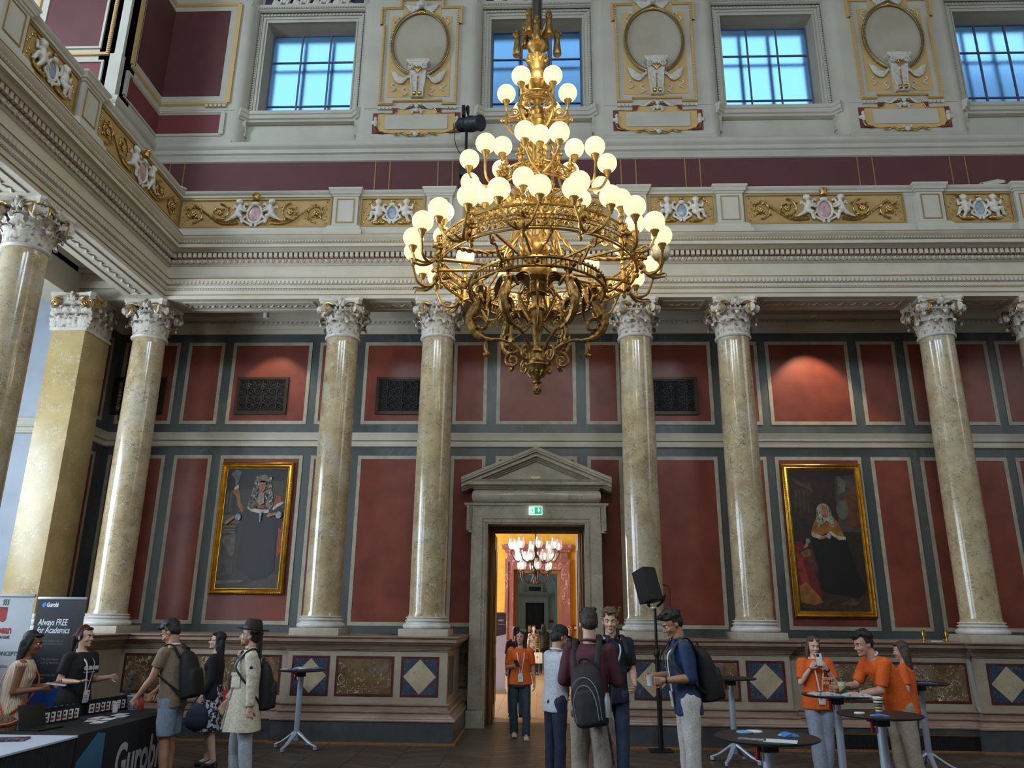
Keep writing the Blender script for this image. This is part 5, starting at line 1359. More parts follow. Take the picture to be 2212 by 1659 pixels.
# loudspeaker on a pole
t = thing('loudspeaker', 'black loudspeaker tilted on a tall black pole in front of the right door column', 'loudspeaker', (1.82, 12.36, 0))
obj('foot_plate', MB().bbox(-.16, .16, -.16, .16, 0, .02, .006), blackm, t); obj('pole', MB().tube([(0, 0, .02), (0, 0, 1.35)], .032, 12).tube([(0, 0, 1.35), (0, 0, 2.0)], .022, 12).lathe([(.04, 1.30), (.045, 1.32), (.045, 1.38), (.035, 1.4)], seg=12), blackm, t)
obj('steel_cap', MB().lathe([(.0, 1.995), (.075, 1.995), (.075, 2.01), (0, 2.01)], seg=16), steel, t)
obj('bracket', MB().tube(spl([(-.07, 0, 2.02), (-.10, 0, 2.06), (.02, 0, 2.14)], 4), .022, 6).tube(spl([(.03, 0, 2.02), (.12, 0, 2.10), (.16, 0, 2.20)], 4), .022, 6), blackm, t)
cab = MB()
pl = [(-.15, -.15), (.15, -.15), (.12, .06), (.06, .15), (-.06, .15), (-.12, .06)]
cab.prism(pl, 0, .5, 'z')
hd = obj('cabinet', cab, mat('speaker_black', (30,31,34), .6, bump=(200, .2)), t, (-.02, -.02, 2.10), (R(4), R(-16), R(-62)), fixn=True)
obj('speaker_grille', MB().box(-.145, .145, -.162, -.15, .01, .49), mat('speaker_front', (16,17,24), .5), hd)
obj('carry_grip', MB().box(.10, .125, -.04, .02, .15, .36), black, hd)
obj('cable', MB().tube(spl([(.14, .08, 2.35), (.22, .06, 2.33), (.25, .04, 2.2), (.22, .02, 1.9), (.20, .02, 1.55), (.06, .03, 1.3), (.05, .04, .9), (.05, .05, .06), (.16, .1, .02)], 6), .008, 5), black, t)

# ================================================================ chandelier of the next room
t = thing('brass_chandelier', 'turned chandelier with clear glass shades seen through the doorway', 'chandelier', (-.035, 20.0, 2.66))
dst = mat('dark_turned_wood', (74,58,50), .4, .3); clear = bpy.data.materials.new('clear_glass'); clear.use_nodes = True
q = clear.node_tree.nodes['Principled BSDF']; q.inputs['Base Color'].default_value = (.95, .96, 1, 1); q.inputs['Roughness'].default_value = .12; q.inputs['Alpha'].default_value = .55; q.inputs['Specular IOR Level'].default_value = .9
obj('stem', MB().lathe([(0, 0), (.03, .02), (.05, .06), (.02, .11), (.03, .16), (.07, .2), (.09, .26), (.05, .33), (.04, .38), (.10, .45), (.15, .53), (.13, .62), (.05, .68), (.04, .76), (.06, .82), (.03, .88), (.02, 1.1), (.02, 1.5), (.04, 1.52), (.01, 1.55), (.01, 4.3)], seg=20), dst, t)
sh = MB().lathe([(.03, 0), (.07, .03), (.095, .10), (.09, .18), (.075, .24), (.08, .27)], seg=16).mesh('glass_shade', clear)
bb = MB().lathe([(0, .0), (.02, .01), (.04, .10), (.03, .15), (0, .17)], seg=10).mesh('bulb', mat('bulb_white', (245,245,240), .3, emit=((255,250,240), 1.2)))
for tier, (n_, r_, z_) in enumerate(((8, .60, .80), (8, .45, .52), (6, .40, .30))):
    for k in range(n_):
        a = 2*pi*(k+.5*(tier % 2))/n_+.15
        am = MB().tube(spl([(0, -.04, z_-.1), (0, -r_*.35, z_-.28), (0, -r_*.8, z_-.26), (0, -r_, z_-.1), (0, -r_, z_)], 5), .012, 6).lathe([(.02, z_-.01), (.05, z_+.005), (.03, z_+.02)], c=(0, -r_, 0), seg=10)
        a_ = obj('arm', am, dst, t, (0, 0, 0), (0, 0, a))
        obj('glass_shade', sh, None, a_, (0, -r_, z_+.02)); obj('bulb', bb, None, a_, (0, -r_, z_+.04))
m = MB()
for k in range(6):
    a = 2*pi*k/6; m.tube(spl([(0, 0, 1.30), (.08*cos(a), .08*sin(a), 1.38), (.16*cos(a), .16*sin(a), 1.32), (.18*cos(a), .18*sin(a), 1.36)], 4), .014, 5); m.ball((.18*cos(a), .18*sin(a), 1.37), .03, 6, 5)
obj('leaf_crown', m, dst, t)
# fire alarm and pictogram signs in the hall beyond
redp = mat('red_sign', (170,24,30), .5)
tag(obj('fire_sign', MB().box(-.1, .1, -.02, 0, 0, .12), redp, None, (.68, 39.98, 1.60)), 'small red fire sign on the white wall beyond the doorway', 'sign')
t = thing('alarm_box', 'red fire alarm box on the yellow wall right of the rose portal', 'alarm', (1.36, 28.98, 1.40)); obj('box', MB().bbox(-.09, .09, -.05, 0, 0, .2, .008), redp, t); obj('white_label', MB().box(-.05, .05, -.054, -.05, .06, .14), white, t)
# ================================================================ the great chandelier
cgold = mat('chandelier_brass', (190,154,88), .42, .85, noise=(20, (150,110,50), .4, .7))
cdark = mat('aged_brass', (150,118,66), .42, .85, noise=(24, (96,72,38), .4, .7))  # browner, darker brass for the basket and the top tassels
globem = mat('lit_opal_globe', (110,100,78), .3, emit=((255,240,190), .78))
globeoff = mat('unlit_opal_globe', (214,204,176), .15)
AX, AY, AZ = .024, 8.99, 4.42
ch = thing('chandelier', 'great three-tiered gilt chandelier with glowing opal globes hanging in the hall', 'chandelier', (AX, AY, AZ))
def cpart(name, mb, m=cgold, a=0., parent=None, **k):
    return obj(name, mb, m, parent or ch, (0, 0, -AZ if parent is None else 0), (0, 0, a), **k)
def pol(r, a, z): return (r*sin(a), -r*cos(a), z)
gmesh = MB().ball((0, 0, 0), .128, 28, 20).mesh('globe', globem, ang=180)
gmoff = MB().ball((0, 0, 0), .128, 28, 20).mesh('globe', globeoff, ang=180)
cupm = MB().lathe([(.012, -.215), (.02, -.205), (.016, -.195), (.028, -.18), (.036, -.15), (.052, -.125), (.05, -.118), (.062, -.112), (.064, -.095), (.056, -.092), (.054, -.075)], seg=16).mesh('lamp_cup', cgold)
def globe(r, a, z, off=False):
    x, y, _ = pol(r, a, 0)
    g = obj('globe', gmoff if off else gmesh, None, ch, (x, y, z-AZ))
    if off: g['label'] = 'unlit grey globe'
    obj('lamp_cup', cupm, None, g)
    return g
def scroll_flat(mb, x, z, r, sgn, a0, turns=1.3, th=.011, n=18, ang=None, R_=None):
    """spiral in the x-z plane wrapped on a cylinder of radius R_"""
    pts = []
    for u_, w_ in spiral(r, r*.2, turns, n, a0, sgn):
        pts.append(pol(R_, (x+u_)/R_, z+w_))
    mb.tube(pts, [th*(1-.5*i/n) for i in range(n+1)], 5)
# suspension shaft and tassels
cpart('shaft', MB().lathe([(.058, 9.62), (.058, 16.75)], seg=10).box(-.075, -.062, -.01, .01, 9.8, 16.7).box(.062, .075, -.01, .01, 9.8, 16.7), mat('dark_iron_shaft', (58,52,46), .5, .5))
m = MB().tube([(-.30, 0, 9.70), (.30, 0, 9.70)], .014, 8).tube([(0, -.30, 9.70), (0, .30, 9.70)], .014, 8)
for s in (-1, 1): m.ball((s*.32, 0, 9.70), .03, 8, 6); m.ball((0, s*.32, 9.70), .03, 8, 6)
cpart('tassel_bar', m, cdark)
tas = MB().lathe([(.0, .1), (.03, .09), (.02, .07), (.045, .04), (.05, .0), (.03, -.03), (.042, -.05), (.04, -.08), (.055, -.24), (.06, -.30), (.055, -.315), (0, -.31)], seg=14).mesh('tassel', cdark)
for k in range(8):
    a = 2*pi*k/8+.2
    x, y, _ = pol(.28 if k % 2 == 0 else .2, a if k % 2 else 2*pi*k/8+pi/2, 0)
    obj('tassel', tas, None, ch, (x, y, 9.72+(.18 if k % 2 else -.06)-AZ))
m = MB()
for k in range(4):
    a = 2*pi*(k+.5)/4+.2
    m.tube(spl([pol(.05, a, 9.62), pol(.12, a, 9.72), pol(.17, a, 9.86), pol(.16, a, 9.94)], 5), [.03]*8+[.02]*8, 7)
    m.ball(pol(.165, a, 9.95), .026, 7, 5)
cpart('crown_leaves', m, cdark)
cpart('top_vase', MB().lathe([(.05, 9.75), (.10, 9.70), (.07, 9.62), (.11, 9.56), (.14, 9.52), (.145, 9.49), (.12, 9.42), (.075, 9.36), (.06, 9.33), (.05, 9.25), (.055, 9.1), (.12, 9.04), (.135, 8.97), (.13, 8.9), (.09, 8.84), (.05, 8.8), (.05, 8.5), (.09, 8.46), (.10, 8.40), (.07, 8.36), (.14, 8.30), (.15, 8.22), (.10, 8.15), (.06, 8.12), (.06, 7.2)], seg=20), cgold)
lf = MB()
lf.tube(spl([(0, -.05, 0), (0, -.09, .10), (0, -.15, .19), (0, -.17, .17)], 5), [.03, .045, .055, .06, .06, .062, .06, .055, .05, .05, .045, .04, .03, .02, .015, .01], 8, flat=.4)
for s in (-1, 1): lf.tube(spl([(s*.02, -.07, .05), (s*.05, -.10, .11), (s*.07, -.14, .13)], 4), [.018]*8+[.006], 6, flat=.5)
lf = lf.mesh('acanthus_leaf', cgold)
for k in range(8): obj('acanthus_leaf', lf, None, ch, (0, 0, 9.08-AZ), (0, 0, 2*pi*k/8))
for k in range(8): obj('acanthus_leaf', lf, None, ch, (0, 0, 8.62-AZ), (0, 0, 2*pi*(k+.5)/8), scale=(1.2, 1.5, .9))
# a pierced ring of scrollwork, built as one repeated panel
def ringpanel(R_, z0, z1, n, rows, post=True, th=.012):
    m = MB(); w = 2*pi*R_/n
    def arc(z, r, rad): m.tube([pol(R_+r, (t/8-.5)*2*pi/n, z) for t in range(9)], rad, 6)
    arc(z0, 0, .014); arc(z1, 0, .016); arc(z0+.03, .008, .008)
    if rows == 2:
        zm = (z0+z1)/2
        arc(zm-.025, .006, .009); arc(zm+.025, .006, .009)
        for k in range(14):
            t = (k+.5)/14-.5
            m.tube([pol(R_+.012, t*2*pi/n-.006, zm-.02), pol(R_+.014, t*2*pi/n+.006, zm+.02)], .008, 4)
        spans = ((z0+.035, zm-.035), (zm+.035, z1-.02))
    else: spans = ((z0+.03, z1-.02),)
    for za, zb in spans:
        h = (zb-za)/2; zc_ = (za+zb)/2
        for s in (-1, 1):
            for x, dr in ((w*.13, 1), (w*.34, -1)):
                scroll_flat(m, s*x, zc_, h*.95, s*dr, pi/2*dr, 1.5, th, 18, R_=R_+.004)
                scroll_flat(m, s*x, zc_, h*.95, -s*dr, -pi/2*dr+pi, .35, th*.8, 8, R_=R_+.004)
            m.ball(pol(R_+.01, s*w*.235/R_, zc_), (.022, .022, h*.6), 6, 5)
        m.ball(pol(R_+.012, 0, zc_), (.026, .026, h*.8), 7, 5)
    return m
def postm(R_, z0, z1, fin):
    m = MB().lathe([(.0, z0-.12), (.022, z0-.10), (.03, z0-.07), (.016, z0-.045), (.034, z0-.02), (.026, z0), (.026, z1), (.038, z1+.01), (.02, z1+.035), (.02, z1+.06), (.042, z1+.09), (.03, z1+.12)]+([(.018, z1+.14), (.03, z1+.18), (0, z1+.22)] if fin else [(.018, z1+.14), (.018, z1+.19)]), c=(0, -R_, 0), seg=10)
    # lion mask bracket outside the post
    P = (z0+z1)/2
    m.ball((0, -R_-.06, P+.02), (.045, .05, .055), 9, 7).ball((0, -R_-.11, P), (.028, .03, .025), 8, 6)
    for k in range(7):
        a = k*pi/3.5; m.ball((.05*cos(a), -R_-.045, P+.025+.055*sin(a)), (.022, .03, .022), 6, 5)
    m.tube(spl([(0, -R_-.04, P-.05), (0, -R_-.09, P-.13), (0, -R_-.05, P-.20)], 5), [.03]*5+[.022]*5+[.014], 7)
    m.tube([(0, -R_-.03-.05*u_, P+.12+.05*w_) for u_, w_ in spiral(1, .25, 1.4, 16, -pi/2, 1)], .013, 6)
    return m
RA, ZA0, ZA1 = 1.25, 6.00, 6.30
pa = ringpanel(RA, ZA0, ZA1, 12, 2).mesh('fretwork_panel', cgold)
po = postm(RA, ZA0, ZA1, False).mesh('ring_post', cgold)
OFFA = R(-7)
def arm(r0, z0, r1, z1, da, dip, tail=True):
    """arm from the ring post (r0, z0) out to a globe at (r1, z1), swinging by da"""
    m = MB()
    pts = spl([pol(r0, 0, z0), pol(r0+(r1-r0)*.35, da*.15, z0-dip), pol(r0+(r1-r0)*.8, da*.6, z0-dip*.75), pol(r1, da*.97, z0+(z1-z0)*.35), pol(r1, da, z1-.2)], 7)
    n = len(pts); m.tube(pts, [.021-.008*i/n for i in range(n)], 7)
    if tail:
        m.tube(spl([pts[6], pts[6]+Vector((sin(da)*.12, -.10, -.03)), pts[6]+Vector((sin(da)*.2, -.2, -.02)), pts[6]+Vector((sin(da)*.22, -.22, -.06))], 4), [.014]*8+[.008]*5, 6)
    m.ball(pts[0], .032, 8, 6)
    return m
DA = R(8.2)
armL = arm(RA+.06, 6.02, 1.58, 6.32, -DA, .10).mesh('arm', cgold); armR = arm(RA+.06, 6.02, 1.58, 6.32, DA, .10).mesh('arm', cgold)
spoke = MB().tube([(0, -RA, ZA0-.01), (0, -.16, 6.06)], .020, 8).mesh('spoke', cgold)
rope = MB()
rp = spl([pol(.2, 0, 6.78), pol(.34, 0, 6.45), pol(.62, 0, 6.15), pol(1.0, 0, 6.04), pol(RA-.02, 0, 6.02)], 10)
for s in (0, pi):
    pts = []
    for i, p in enumerate(rp):
        t = (rp[min(i+1, len(rp)-1)]-rp[max(0, i-1)]).normalized(); n1 = Vector((1, 0, 0)); n2 = t.cross(n1)
        a = i*.85+s; pts.append(p+.014*(cos(a)*n1+sin(a)*n2))
    rope.tube(pts, .016, 6)
rope = rope.mesh('twisted_rope', cgold)
gi = 0
for k in range(12):
    a = OFFA+2*pi*k/12
    cpart('fretwork_panel', pa, None, a+pi/12); cpart('ring_post', po, None, a); cpart('spoke', spoke, None, a+pi/12 if k % 2 else a)
    cpart('arm', armL, None, a); cpart('arm', armR, None, a)
    globe(1.58, a-DA, 6.33); globe(1.58, a+DA, 6.33, off=(k == 3))
    globe(RA, a, 6.64)
    if k % 2 == 0: cpart('twisted_rope', rope, None, a+pi/12)
# middle tier
RB, ZB0, ZB1 = .48, 7.18, 7.36
pb = ringpanel(RB, ZB0, ZB1, 6, 1, th=.013).mesh('fretwork_panel', cgold); pob = postm(RB, ZB0, ZB1, False).mesh('ring_post', cgold)
DB = R(13)
armBL = arm(RB+.05, 7.16, .93, 7.48, -DB, .09, False).mesh('arm', cgold); armBR = arm(RB+.05, 7.16, .93, 7.48, DB, .09, False).mesh('arm', cgold)
spB = MB().tube([(0, -RB, ZB0), (0, -.05, 7.06)], .018, 8).mesh('spoke', cgold)
strut = MB().tube(spl([pol(RB, 0, ZB0), pol(RB+.06, 0, 7.0), pol(RB+.2, 0, 6.72), pol(RB+.5, 0, 6.42), pol(RA-.05, 0, ZA1)], 6), .016, 6)
for i in range(3): strut.tube([(0, -(RB+.30+.05*i+.07*u_), 6.68-.1*i+.07*w_) for u_, w_ in spiral(1, .2, 1.3, 16, pi*i, 1)], .011, 5)
strut = strut.mesh('scroll_strut', cgold)
ro2 = MB()
for s in (0, pi): ro2.tube([(.014*cos(i*.8+s), -.20+.014*sin(i*.8+s), 8.35-.024*i) for i in range(88)], .015, 5)
ro2 = ro2.mesh('twisted_rope', cgold)
for k in range(6):
    a = R(4)+2*pi*k/6
    cpart('fretwork_panel', pb, None, a+pi/6); cpart('ring_post', pob, None, a); cpart('spoke', spB, None, a)
    cpart('arm', armBL, None, a); cpart('arm', armBR, None, a); cpart('scroll_strut', strut, None, a+pi/6)
    cpart('twisted_rope', ro2, None, a+pi/6)
    globe(.93, a-DB, 7.48); globe(.93, a+DB, 7.48); globe(RB+.06, a, 7.69)
fin = MB().lathe([(.0, 0), (.03, .02), (.02, .05), (.045, .08), (.02, .11), (.03, .14), (.012, .16), (.04, .2), (.02, .24), (0, .28)], seg=10)
for s in (-1, 1): fin.ball((s*.04, 0, .13), (.025, .02, .02), 6, 5)
fin = fin.mesh('finial', cgold)
for k in range(6):
    x, y, _ = pol(RB, R(4)+2*pi*(k+.5)/6, 0); obj('finial', fin, None, ch, (x, y, ZB1-AZ))
mid = MB().lathe([(.06, 8.1), (.07, 7.6), (.10, 7.5), (.14, 7.42), (.12, 7.3), (.07, 7.2), (.075, 7.0), (.12, 6.95), (.10, 6.85), (.06, 6.8), (.06, 6.55), (.10, 6.5), (.16, 6.42), (.17, 6.35), (.12, 6.24), (.07, 6.2), (.10, 6.17), (.18, 6.13), (.22, 6.07), (.235, 5.99), (.21, 5.93), (.13, 5.88)], seg=28)
cpart('central_stem', mid, cgold)
# top tier
pc_ = ringpanel(.24, 8.48, 8.60, 6, 1, th=.009).mesh('fretwork_panel', cgold)
armC = arm(.22, 8.40, .42, 8.72, 0, .05, False)
armC.tube([(0, -.30-.06*u_, 8.42+.06*w_) for u_, w_ in spiral(1, .2, 1.5, 18, 0, 1)], .010, 5)
armC.tube(spl([(0, -.40, 8.45), (0, -.42, 8.25), (0, -.30, 8.08), (0, -.12, 8.0)], 6), .018, 6)
for i in range(4): armC.tube([(-.03, -.41+.06*i, 8.3-.07*i), (.03, -.38+.06*i, 8.26-.07*i)], .012, 5)
armC = armC.mesh('arm', cgold)
for k in range(6):
    a = R(30)+2*pi*k/6
    cpart('fretwork_panel', pc_, None, a); cpart('arm', armC, None, a); globe(.42, a, 8.72)
cpart('cross_bar', MB().tube([(-.46, 0, 8.30), (.46, 0, 8.30)], .016, 8).ball((-.48, 0, 8.3), .025, 8, 6).ball((.48, 0, 8.3), .025, 8, 6), cgold)
# lower basket: pierced ring, winged figures on curved brackets, vase and pine-cone
RK = .85
k_ = MB()
for r_, z in ((RK, 5.86), (RK+.012, 5.84), (RK, 5.735)): k_.tube([pol(r_, 2*pi*i/72, z) for i in range(72)], .016, 6, closed=True)
for i in range(72): k_.ball(pol(RK+.012, 2*pi*i/72, 5.875), .013, 5, 4)
cpart('basket_ring', k_, cdark)
k_ = MB()
for i in range(96):
    a = 2*pi*i/96
    if i % 16 in (0, 8): k_.ball(pol(RK+.01, a, 5.795), (.035, .035, .035), 8, 6)
    else: k_.tube([pol(RK, a, 5.74), pol(RK, a, 5.85)], .010, 4)
q = cpart('pierced_slots', k_, cdark); q['kind'] = 'stuff'
br = MB()
bp_ = spl([(0, -.70, 5.66), (0, -.80, 5.52), (0, -.84, 5.40), (0, -.80, 5.26), (0, -.70, 5.16), (0, -.56, 5.12)], 6)
br.tube(bp_, [.05]*10+[.055]*10+[.045]*6+[.03]*5, 8)
br.tube(spl([(0, -.62, 5.12), (0, -.45, 5.13), (0, -.28, 5.06), (0, -.16, 4.95), (0, -.14, 4.86)], 6), .02, 7)
br.tube(spl([(0, -.62, 5.12), (0, -.64, 5.02), (0, -.60, 4.94), (0, -.66, 4.92)], 5), [.02]*10+[.03]*6, 6)
for i in range(6):
    p = bp_[8+3*i]; br.tube(spl([p, p+Vector((.03*(-1)**i, .04, .05)), p+Vector((.05*(-1)**i, .08, .02))], 4), [.03]*5+[.016, .012, .008, .005], 6, flat=.5)
for s in (-1, 1):
    br.tube([(s*.02, -.70+.14*u_, 5.32+.14*w_) for u_, w_ in spiral(1, .25, 1.2, 20, -pi/2, -1)], [.02]*15+[.014]*6, 6)
br.tube([(0, -.30+.10*u_, 4.86+.10*w_) for u_, w_ in spiral(1, .2, 1.5, 22, pi/2, 1)], .017, 6)
br = br.mesh('curved_bracket', cdark)
P = [('e', (0, -.72, 5.80), (.045, .055, .06)), ('c', (0, -.71, 5.74), (0, -.71, 5.72), .026, .03), ('c', (-.05, -.71, 5.69), (.05, -.71, 5.69), .035, .035), ('c', (0, -.72, 5.68), (0, -.745, 5.56), .06, .05), ('c', (0, -.745, 5.56), (0, -.79, 5.46), .055, .06), ('e', (-.03, -.765, 5.665), (.028, .03, .026)), ('e', (.03, -.765, 5.665), (.028, .03, .026)),
     ('c', (0, -.775, 5.80), (0, -.78, 5.79), .012, .01), ('c', (-.06, -.69, 5.69), (-.10, -.66, 5.60), .024, .02), ('c', (.06, -.69, 5.69), (.10, -.66, 5.60), .024, .02)]
for i in range(7): P.append(('e', (.055*cos(i*.9), -.71, 5.83+.035*sin(i*.9)), (.024, .04, .022)))
P.append(('c', (0, -.71, 5.85), (0, -.71, 5.87), .045, .05))
fig = blob(P, .010, 2, cdark, 'winged_figure')
wg = MB()
for s in (-1, 1):
    for i in range(4): wg.tube(spl([(s*.05, -.66, 5.70-.02*i), (s*(.13), -.62, 5.76-.03*i), (s*.20, -.60, 5.74-.045*i), (s*.25, -.62, 5.64-.05*i)], 4), [.03]*6+[.024]*4+[.016, .012, .008], 6, flat=.4)
wg = wg.mesh('wings', cdark)
hook = MB().tube(spl([(0, -1.22, 6.0), (0, -1.18, 5.92), (0, -1.08, 5.94), (0, -1.0, 5.86), (0, -.90, 5.80), (0, -.90, 5.88), (0, -.95, 5.90)], 6), .016, 6)
hook.tube([(0, -1.16+.05*u_, 5.97+.05*w_) for u_, w_ in spiral(1, .3, 1.2, 14)], .012, 5)
hook = hook.mesh('s_hook', cdark)
hand = MB().tube(spl([(0, -.10, 5.80), (0, -.20, 5.84), (0, -.26, 5.70), (0, -.16, 5.50), (0, -.10, 5.40)], 6), .014, 6)
hand.tube([(0, -.155+.05*u_, 5.79+.05*w_) for u_, w_ in spiral(1, .2, 1.5, 16)], .010, 5)
hand.tube(spl([(0, -.08, 5.34), (0, -.20, 5.26), (0, -.34, 5.22), (0, -.38, 5.36), (0, -.30, 5.46), (0, -.24, 5.38)], 6), .012, 5)
hand = hand.mesh('scroll_handle', cdark)
for k in range(6):
    a = R(32)+2*pi*k/6
    cpart('curved_bracket', br, None, a); cpart('winged_figure', fig, None, a); cpart('wings', wg, None, a)
    cpart('s_hook', hook, None, a+R(2)); cpart('scroll_handle', hand, None, a+pi/6)
vase = [(.13, 5.89), (.12, 5.86), (.135, 5.84), (.11, 5.80), (.10, 5.76), (.115, 5.74), (.075, 5.70), (.065, 5.62), (.085, 5.56), (.10, 5.53), (.08, 5.50), (.085, 5.42), (.07, 5.32), (.065, 5.22), (.05, 5.16), (.055, 5.14), (.04, 5.10), (.045, 5.02), (.07, 5.0), (.085, 4.97), (.065, 4.94), (.07, 4.90), (.08, 4.87), (.11, 4.84), (.10, 4.815), (.135, 4.80), (.14, 4.785), (.115, 4.76), (.085, 4.70), (.07, 4.65), (.035, 4.61), (.03, 4.60), (.06, 4.585), (.055, 4.57), (.02, 4.56), (.016, 4.54), (.03, 4.53)]
cpart('basket_stem', MB().lathe(list(reversed(vase)), seg=24), cdark)
pn = MB().lathe([(0, 4.425), (.025, 4.44), (.048, 4.48), (.05, 4.505), (.035, 4.53), (.015, 4.54)], seg=16)
for i in range(4):
    for j in range(8):
        a = 2*pi*(j+.5*(i % 2))/8; r_ = (.03, .046, .05, .038)[i]; pn.ball((r_*cos(a), r_*sin(a), 4.447+.023*i), (.014, .014, .014), 5, 4)
cpart('pine_cone_finial', pn, cdark)
m = MB()
for i in range(10):
    a = 2*pi*i/10; m.tube(spl([pol(.07, a, 4.66), pol(.10, a, 4.70), pol(.125, a, 4.72)], 4), [.02]*6+[.01, .008, .006], 6)
cpart('bowl_leaves', m, cdark)
# the light of its lamps
for k in range(6):
    a = 2*pi*k/6; x, y, _ = pol(1.0, a, 0)
    point('chandelier_light', (AX+x, AY+y, 6.62), 13, (1, .86, .58), .12)
for k in range(3):
    a = 2*pi*k/3+.5; x, y, _ = pol(.6, a, 0)
    point('chandelier_light_mid', (AX+x, AY+y, 7.95), 9, (1, .86, .58), .12)
point('chandelier_light_top', (AX, AY-.3, 9.0), 6, (1, .86, .58), .08)
# ================================================================ furniture of the fair
tabm = mat('black_tabletop', (30,29,31), .4)
legm = mat('silver_grey_paint', (170,180,196), .38, .35)
tops = {}
def standing_table(x, y, rz, label, h=1.08):
    t = thing('standing_table', label, 'table', (x, y, 0), rz, 'round standing tables')
    obj('tabletop', MB().lathe([(0, h-.022), (.33, h-.022), (.35, h-.012), (.352, h-.006), (.345, h), (0, h)], seg=64), tabm, t)
    obj('tilt_mechanism', MB().bbox(-.06, .06, -.05, .05, h-.10, h-.022, .01).box(-.085, .085, -.02, .02, h-.045, h-.022), black, t)
    obj('red_lever', MB().bbox(-.09, -.065, -.015, .015, h-.15, h-.05, .006).tube([(-.09, 0, h-.06), (-.12, 0, h-.055)], .007, 6), mat('red_lever', (150,20,30), .4), t)
    obj('column', MB().lathe([(.035, .12), (.04, .14), (.04, h-.10), (.0, h-.10)], seg=24), legm, t)
    for k in range(4):
        a = pi/4+k*pi/2
        m = MB().tube(spl([(0, 0, .24), (.07, 0, .20), (.22, 0, .10), (.33, 0, .055)], 5), [.035]*6+[.03]*5+[.024]*5, 8, flat=.7).bbox(.30, .35, -.018, .018, .012, .065, .008)
        lg = obj('leg', m, legm, t, (0, 0, 0), (0, 0, a)); obj('glide', MB().lathe([(.016, 0), (.016, .014)], c=(.325, 0, 0), seg=10), black, lg)
    return t
standing_table(-3.445, 12.0, .5, 'standing table spread with flyers in front of the left pedestal')
standing_table(2.68, 11.45, .2, 'standing table half hidden behind the backpack of the man in blue')
standing_table(3.26, 9.1, .35, 'standing table covered with papers between the two orange shirts')
standing_table(2.99, 7.32, .1, 'standing table with a striped paper cup, in front of the beige trousers')
standing_table(1.615, 5.86, .25, 'nearest standing table, cut by the bottom edge, with sheets of paper on it')
standing_table(5.02, 10.97, .6, 'standing table with a cup behind the man bending over in orange')
def sheet(label, cat_, x, y, z, w, h, rz, m, thick=.002, name='paper_sheet', group=None, bend=0.):
    mb = MB(); n = 6
    for i in range(n+1):
        for j in (0, 1):
            u_ = -w/2+w*i/n
            mb.v.append((u_, -h/2+h*j, thick+bend*sin(pi*i/n)))
    for i in range(n): mb.face((2*i, 2*i+2, 2*i+3, 2*i+1))
    b = len(mb.v); mb.v += [(a, c, 0) for a, c, d in mb.v[:b]]
    for i in range(n): mb.face((b+2*i, b+2*i+1, b+2*i+3, b+2*i+2))
    mb.face((0, 1, b+1, b)); mb.face((2*n, b+2*n, b+2*n+1, 2*n+1))
    for i in range(n): mb.face((2*i, b+2*i, b+2*i+2, 2*i+2)); mb.face((2*i+1, 2*i+3, b+2*i+3, b+2*i+1))
    o = obj(name, mb, m, None, (x, y, z), (0, 0, rz), smooth=False)
    return tag(o, label, cat_, group)
wp = mat('white_paper', (214,216,224), .6, noise=(30, (190,192,204), .55, .65)); wp2 = mat('printed_paper', (204,202,206), .6, noise=(26, (120,118,130), .56, .64)); bp2 = mat('blue_leaflet', (60,110,190), .5, noise=(14, (120,170,226), .5, .6)); pp = mat('photo_flyer', (150,140,170), .5, noise=(16, (60,60,110), .45, .6))
H = 1.081
sheet('large white sheet hanging over the front of the nearest table', 'paper', 1.64, 5.62, H, .21, .15, -.35, wp); sheet('dark-printed sheet beside the white sheet on the nearest table', 'paper', 1.47, 5.69, H, .18, .10, -.3, mat('grey_printed', (96,98,108), .6, noise=(24, (170,170,176), .5, .6)))
sheet('folded blue leaflet on the right of the nearest table', 'leaflet', 1.77, 5.87, H, .12, .09, .3, bp2, bend=.02, name='leaflet'); 
def saucer(x, y, label, m, r=.055):
    t = obj('card_disc', MB().lathe([(0, 0), (r, 0), (r*1.04, .006), (r, .01), (0, .012)], seg=24), m, None, (x, y, H)); return tag(t, label, 'disc')
saucer(1.575, 6.03, 'white round disc overlapping another on the nearest table', mat('white_disc', (220,224,228), .5)); saucer(1.50, 6.00, 'pale blue round disc under the white disc on the nearest table', mat('blue_disc', (120,160,200), .5))
saucer(2.81, 7.30, 'white lid on the table with the striped cup', MATS['white_disc'], .042)
def cup(x, y, z, label, bands):
    t = thing('paper_cup', label, 'cup', (x, y, z), 0, 'striped paper cups')
    hh = .11; prev = 0
    m = MB(); ms = [mat('cup_'+n, c, .5) for n, c in bands]; nb = len(bands)
    for i in range(nb):
        m.cur = i; a, b_ = hh*i/nb, hh*(i+1)/nb
        m.lathe([(.029+.013*a/hh, a), (.029+.013*b_/hh, b_)], seg=24)
    # drop the inner caps left by the stacked bands
    obj('cup_wall', m, ms, t, smooth=True)
    obj('rim', MB().tube([(.042*cos(2*pi*k/24), .042*sin(2*pi*k/24), hh) for k in range(24)], .0025, 6, closed=True), white, t)
    return t
ST = [('white', (214,212,206)), ('brown', (66,48,42)), ('yellow', (206,180,90)), ('brown', (66,48,42)), ('grey', (120,112,110)), ('brown', (66,48,42)), ('white', (214,212,206)), ('brown', (66,48,42)), ('white', (214,212,206))]
cup(3.06, 7.50, H, 'striped paper cup on the table in front of the beige trousers', ST); cup(4.93, 10.95, H, 'striped paper cup on the table behind the bending man', ST)
sheet('fanned blue cards beside the striped cup', 'cards', 2.92, 7.14, H, .14, .08, .15, bp2, bend=.012, name='card_fan')
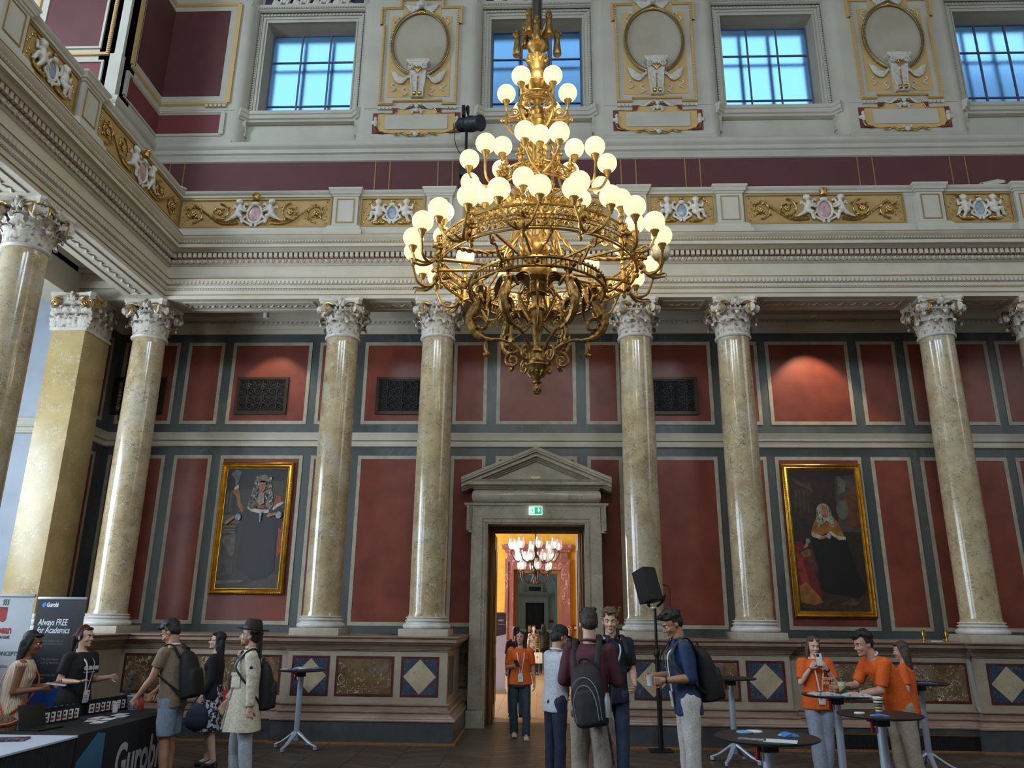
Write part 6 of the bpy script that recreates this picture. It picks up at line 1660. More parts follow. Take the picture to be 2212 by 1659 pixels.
sheet('blue leaflet beside the cup behind the bending man', 'leaflet', 5.07, 10.86, H, .2, .12, .1, bp2, bend=.01, name='leaflet')
def magazine(x, y, rz, label, m, w=.30, d=.22, h=.025):
    mb = MB(); n = 8
    for i in range(n+1):
        u_ = -w/2+w*i/n; z = h*(.35+.65*abs(sin(pi*(i/n*2))))
        mb.v += [(u_, -d/2, z), (u_, d/2, z), (u_, -d/2, 0), (u_, d/2, 0)]
    for i in range(n):
        a, b_ = 4*i, 4*i+4
        mb.face((a, b_, b_+1, a+1)); mb.face((a+2, a+3, b_+3, b_+2)); mb.face((a, a+2, b_+2, b_)); mb.face((a+1, b_+1, b_+3, a+3))
    mb.face((0, 1, 3, 2)); mb.face((4*n, 4*n+2, 4*n+3, 4*n+1))
    return tag(obj('open_magazine', mb, m, None, (x, y, H), (0, 0, rz), smooth=False), label, 'magazine', 'open magazines on the paper-covered table')
magazine(3.11, 9.0, .05, 'open magazine on the paper-covered table, in front of the woman with the phone', wp2); magazine(3.42, 8.94, -.1, 'open magazine under the forearms of the bending man', wp2)
sheet('white sheet under the bending man at the right table edge', 'paper', 3.52, 8.86, H, .22, .14, -.2, wp)
cup(3.40, 9.28, H, 'yellow and white cup behind the hands of the bending man', [('yellow', (206,180,90)), ('yellow', (206,180,90)), ('white', (214,212,206))])
for k, (dx, dy, rz) in enumerate(((-.22, -.05, .2), (-.10, -.10, -.3), (.03, -.02, .1), (.14, -.08, .4), (-.05, .08, -.1), (.2, .06, -.2))):
    sheet('printed flyer among the pile on the left standing table', 'flyer', -3.445+dx, 12.0+dy, H+.003*k, .16, .11, rz, pp if k % 2 else wp2, bend=.012, name='flyer', group='flyers on the left standing table')
# ---------------------------------------------------------------- exhibitor tables
cloth = mat('black_tablecloth', (18,18,22), .85); whitec = mat('white_tablecloth', (196,204,220), .8); skirt = mat('black_table_skirt', (30,30,36), .8)
t = thing('exhibitor_table', 'exhibitor table under a black cloth with a big white company name', 'table', (-4.68, 8.86, 0))
obj('tablecloth', MB().bbox(-.40, .385, -1.08, 1.08, .0, .745, .012), cloth, t)
lw_ = mat('cloth_letter_white', (176,172,184), .7)
nm = text('cloth_lettering', 'Gurobi', .50, lw_, t, (.388, -.31, .20), (pi/2, 0, pi/2), depth=.001, xs=.66, bold=.012)
bg_ = bpy.data.materials.new('blue_emblem'); bg_.use_nodes = True; n_ = bg_.node_tree
b_ = n_.nodes['Principled BSDF']; b_.inputs['Roughness'].default_value = .7
tc = n_.nodes.new('ShaderNodeTexCoord'); sx = n_.nodes.new('ShaderNodeSeparateXYZ'); rp_ = n_.nodes.new('ShaderNodeValToRGB')
n_.links.new(tc.outputs['Object'], sx.inputs[0]); mr = n_.nodes.new('ShaderNodeMapRange'); mr.inputs[1].default_value = .0; mr.inputs[2].default_value = .75
n_.links.new(sx.outputs['Z'], mr.inputs[0]); n_.links.new(mr.outputs[0], rp_.inputs[0]); rp_.color_ramp.elements[0].color = (*srgb(14,40,110), 1); rp_.color_ramp.elements[1].color = (*srgb(60,120,150), 1); n_.links.new(rp_.outputs[0], b_.inputs['Base Color'])
obj('cloth_emblem', MB().prism([(-.72, .72), (-.58, .70), (-.56, .1), (-.8, .05), (-1.02, .25), (-1.04, .50), (-.86, .62)], .385, .3875, 'x'), bg_, t, fixn=True, smooth=False)
t = thing('front_table', 'table with a white top and black pleated skirt at the lower left corner', 'table', (-4.66, 6.9, 0))
obj('tablecloth', MB().bbox(-.40, .385, -.95, .86, .725, .745, .006), whitec, t)
pts = []
for k in range(120):
    a = k/119; pts.append((.375+.012*sin(k*1.9), -.94+1.79*a))
m = MB()
for x, y in pts: m.v += [(x, y, .02), (x-.002, y, .725)]
for k in range(119): m.face((2*k, 2*k+2, 2*k+3, 2*k+1))
for k in range(40):
    m.v += []
n0 = len(m.v); pe = [(.375-.77*k/39, .85+.01*sin(k*1.9)) for k in range(40)]
for x, y in pe: m.v += [(x, y, .02), (x, y, .725)]
for k in range(39): m.face((n0+2*k, n0+2*k+2, n0+2*k+3, n0+2*k+1))
obj('table_skirt', m, skirt, t, ang=60)
ZT_ = .747
def packet(x, y, rz, label, grp):
    t = thing('black_packet', label, 'packet', (x, y, ZT_), rz, grp)
    obj('pouch', MB().prism([(-.045, 0), (.045, 0), (.048, .13), (.03, .16), (-.03, .16), (-.048, .13)], -.02, .02), mat('black_foil', (20,20,22), .3), t, fixn=True)
    obj('label', MB().box(-.03, .03, -.023, -.02, .02, .115), white, t); obj('red_print', MB().box(-.018, .018, -.025, -.023, .035, .06), mat('label_red', (150,60,60), .6), t); obj('dark_print', MB().box(-.008, .012, -.025, -.023, .075, .10), mat('label_dark', (40,30,30), .6), t)
    return t
pk = packet(-5.02, 8.42, 1.0, 'black packet with white label in the left row on the black table', 'black packets on the black table, left row')
for k in range(1, 6): dup(pk, (-5.02+.012*k, 8.42+.085*k, ZT_))
pk = packet(-5.03, 9.28, 1.0, 'black packet with white label in the right row on the black table', 'black packets on the black table, right row')
for k in range(1, 8): dup(pk, (-5.03+.015*k, 9.28+.085*k, ZT_))
t = thing('laptop', 'open black laptop on the black table beside the packets', 'laptop', (-4.86, 8.13, ZT_), 1.35)
obj('base', MB().bbox(-.16, .16, -.11, .11, 0, .016, .004), black, t); obj('lid', MB().bbox(-.16, .16, -.004, .004, 0, .22, .003), black, t, (0, .11, .012), (R(-18), 0, 0))
for k, (x, y, rz, mm) in enumerate(((-4.72, 8.78, .3, wp2), (-4.62, 8.92, .1, wp), (-4.78, 9.02, -.2, wp2), (-4.60, 9.16, .2, wp2), (-4.70, 9.32, .05, wp), (-4.58, 8.66, .15, wp2))):
    sheet('flat leaflet among those lying along the black table', 'leaflet', x, y, ZT_, .12, .2, rz, mm, name='leaflet', group='leaflets on the black table')
sheet('dark printed sheet on the white table top at the left edge', 'paper', -4.72, 7.42, ZT_, .30, .21, .3, mat('dark_print', (64,52,70), .5, noise=(20, (150,120,140), .55, .62)), thick=.012, name='brochure')
t = thing('drink_bottle', 'red bottle with dark cap on the black table beside the man in tan', 'bottle', (-4.66, 9.70, ZT_)); obj('body', MB().lathe([(0, 0), (.03, 0), (.032, .01), (.032, .11), (.015, .14), (.015, .16)], seg=16), mat('red_bottle', (150,40,44), .3), t); obj('cap', MB().lathe([(.017, .155), (.017, .18), (0, .18)], seg=12), black, t)
t = thing('paper_cup', 'white paper cup at the back of the black table', 'cup', (-4.86, 9.50, ZT_)); obj('cup_wall', MB().lathe([(.028, 0), (.038, .1)], seg=18), white, t); obj('lid', MB().lathe([(.041, .098), (.041, .106), (.03, .115), (0, .115)], seg=18), mat('pale_pink_lid', (190,170,176), .5), t)
t = thing('ice_bucket', 'pale blue bucket behind the arm of the man in tan', 'bucket', (-4.80, 9.80, ZT_)); obj('bucket', MB().lathe([(.06, 0), (.08, .15), (.084, .155), (.076, .155), (.056, .01)], seg=20), mat('pale_blue_tin', (120,140,170), .4), t); obj('rim', MB().tube([(.082*cos(k*pi/12), .082*sin(k*pi/12), .155) for k in range(24)], .005, 6, closed=True), steel, t)
t = thing('conference_chair', 'dark grey ribbed chair standing behind the black table', 'chair', (-5.50, 10.45, 0), R(-60))
m = MB()
for k in range(7): m.bbox(-.22, .22, .18+.012*k, .23+.012*k, .52+.085*k, .60+.085*k, .02)
obj('backrest', m, mat('grey_upholstery', (52,52,56), .8), t); obj('seat', MB().bbox(-.23, .23, -.24, .2, .42, .50, .03), MATS['grey_upholstery'], t)
for sx_ in (-1, 1):
    for sy_ in (-1, 1): obj('leg', MB().tube([(sx_*.2, sy_*.19, .43), (sx_*.24, sy_*.24, .0)], .012, 8), blackm, t)
# ---------------------------------------------------------------- roll-up banners
def banner(name, label, x0, x1, y, z1, m, rz=0):
    t = thing('roll_up_banner', label, 'banner', ((x0+x1)/2, y, 0), rz)
    w = (x1-x0)/2
    obj('sheet', MB().box(-w, w, -.002, .002, .08, z1-.02), m, t, smooth=False); obj('top_rail', MB().bbox(-w-.005, w+.005, -.012, .012, z1-.03, z1, .005), steel, t)
    obj('base', MB().bbox(-w-.02, w+.02, -.1, .1, 0, .09, .02), steel, t); obj('pole', MB().tube([(0, .03, .05), (0, .02, z1-.02)], .008, 6), steel, t)
    return t
bw_ = mat('banner_white', (188,194,202), .7); bn = mat('banner_navy', (36,38,44), .6)
t = banner('b', 'white roll-up banner with a red box logo at the left picture edge', -6.62, -5.725, 9.0, 2.045, bw_)
rd = mat('banner_red', (158,34,44), .6); rdd = mat('banner_dark_red', (116,24,34), .6); tl = mat('banner_teal_text', (70,96,110), .6); gt = mat('banner_grey_text', (70,74,80), .6); teal = mat('banner_teal', (80,140,140), .6)
w = .4475; yb = -.003
m = MB().prism([(.02, 1.79), (.12, 1.735), (.12, 1.87), (.02, 1.88)], yb-.001, yb); m.prism([(.12, 1.735), (.155, 1.76), (.155, 1.90), (.12, 1.87)], yb-.001, yb)
obj('logo_box', m, rd, t, fixn=True, smooth=False); obj('logo_lid', MB().prism([(.02, 1.855), (.06, 1.905), (.155, 1.90), (.12, 1.87), (.05, 1.88)], yb-.002, yb-.001), rdd, t, fixn=True, smooth=False); obj('logo_flap', MB().prism([(.03, 1.84), (.03, 1.90), (.075, 1.895), (.085, 1.865)], yb-.003, yb-.002), rd, t, fixn=True, smooth=False)
m = MB()
for k in range(3): m.tube(spl([(.09+.025*k, yb-.002, 1.925), (.10+.025*k, yb-.002, 1.945), (.092+.025*k, yb-.002, 1.965), (.102+.025*k, yb-.002, 1.99)], 4), .0035, 4)
obj('logo_steam', m, gt, t)
text('lettering', 'eurobean', .125, rd, t, (.245, yb, 1.615), align='RIGHT', xs=.70, bold=.004); text('lettering', 'FIRE OPTIMIZATION GAME', .046, gt, t, (.235, yb, 1.56), align='RIGHT', xs=.60, bold=.002)
text('lettering', 'KEY CONCEPTS', .062, tl, t, (.375, yb, 1.38), align='RIGHT', xs=.9, bold=.002); text('lettering', 'optimization', .055, gt, t, (.275, yb, 1.25), align='RIGHT', xs=.8); text('lettering', 'simulation', .055, gt, t, (.19, yb, 1.15), align='RIGHT', xs=.8); text('lettering', 'under unc', .055, gt, t, (.25, yb, 1.05), align='RIGHT', xs=.8)
obj('teal_bar', MB().box(-w, .24, yb-.001, yb, .86, .94), teal, t)
t = banner('b', 'dark navy roll-up banner offering free academic licences, behind the striped dress', -6.06, -5.46, 9.6, 2.03, bn)
wt = mat('banner_letter_white', (226,230,236), .6); gl_ = mat('banner_letter_grey', (120,124,132), .6); sky_ = mat('banner_logo_blue', (60,140,215), .6)
obj('logo_emblem', MB().prism([(-.245, 1.93), (-.225, 1.965), (-.20, 1.97), (-.195, 1.93), (-.21, 1.905), (-.235, 1.915)], yb-.001, yb), sky_, t, fixn=True, smooth=False)
text('lettering', 'Gurobi', .070, wt, t, (-.185, yb, 1.915), xs=.72, bold=.003)
text('lettering', 'Always FREE', .105, wt, t, (-.252, yb, 1.70), xs=.66, shear=.12, bold=.0015); text('lettering', 'for Academics', .105, wt, t, (-.252, yb, 1.61), xs=.66, shear=.12, bold=.0015)
obj('rule', MB().box(-.252, -.13, yb-.001, yb, 1.565, 1.569), gl_, t)
text('lettering', 'licenses for students, faculty and', .036, gl_, t, (-.20, yb, 1.51), xs=.62); text('lettering', 'staff to work with most versions', .036, gl_, t, (-.20, yb, 1.475), xs=.62)
text('lettering', 'Free Optimization', .042, gl_, t, (-.14, yb, 1.30), xs=.66); text('lettering', 'Learning Resources', .042, gl_, t, (-.14, yb, 1.262), xs=.66); text('lettering', 'Request your free', .042, gl_, t, (-.14, yb, 1.125), xs=.66); text('lettering', 'license', .042, gl_, t, (-.14, yb, 1.087), xs=.66)
bl_ = mat('banner_blue', (26,84,160), .6, noise=(1.2, (10,44,120), .35, .65))
obj('blue_field', MB().prism([(-.3, .1), (.3, .1), (.3, 1.03), (-.3, 1.00)], yb-.001, yb), bl_, t, fixn=True, smooth=False)
# banner in the next room, just inside the doorway
t = banner('b', 'violet and navy roll-up banner just inside the bright next room', -1.52, -.80, 21.0, 1.97, mat('banner_pale_violet', (176,184,226), .7))
obj('navy_field', MB().prism([(-.36, 1.95), (.36, 1.95), (.36, 1.42), (.1, 1.36), (-.1, 1.2), (-.36, .9)], yb-.001, yb), mat('banner_deep_navy', (40,42,74), .6), t, fixn=True, smooth=False)
text('lettering', 'mics', .09, wt, t, (.16, yb-.002, 1.74), xs=.8); obj('rule', MB().box(.15, .33, yb-.002, yb-.001, 1.66, 1.665), wt, t)
# ================================================================ people
from mathutils import noise as mnoise
V = Vector
def loft(secs, n=22):
    """closed tube through oval sections (centre, right vector, front vector, rx, ry)"""
    m = MB()
    for c, rv, fv, rx, ry in secs:
        for k in range(n):
            a = 2*pi*k/n
            cx, sy = cos(a), sin(a)
            q = 1.0 if abs(cx) < .01 else 1
            m.v.append(tuple(V(c)+V(rv)*rx*math.copysign(abs(cx)**.85, cx)+V(fv)*ry*math.copysign(abs(sy)**.9, sy)))
    for i in range(len(secs)-1):
        for k in range(n):
            j = (k+1) % n
            m.face((i*n+k, i*n+j, (i+1)*n+j, (i+1)*n+k))
    m.face([k for k in reversed(range(n))]); m.face([(len(secs)-1)*n+k for k in range(n)])
    return m
def cone(a, b, r0, r1, sq=1.0, n=16):
    a, b = V(a), V(b); d = b-a
    q = d.to_track_quat('Z', 'Y').to_matrix().to_4x4()
    return ('m', MB().lathe([(0, 0), (r0, 0), ((r0+r1)/2*1.01, d.length*.5), (r1, d.length), (0, d.length)], seg=n, sy=sq), Matrix.Translation(a) @ q)
def cap(a, b, r0, r1): return ('c', a, b, r0, r1)
def wrinkle(me, amp, sc, st=(1, 1, .45), seed=0.):
    vs = me.vertices
    ns = [v.normal.copy() for v in vs]
    for v, n in zip(vs, ns):
        p = V((v.co.x*sc*st[0]+seed, v.co.y*sc*st[1], v.co.z*sc*st[2]))
        v.co += n*amp*(mnoise.noise(p)+.5*mnoise.noise(p*2.3))
    me.update()
    return me
SK = {'fair': (206,164,142), 'fair2': (196,150,128), 'tan': (176,128,100), 'olive': (166,118,88), 'brown': (128,84,60), 'pale': (214,176,156)}
def skin(k): return mat('skin_'+k, SK[k], .5, noise=(18, tuple(int(c*.93) for c in SK[k]), .4, .7))
def fabric(n, c, r=.85, sc=70, dark=.88): return mat('fabric_'+n, c, r, noise=(sc, tuple(int(x*dark) for x in c), .42, .62), bump=(14, .12))
eyew = mat('eye_white', (206,200,194), .3); irism = mat('eye_dark', (48,36,30), .2); lipm = mat('lip_tone', (156,96,88), .45)
def hand_parts(w, d, nrm, side, pose, s):
    """palm and five fingers: w wrist, d direction, nrm palm normal (towards what is held); side +1: thumb along d x nrm"""
    d = V(d).normalized(); nrm = V(nrm); nrm = (nrm-d*nrm.dot(d)).normalized(); x = d.cross(nrm)*side
    w = V(w); P = []
    pl = .088*s
    c0 = w+d*pl*.55
    for t in (-.6, -.2, .2, .6): P.append(cap(w+d*.012*s+x*t*.030*s, w+d*pl*.92+x*t*.044*s, .0145*s, .0125*s))
    curl = {'relax': (22, 34, 24), 'hold': (38, 52, 40), 'grip': (62, 78, 50), 'flat': (6, 8, 5), 'point': (30, 45, 30)}[pose]
    for i, (off, L, sp) in enumerate(((.034, .074, .10), (.0115, .083, .03), (-.0115, .078, -.04), (-.033, .061, -.12))):
        p = w+d*pl*(.96-.02*abs(i-1))+x*off*s
        dd = (d+x*sp).normalized(); r = .0092*s*(1-.06*i)
        for j, (f, a) in enumerate(zip((.44, .32, .24), curl)):
            a = R(a+4*i); ax = x
            dd = (dd*cos(a)+nrm*sin(a)).normalized()
            q = p+dd*L*s*f; P.append(cap(p, q, r, r*.93)); p = q; r *= .92
            nn = nrm-dd*nrm.dot(dd)
            # keep bending in the same plane
            nrm_l = nn.normalized() if nn.length > 1e-3 else nrm
            dd = dd
    tb = w+d*.022*s+x*.026*s
    t1 = (d*.62+x*.70+nrm*.30).normalized(); t2 = (d*.85+x*.25+nrm*(.45 if pose in ('hold', 'grip') else .2)).normalized()
    P.append(cap(tb, tb+t1*.042*s, .0145*s, .0115*s)); P.append(cap(tb+t1*.042*s, tb+t1*.042*s+t2*.032*s, .0112*s, .0095*s))
    return P
PEOPLE = {}
def person(key, label, loc, rz, H, sk='fair', fem=False, lean=0., side=0., tw=0., head=(0., 0., 0.), aR=None, aL=None, lR=None, lL=None, hair=('short', (40,30,24)), top=None, bottom=None, shoe=(40,36,34), vox=.0078, fat=1., neckf=0., group=None):
    """front -y, right hand -x; aR/aL = (upper dir, fore dir, hand pose, palm normal); lR/lL = (thigh dir, shin dir)"""
    s = H/1.75; t = thing('person', label, 'person', (loc[0], loc[1], 0), R(rz), group)
    hw = (.160 if fem else .182)*s; hp = (.092 if fem else .086)*s
    lR = lR or ((-.04, 0, -1), (0, .02, -1)); lL = lL or ((.04, 0, -1), (0, .02, -1))
    J = {}
    thl, shl = .43*s, .415*s
    for n_, sg, (a, b_) in (('R', -1, lR), ('L', 1, lL)):
        h = V((sg*hp, 0, 0)); k = h+V(a).normalized()*thl; f = k+V(b_).normalized()*shl
        J['hip'+n_], J['kn'+n_], J['an'+n_] = h, k, f
    dz = -min(J['anR'].z, J['anL'].z)+.085*s
    for k in list(J): J[k] = J[k]+V((0, 0, dz))
    le = R(lean); sd = R(side)
    up_ = V((sin(sd), -sin(le), cos(le)*cos(sd))).normalized(); upm = V((sin(sd)*.5, -sin(le*.55), cos(le*.55))).normalized()
    rv0 = V((1, 0, 0)); rv = (Matrix.Rotation(R(tw), 3, 'Z') @ rv0); rv = (rv-up_*rv.dot(up_)).normalized()
    P0 = V((0, 0, dz)); wa = P0+upm*.16*s; cb = wa+(upm+up_).normalized()*.19*s; nk = cb+up_*.20*s
    fr = lambda u_, r_: (-(V(u_).cross(V(r_)))).normalized()   # front
    sh_c = nk-up_*.055*s
    shR, shL = sh_c-rv*hw, sh_c+rv*hw
    J.update(P0=P0, waist=wa, chest=cb, neck=nk, shR=shR, shL=shL, up=up_, rv=rv, fr=fr(up_, rv), s=s)
    ual, fal = .285*s, .25*s
    aR = aR or ((-.16, .05, -1), (-.06, -.12, -1), 'relax', (1, 0, 0)); aL = aL or ((.16, .05, -1), (.06, -.12, -1), 'relax', (-1, 0, 0))
    for n_, sh, a in (('R', shR, aR), ('L', shL, aL)):
        e = sh+V(a[0]).normalized()*ual; w = e+V(a[1]).normalized()*fal
        J['el'+n_], J['wr'+n_] = e, w; J['hd'+n_] = w+V(a[1]).normalized()*.085*s
    # head
    hm = Matrix.Rotation(R(head[1]), 3, 'Z') @ Matrix.Rotation(R(head[0]), 3, 'X') @ Matrix.Rotation(R(head[2]), 3, 'Y')
    hc = nk+(up_*.45+V((0, -neckf, 1))*.55).normalized()*.135*s+hm @ V((0, -.012, .025))*s
    J['head'] = hc; J['hm'] = hm
    hs = s*(.97 if fem else 1.)
    HM = Matrix.Translation(hc) @ hm.to_4x4() @ Matrix.Scale(hs, 4)
    def he(c, r): return ('e', HM @ V(c), tuple(x*hs for x in r), hm)
    def hcap(a, b_, r0, r1): return cap(HM @ V(a), HM @ V(b_), r0*hs, r1*hs)
    B = [he((0, .012, .03), (.076, .096, .088)), he((0, -.018, -.03), (.062, .074, .085)), he((0, -.034, -.085), (.044, .05, .034)), he((0, -.080, -.100), (.020, .018, .016)),
         hcap((0, -.086, .008), (0, -.110, -.026), .0075, .0125), he((-.012, -.098, -.032), (.009, .011, .008)), he((.012, -.098, -.032), (.009, .011, .008)), he((0, -.080, .024), (.05, .015, .011)),
         he((-.036, -.066, -.03), (.022, .022, .024)), he((.036, -.066, -.03), (.022, .022, .024)), he((0, -.087, -.062), (.023, .012, .008)), he((0, -.085, -.075), (.019, .012, .008)),
         he((-.078, .014, -.012), (.010, .020, .031)), he((.078, .014, -.012), (.010, .020, .031)), he((-.074, .012, -.03), (.009, .012, .014)), he((.074, .012, -.03), (.009, .012, .014))]
    nr = (.047 if fem else .056)*s
    B.append(cap(nk-up_*.03*s, hc+hm @ V((0, .02, -.05))*s, nr*1.08, nr))
    ff = .92 if fem else 1.
    secs = []
    for c, rx, ry, u_ in ((P0-upm*.06*s, .150, .105, upm), (P0+upm*.02*s, .158, .108, upm), (wa, .128 if fem else .138, .092, upm), (cb, .150*ff, .105, up_), (cb+up_*.10*s, .150*ff, .10, up_), (sh_c, .135*ff, .07, up_), (nk, .05, .05, up_)):
        r_ = rv if u_ is up_ else (rv+rv0).normalized()
        secs.append((c, r_, fr(u_, r_), rx*s*.93*fat, ry*s*.93*fat))
    B.append(('m', loft(secs)))
    for n_, a, sg in (('R', aR, -1), ('L', aL, 1)):
        sh, e, w = J['sh'+n_], J['el'+n_], J['wr'+n_]; g_ = .88 if fem else 1.
        B += [cap(sh, e, .050*s*g_*fat, .040*s*g_*fat), cap(e, e+(w-e)*.35, .041*s*g_, .041*s*g_), cap(e+(w-e)*.3, w, .042*s*g_, .026*s*g_), cap(w, w+(w-e).normalized()*.02*s, .026*s*g_, .024*s*g_)]
        B += hand_parts(w, w-e, a[3], sg if V(a[3]).length else 1, a[2], s*(.93 if fem else 1.))
        h, k, an = J['hip'+n_], J['kn'+n_], J['an'+n_]
        B += [cap(h, k, .078*s*fat, .053*s), cap(k, k+(an-k)*.35, .052*s, .055*s), cap(k+(an-k)*.3, an, .055*s, .036*s), cap(an, an+V((0, -.10, -.045))*s, .036*s, .028*s)]
    sm = skin(sk)
    body = obj('body', blob(B, vox, 2, sm, 'body'), None, t)
    # face details
    m = MB(); q = MB(); l_ = MB(); bw = MB()
    for sg in (-1, 1):
        m.ball(HM @ V((sg*.031, -.0715, .003)), .0135*hs, 10, 8); q.ball(HM @ V((sg*.031, -.0810, .003)), (.0068*hs,)*3, 8, 6)
        bw.tube([HM @ V((sg*x, y, z)) for x, y, z in ((.014, -.094, .024), (.032, -.092, .031), (.052, -.078, .025))], [.004*hs, .0045*hs, .003*hs], 5)
    l_.ball(HM @ V((0, -.0925, -.0635)), (.019*hs, .008*hs, .0045*hs), 10, 6, hm).ball(HM @ V((0, -.0905, -.0725)), (.016*hs, .008*hs, .005*hs), 10, 6, hm)
    obj('eyes', m, eyew, t); obj('irises', q, irism, t); obj('lips', l_, lipm, t)
    hcol = hair[1]; hmm = mat('hair_%d_%d_%d' % hcol, hcol, .55, noise=(40, tuple(int(c*.6) for c in hcol), .4, .65), bump=(90, .35)); obj('eyebrows', bw, hmm, t)
    st = hair[0]; rg = random.Random(len(key)*7+ord(key[0]))
    HP = []
    if st != 'bald':
        HP = [he((0, .032, .048), (.083, .092, .084)), he((0, .052, -.0), (.077, .064, .078))]
        if st in ('short', 'curly', 'quiff'): HP += [he((-.071, .018, .015), (.014, .03, .04)), he((.071, .018, .015), (.014, .03, .04))]
        if st == 'curly' or st == 'quiff':
            for k in range(70):
                a, b_ = rg.random()*2*pi, rg.random()
                z = .04+.095*sqrt(b_); r_ = sqrt(max(0, 1-((z-.03)/.108)**2))
                x, y = .083*r_*cos(a), .02+.102*r_*sin(a)
                if y < -.07 and z < .09: continue
                HP.append(he((x, y, z), (.016+.008*rg.random(),)*3))
            for k in range(10): HP.append(he((-.05+.011*k, -.066-.012*rg.random(), .098+.016*rg.random()), (.018, .022, .018)))
        if st == 'short':
            for k in range(24): HP.append(he((-.06+.12*rg.random(), -.05+.13*rg.random(), .108+.014*rg.random()), (.022, .026, .012)))
        if st in ('long', 'longback'):
            d = .30 if st == 'long' else .40
            for sg in (-1, 1):
                HP += [hcap((sg*.066, .0, .04), (sg*.078, .02, -.11), .022, .024)]
                HP += [cap(HM @ V((sg*.074, .03, -.08)), HM @ V((sg*.080, .05, -.08))+V((0, 0, -d*.55))*s+J['fr']*(.03 if fem and st == 'long' else -.02)*s, .030*s, .018*s)]
            for k in range(5):
                x = -.06+.03*k; HP.append(cap(HM @ V((x, .07, -.02)), V((HM @ V((x, .085, -.06)))) + V((0, .01, -d))*s, .040*s, .026*s))
            HP += [he((-.045, -.045, .092), (.035, .035, .022)), he((.045, -.045, .092), (.035, .035, .022))]
        if st == 'pony':
            HP += [he((-.072, .0, .01), (.016, .03, .05)), he((.072, .0, .01), (.016, .03, .05)), hcap((0, .10, .03), (0, .15, .0), .03, .035), cap(HM @ V((0, .15, .0)), HM @ V((0, .16, -.17)), .038*s, .016*s), he((0, -.05, .095), (.055, .03, .02))]
        if st == 'hatted': HP = [he((0, .05, -.01), (.077, .066, .085)), he((-.072, .02, -.0), (.014, .03, .05)), he((.072, .02, -.0), (.014, .03, .05))]
    if HP: obj('hair', wrinkle(blob(HP, .0095, 1, hmm, 'hair'), .004, 30, (1, 1, .5)), None, t)
    # clothes
    tk = top or {}
    if tk:
        lo = tk.get('long', .0); ex = tk.get('ease', 1.); C = []
        sec = []
        hipr = .19 if fem else .175
        for c, rx, ry, u_ in ((P0-upm*(.09+lo)*s, hipr*tk.get('hem', 1.), .130*tk.get('hem', 1.), upm), (P0+upm*.0*s, hipr*.98, .128, upm), (wa, (.150 if fem else .163), .116, upm), (cb, .168*(.95 if fem else 1.02), .124, up_), (cb+up_*.10*s, .168*ff, .116, up_), (sh_c+up_*.0*s, .150*ff, .085, up_), (nk-up_*.012*s, .066, .062, up_)):
            r_ = rv if u_ is up_ else (rv+rv0).normalized()
            sec.append((c, r_, fr(u_, r_), rx*s*ex*fat, ry*s*ex*fat))
        C.append(('m', loft(sec)))
        if fem:
            for sg in (-1, 1): C.append(('e', cb+up_*.02*s+rv*sg*.075*s+J['fr']*.085*s, (.068*s, .058*s, .062*s)))
        sl = tk.get('sleeve', .55); sr = tk.get('sr', 1.)
        if sl > 0:
            for n_ in 'RL':
                sh, e, w = J['sh'+n_], J['el'+n_], J['wr'+n_]
                C.append(('e', sh-up_*.008*s, (.066*s*sr*fat, .064*s*sr*fat, .060*s*sr)))
                C.append(cone(sh, sh+(e-sh)*min(sl, 1.), .064*s*sr*fat, .060*s*sr*fat*(1.08 if sl < .8 else .9)))
                if sl > 1:
                    C.append(('e', e, (.054*s*sr,)*3)); C.append(cone(e, e+(w-e)*(sl-1), .053*s*sr, .043*s*sr))
        else:
            for n_ in 'RL': C.append(('e', J['sh'+n_]-up_*.01*s, (.058*s, .060*s, .05*s)))
        if tk.get('skirt'):
            zh, rx, ry = tk['skirt']
            C.append(('m', loft([(V((0, .0, zh*s)), rv0, V((0, -1, 0)), rx*s, ry*s), (P0+V((0, 0, -.12*s)), rv0, V((0, -1, 0)), (.19+rx)/2*s, (.15+ry)/2*s), (P0+V((0, 0, .02*s)), rv0, V((0, -1, 0)), .185*s, .135*s), (wa, rv0, V((0, -1, 0)), .15*s, .115*s)])))
        me = wrinkle(blob(C, .0125, 2, tk['m'], tk.get('name', 'shirt')), tk.get('wr', .006), tk.get('ws', 11), seed=len(key))
        obj(tk.get('name', 'shirt'), me, None, t)
        if tk.get('collar'):
            m = MB(); cl = []
            for k in range(15):
                a = -2.6+5.2*k/14
                c = nk+up_*(.018-.012*(abs(a)/2.6))*s+rv*sin(a)*.066*s-J['fr']*cos(a)*.062*s
                cl.append(c)
            m.tube(cl, .015*s, 7, flat=.8)
            for sg, c in ((-1, cl[0]), (1, cl[-1])):
                m.tube([c, c+J['fr']*.03*s-up_*.03*s+rv*sg*.02*s, c+J['fr']*.035*s-up_*.065*s+rv*sg*.035*s], [.015*s, .02*s, .006*s], 6, flat=.4)
            obj('collar', m, tk['collar'] if not isinstance(tk['collar'], bool) else tk['m'], t)
    bt = bottom or {}
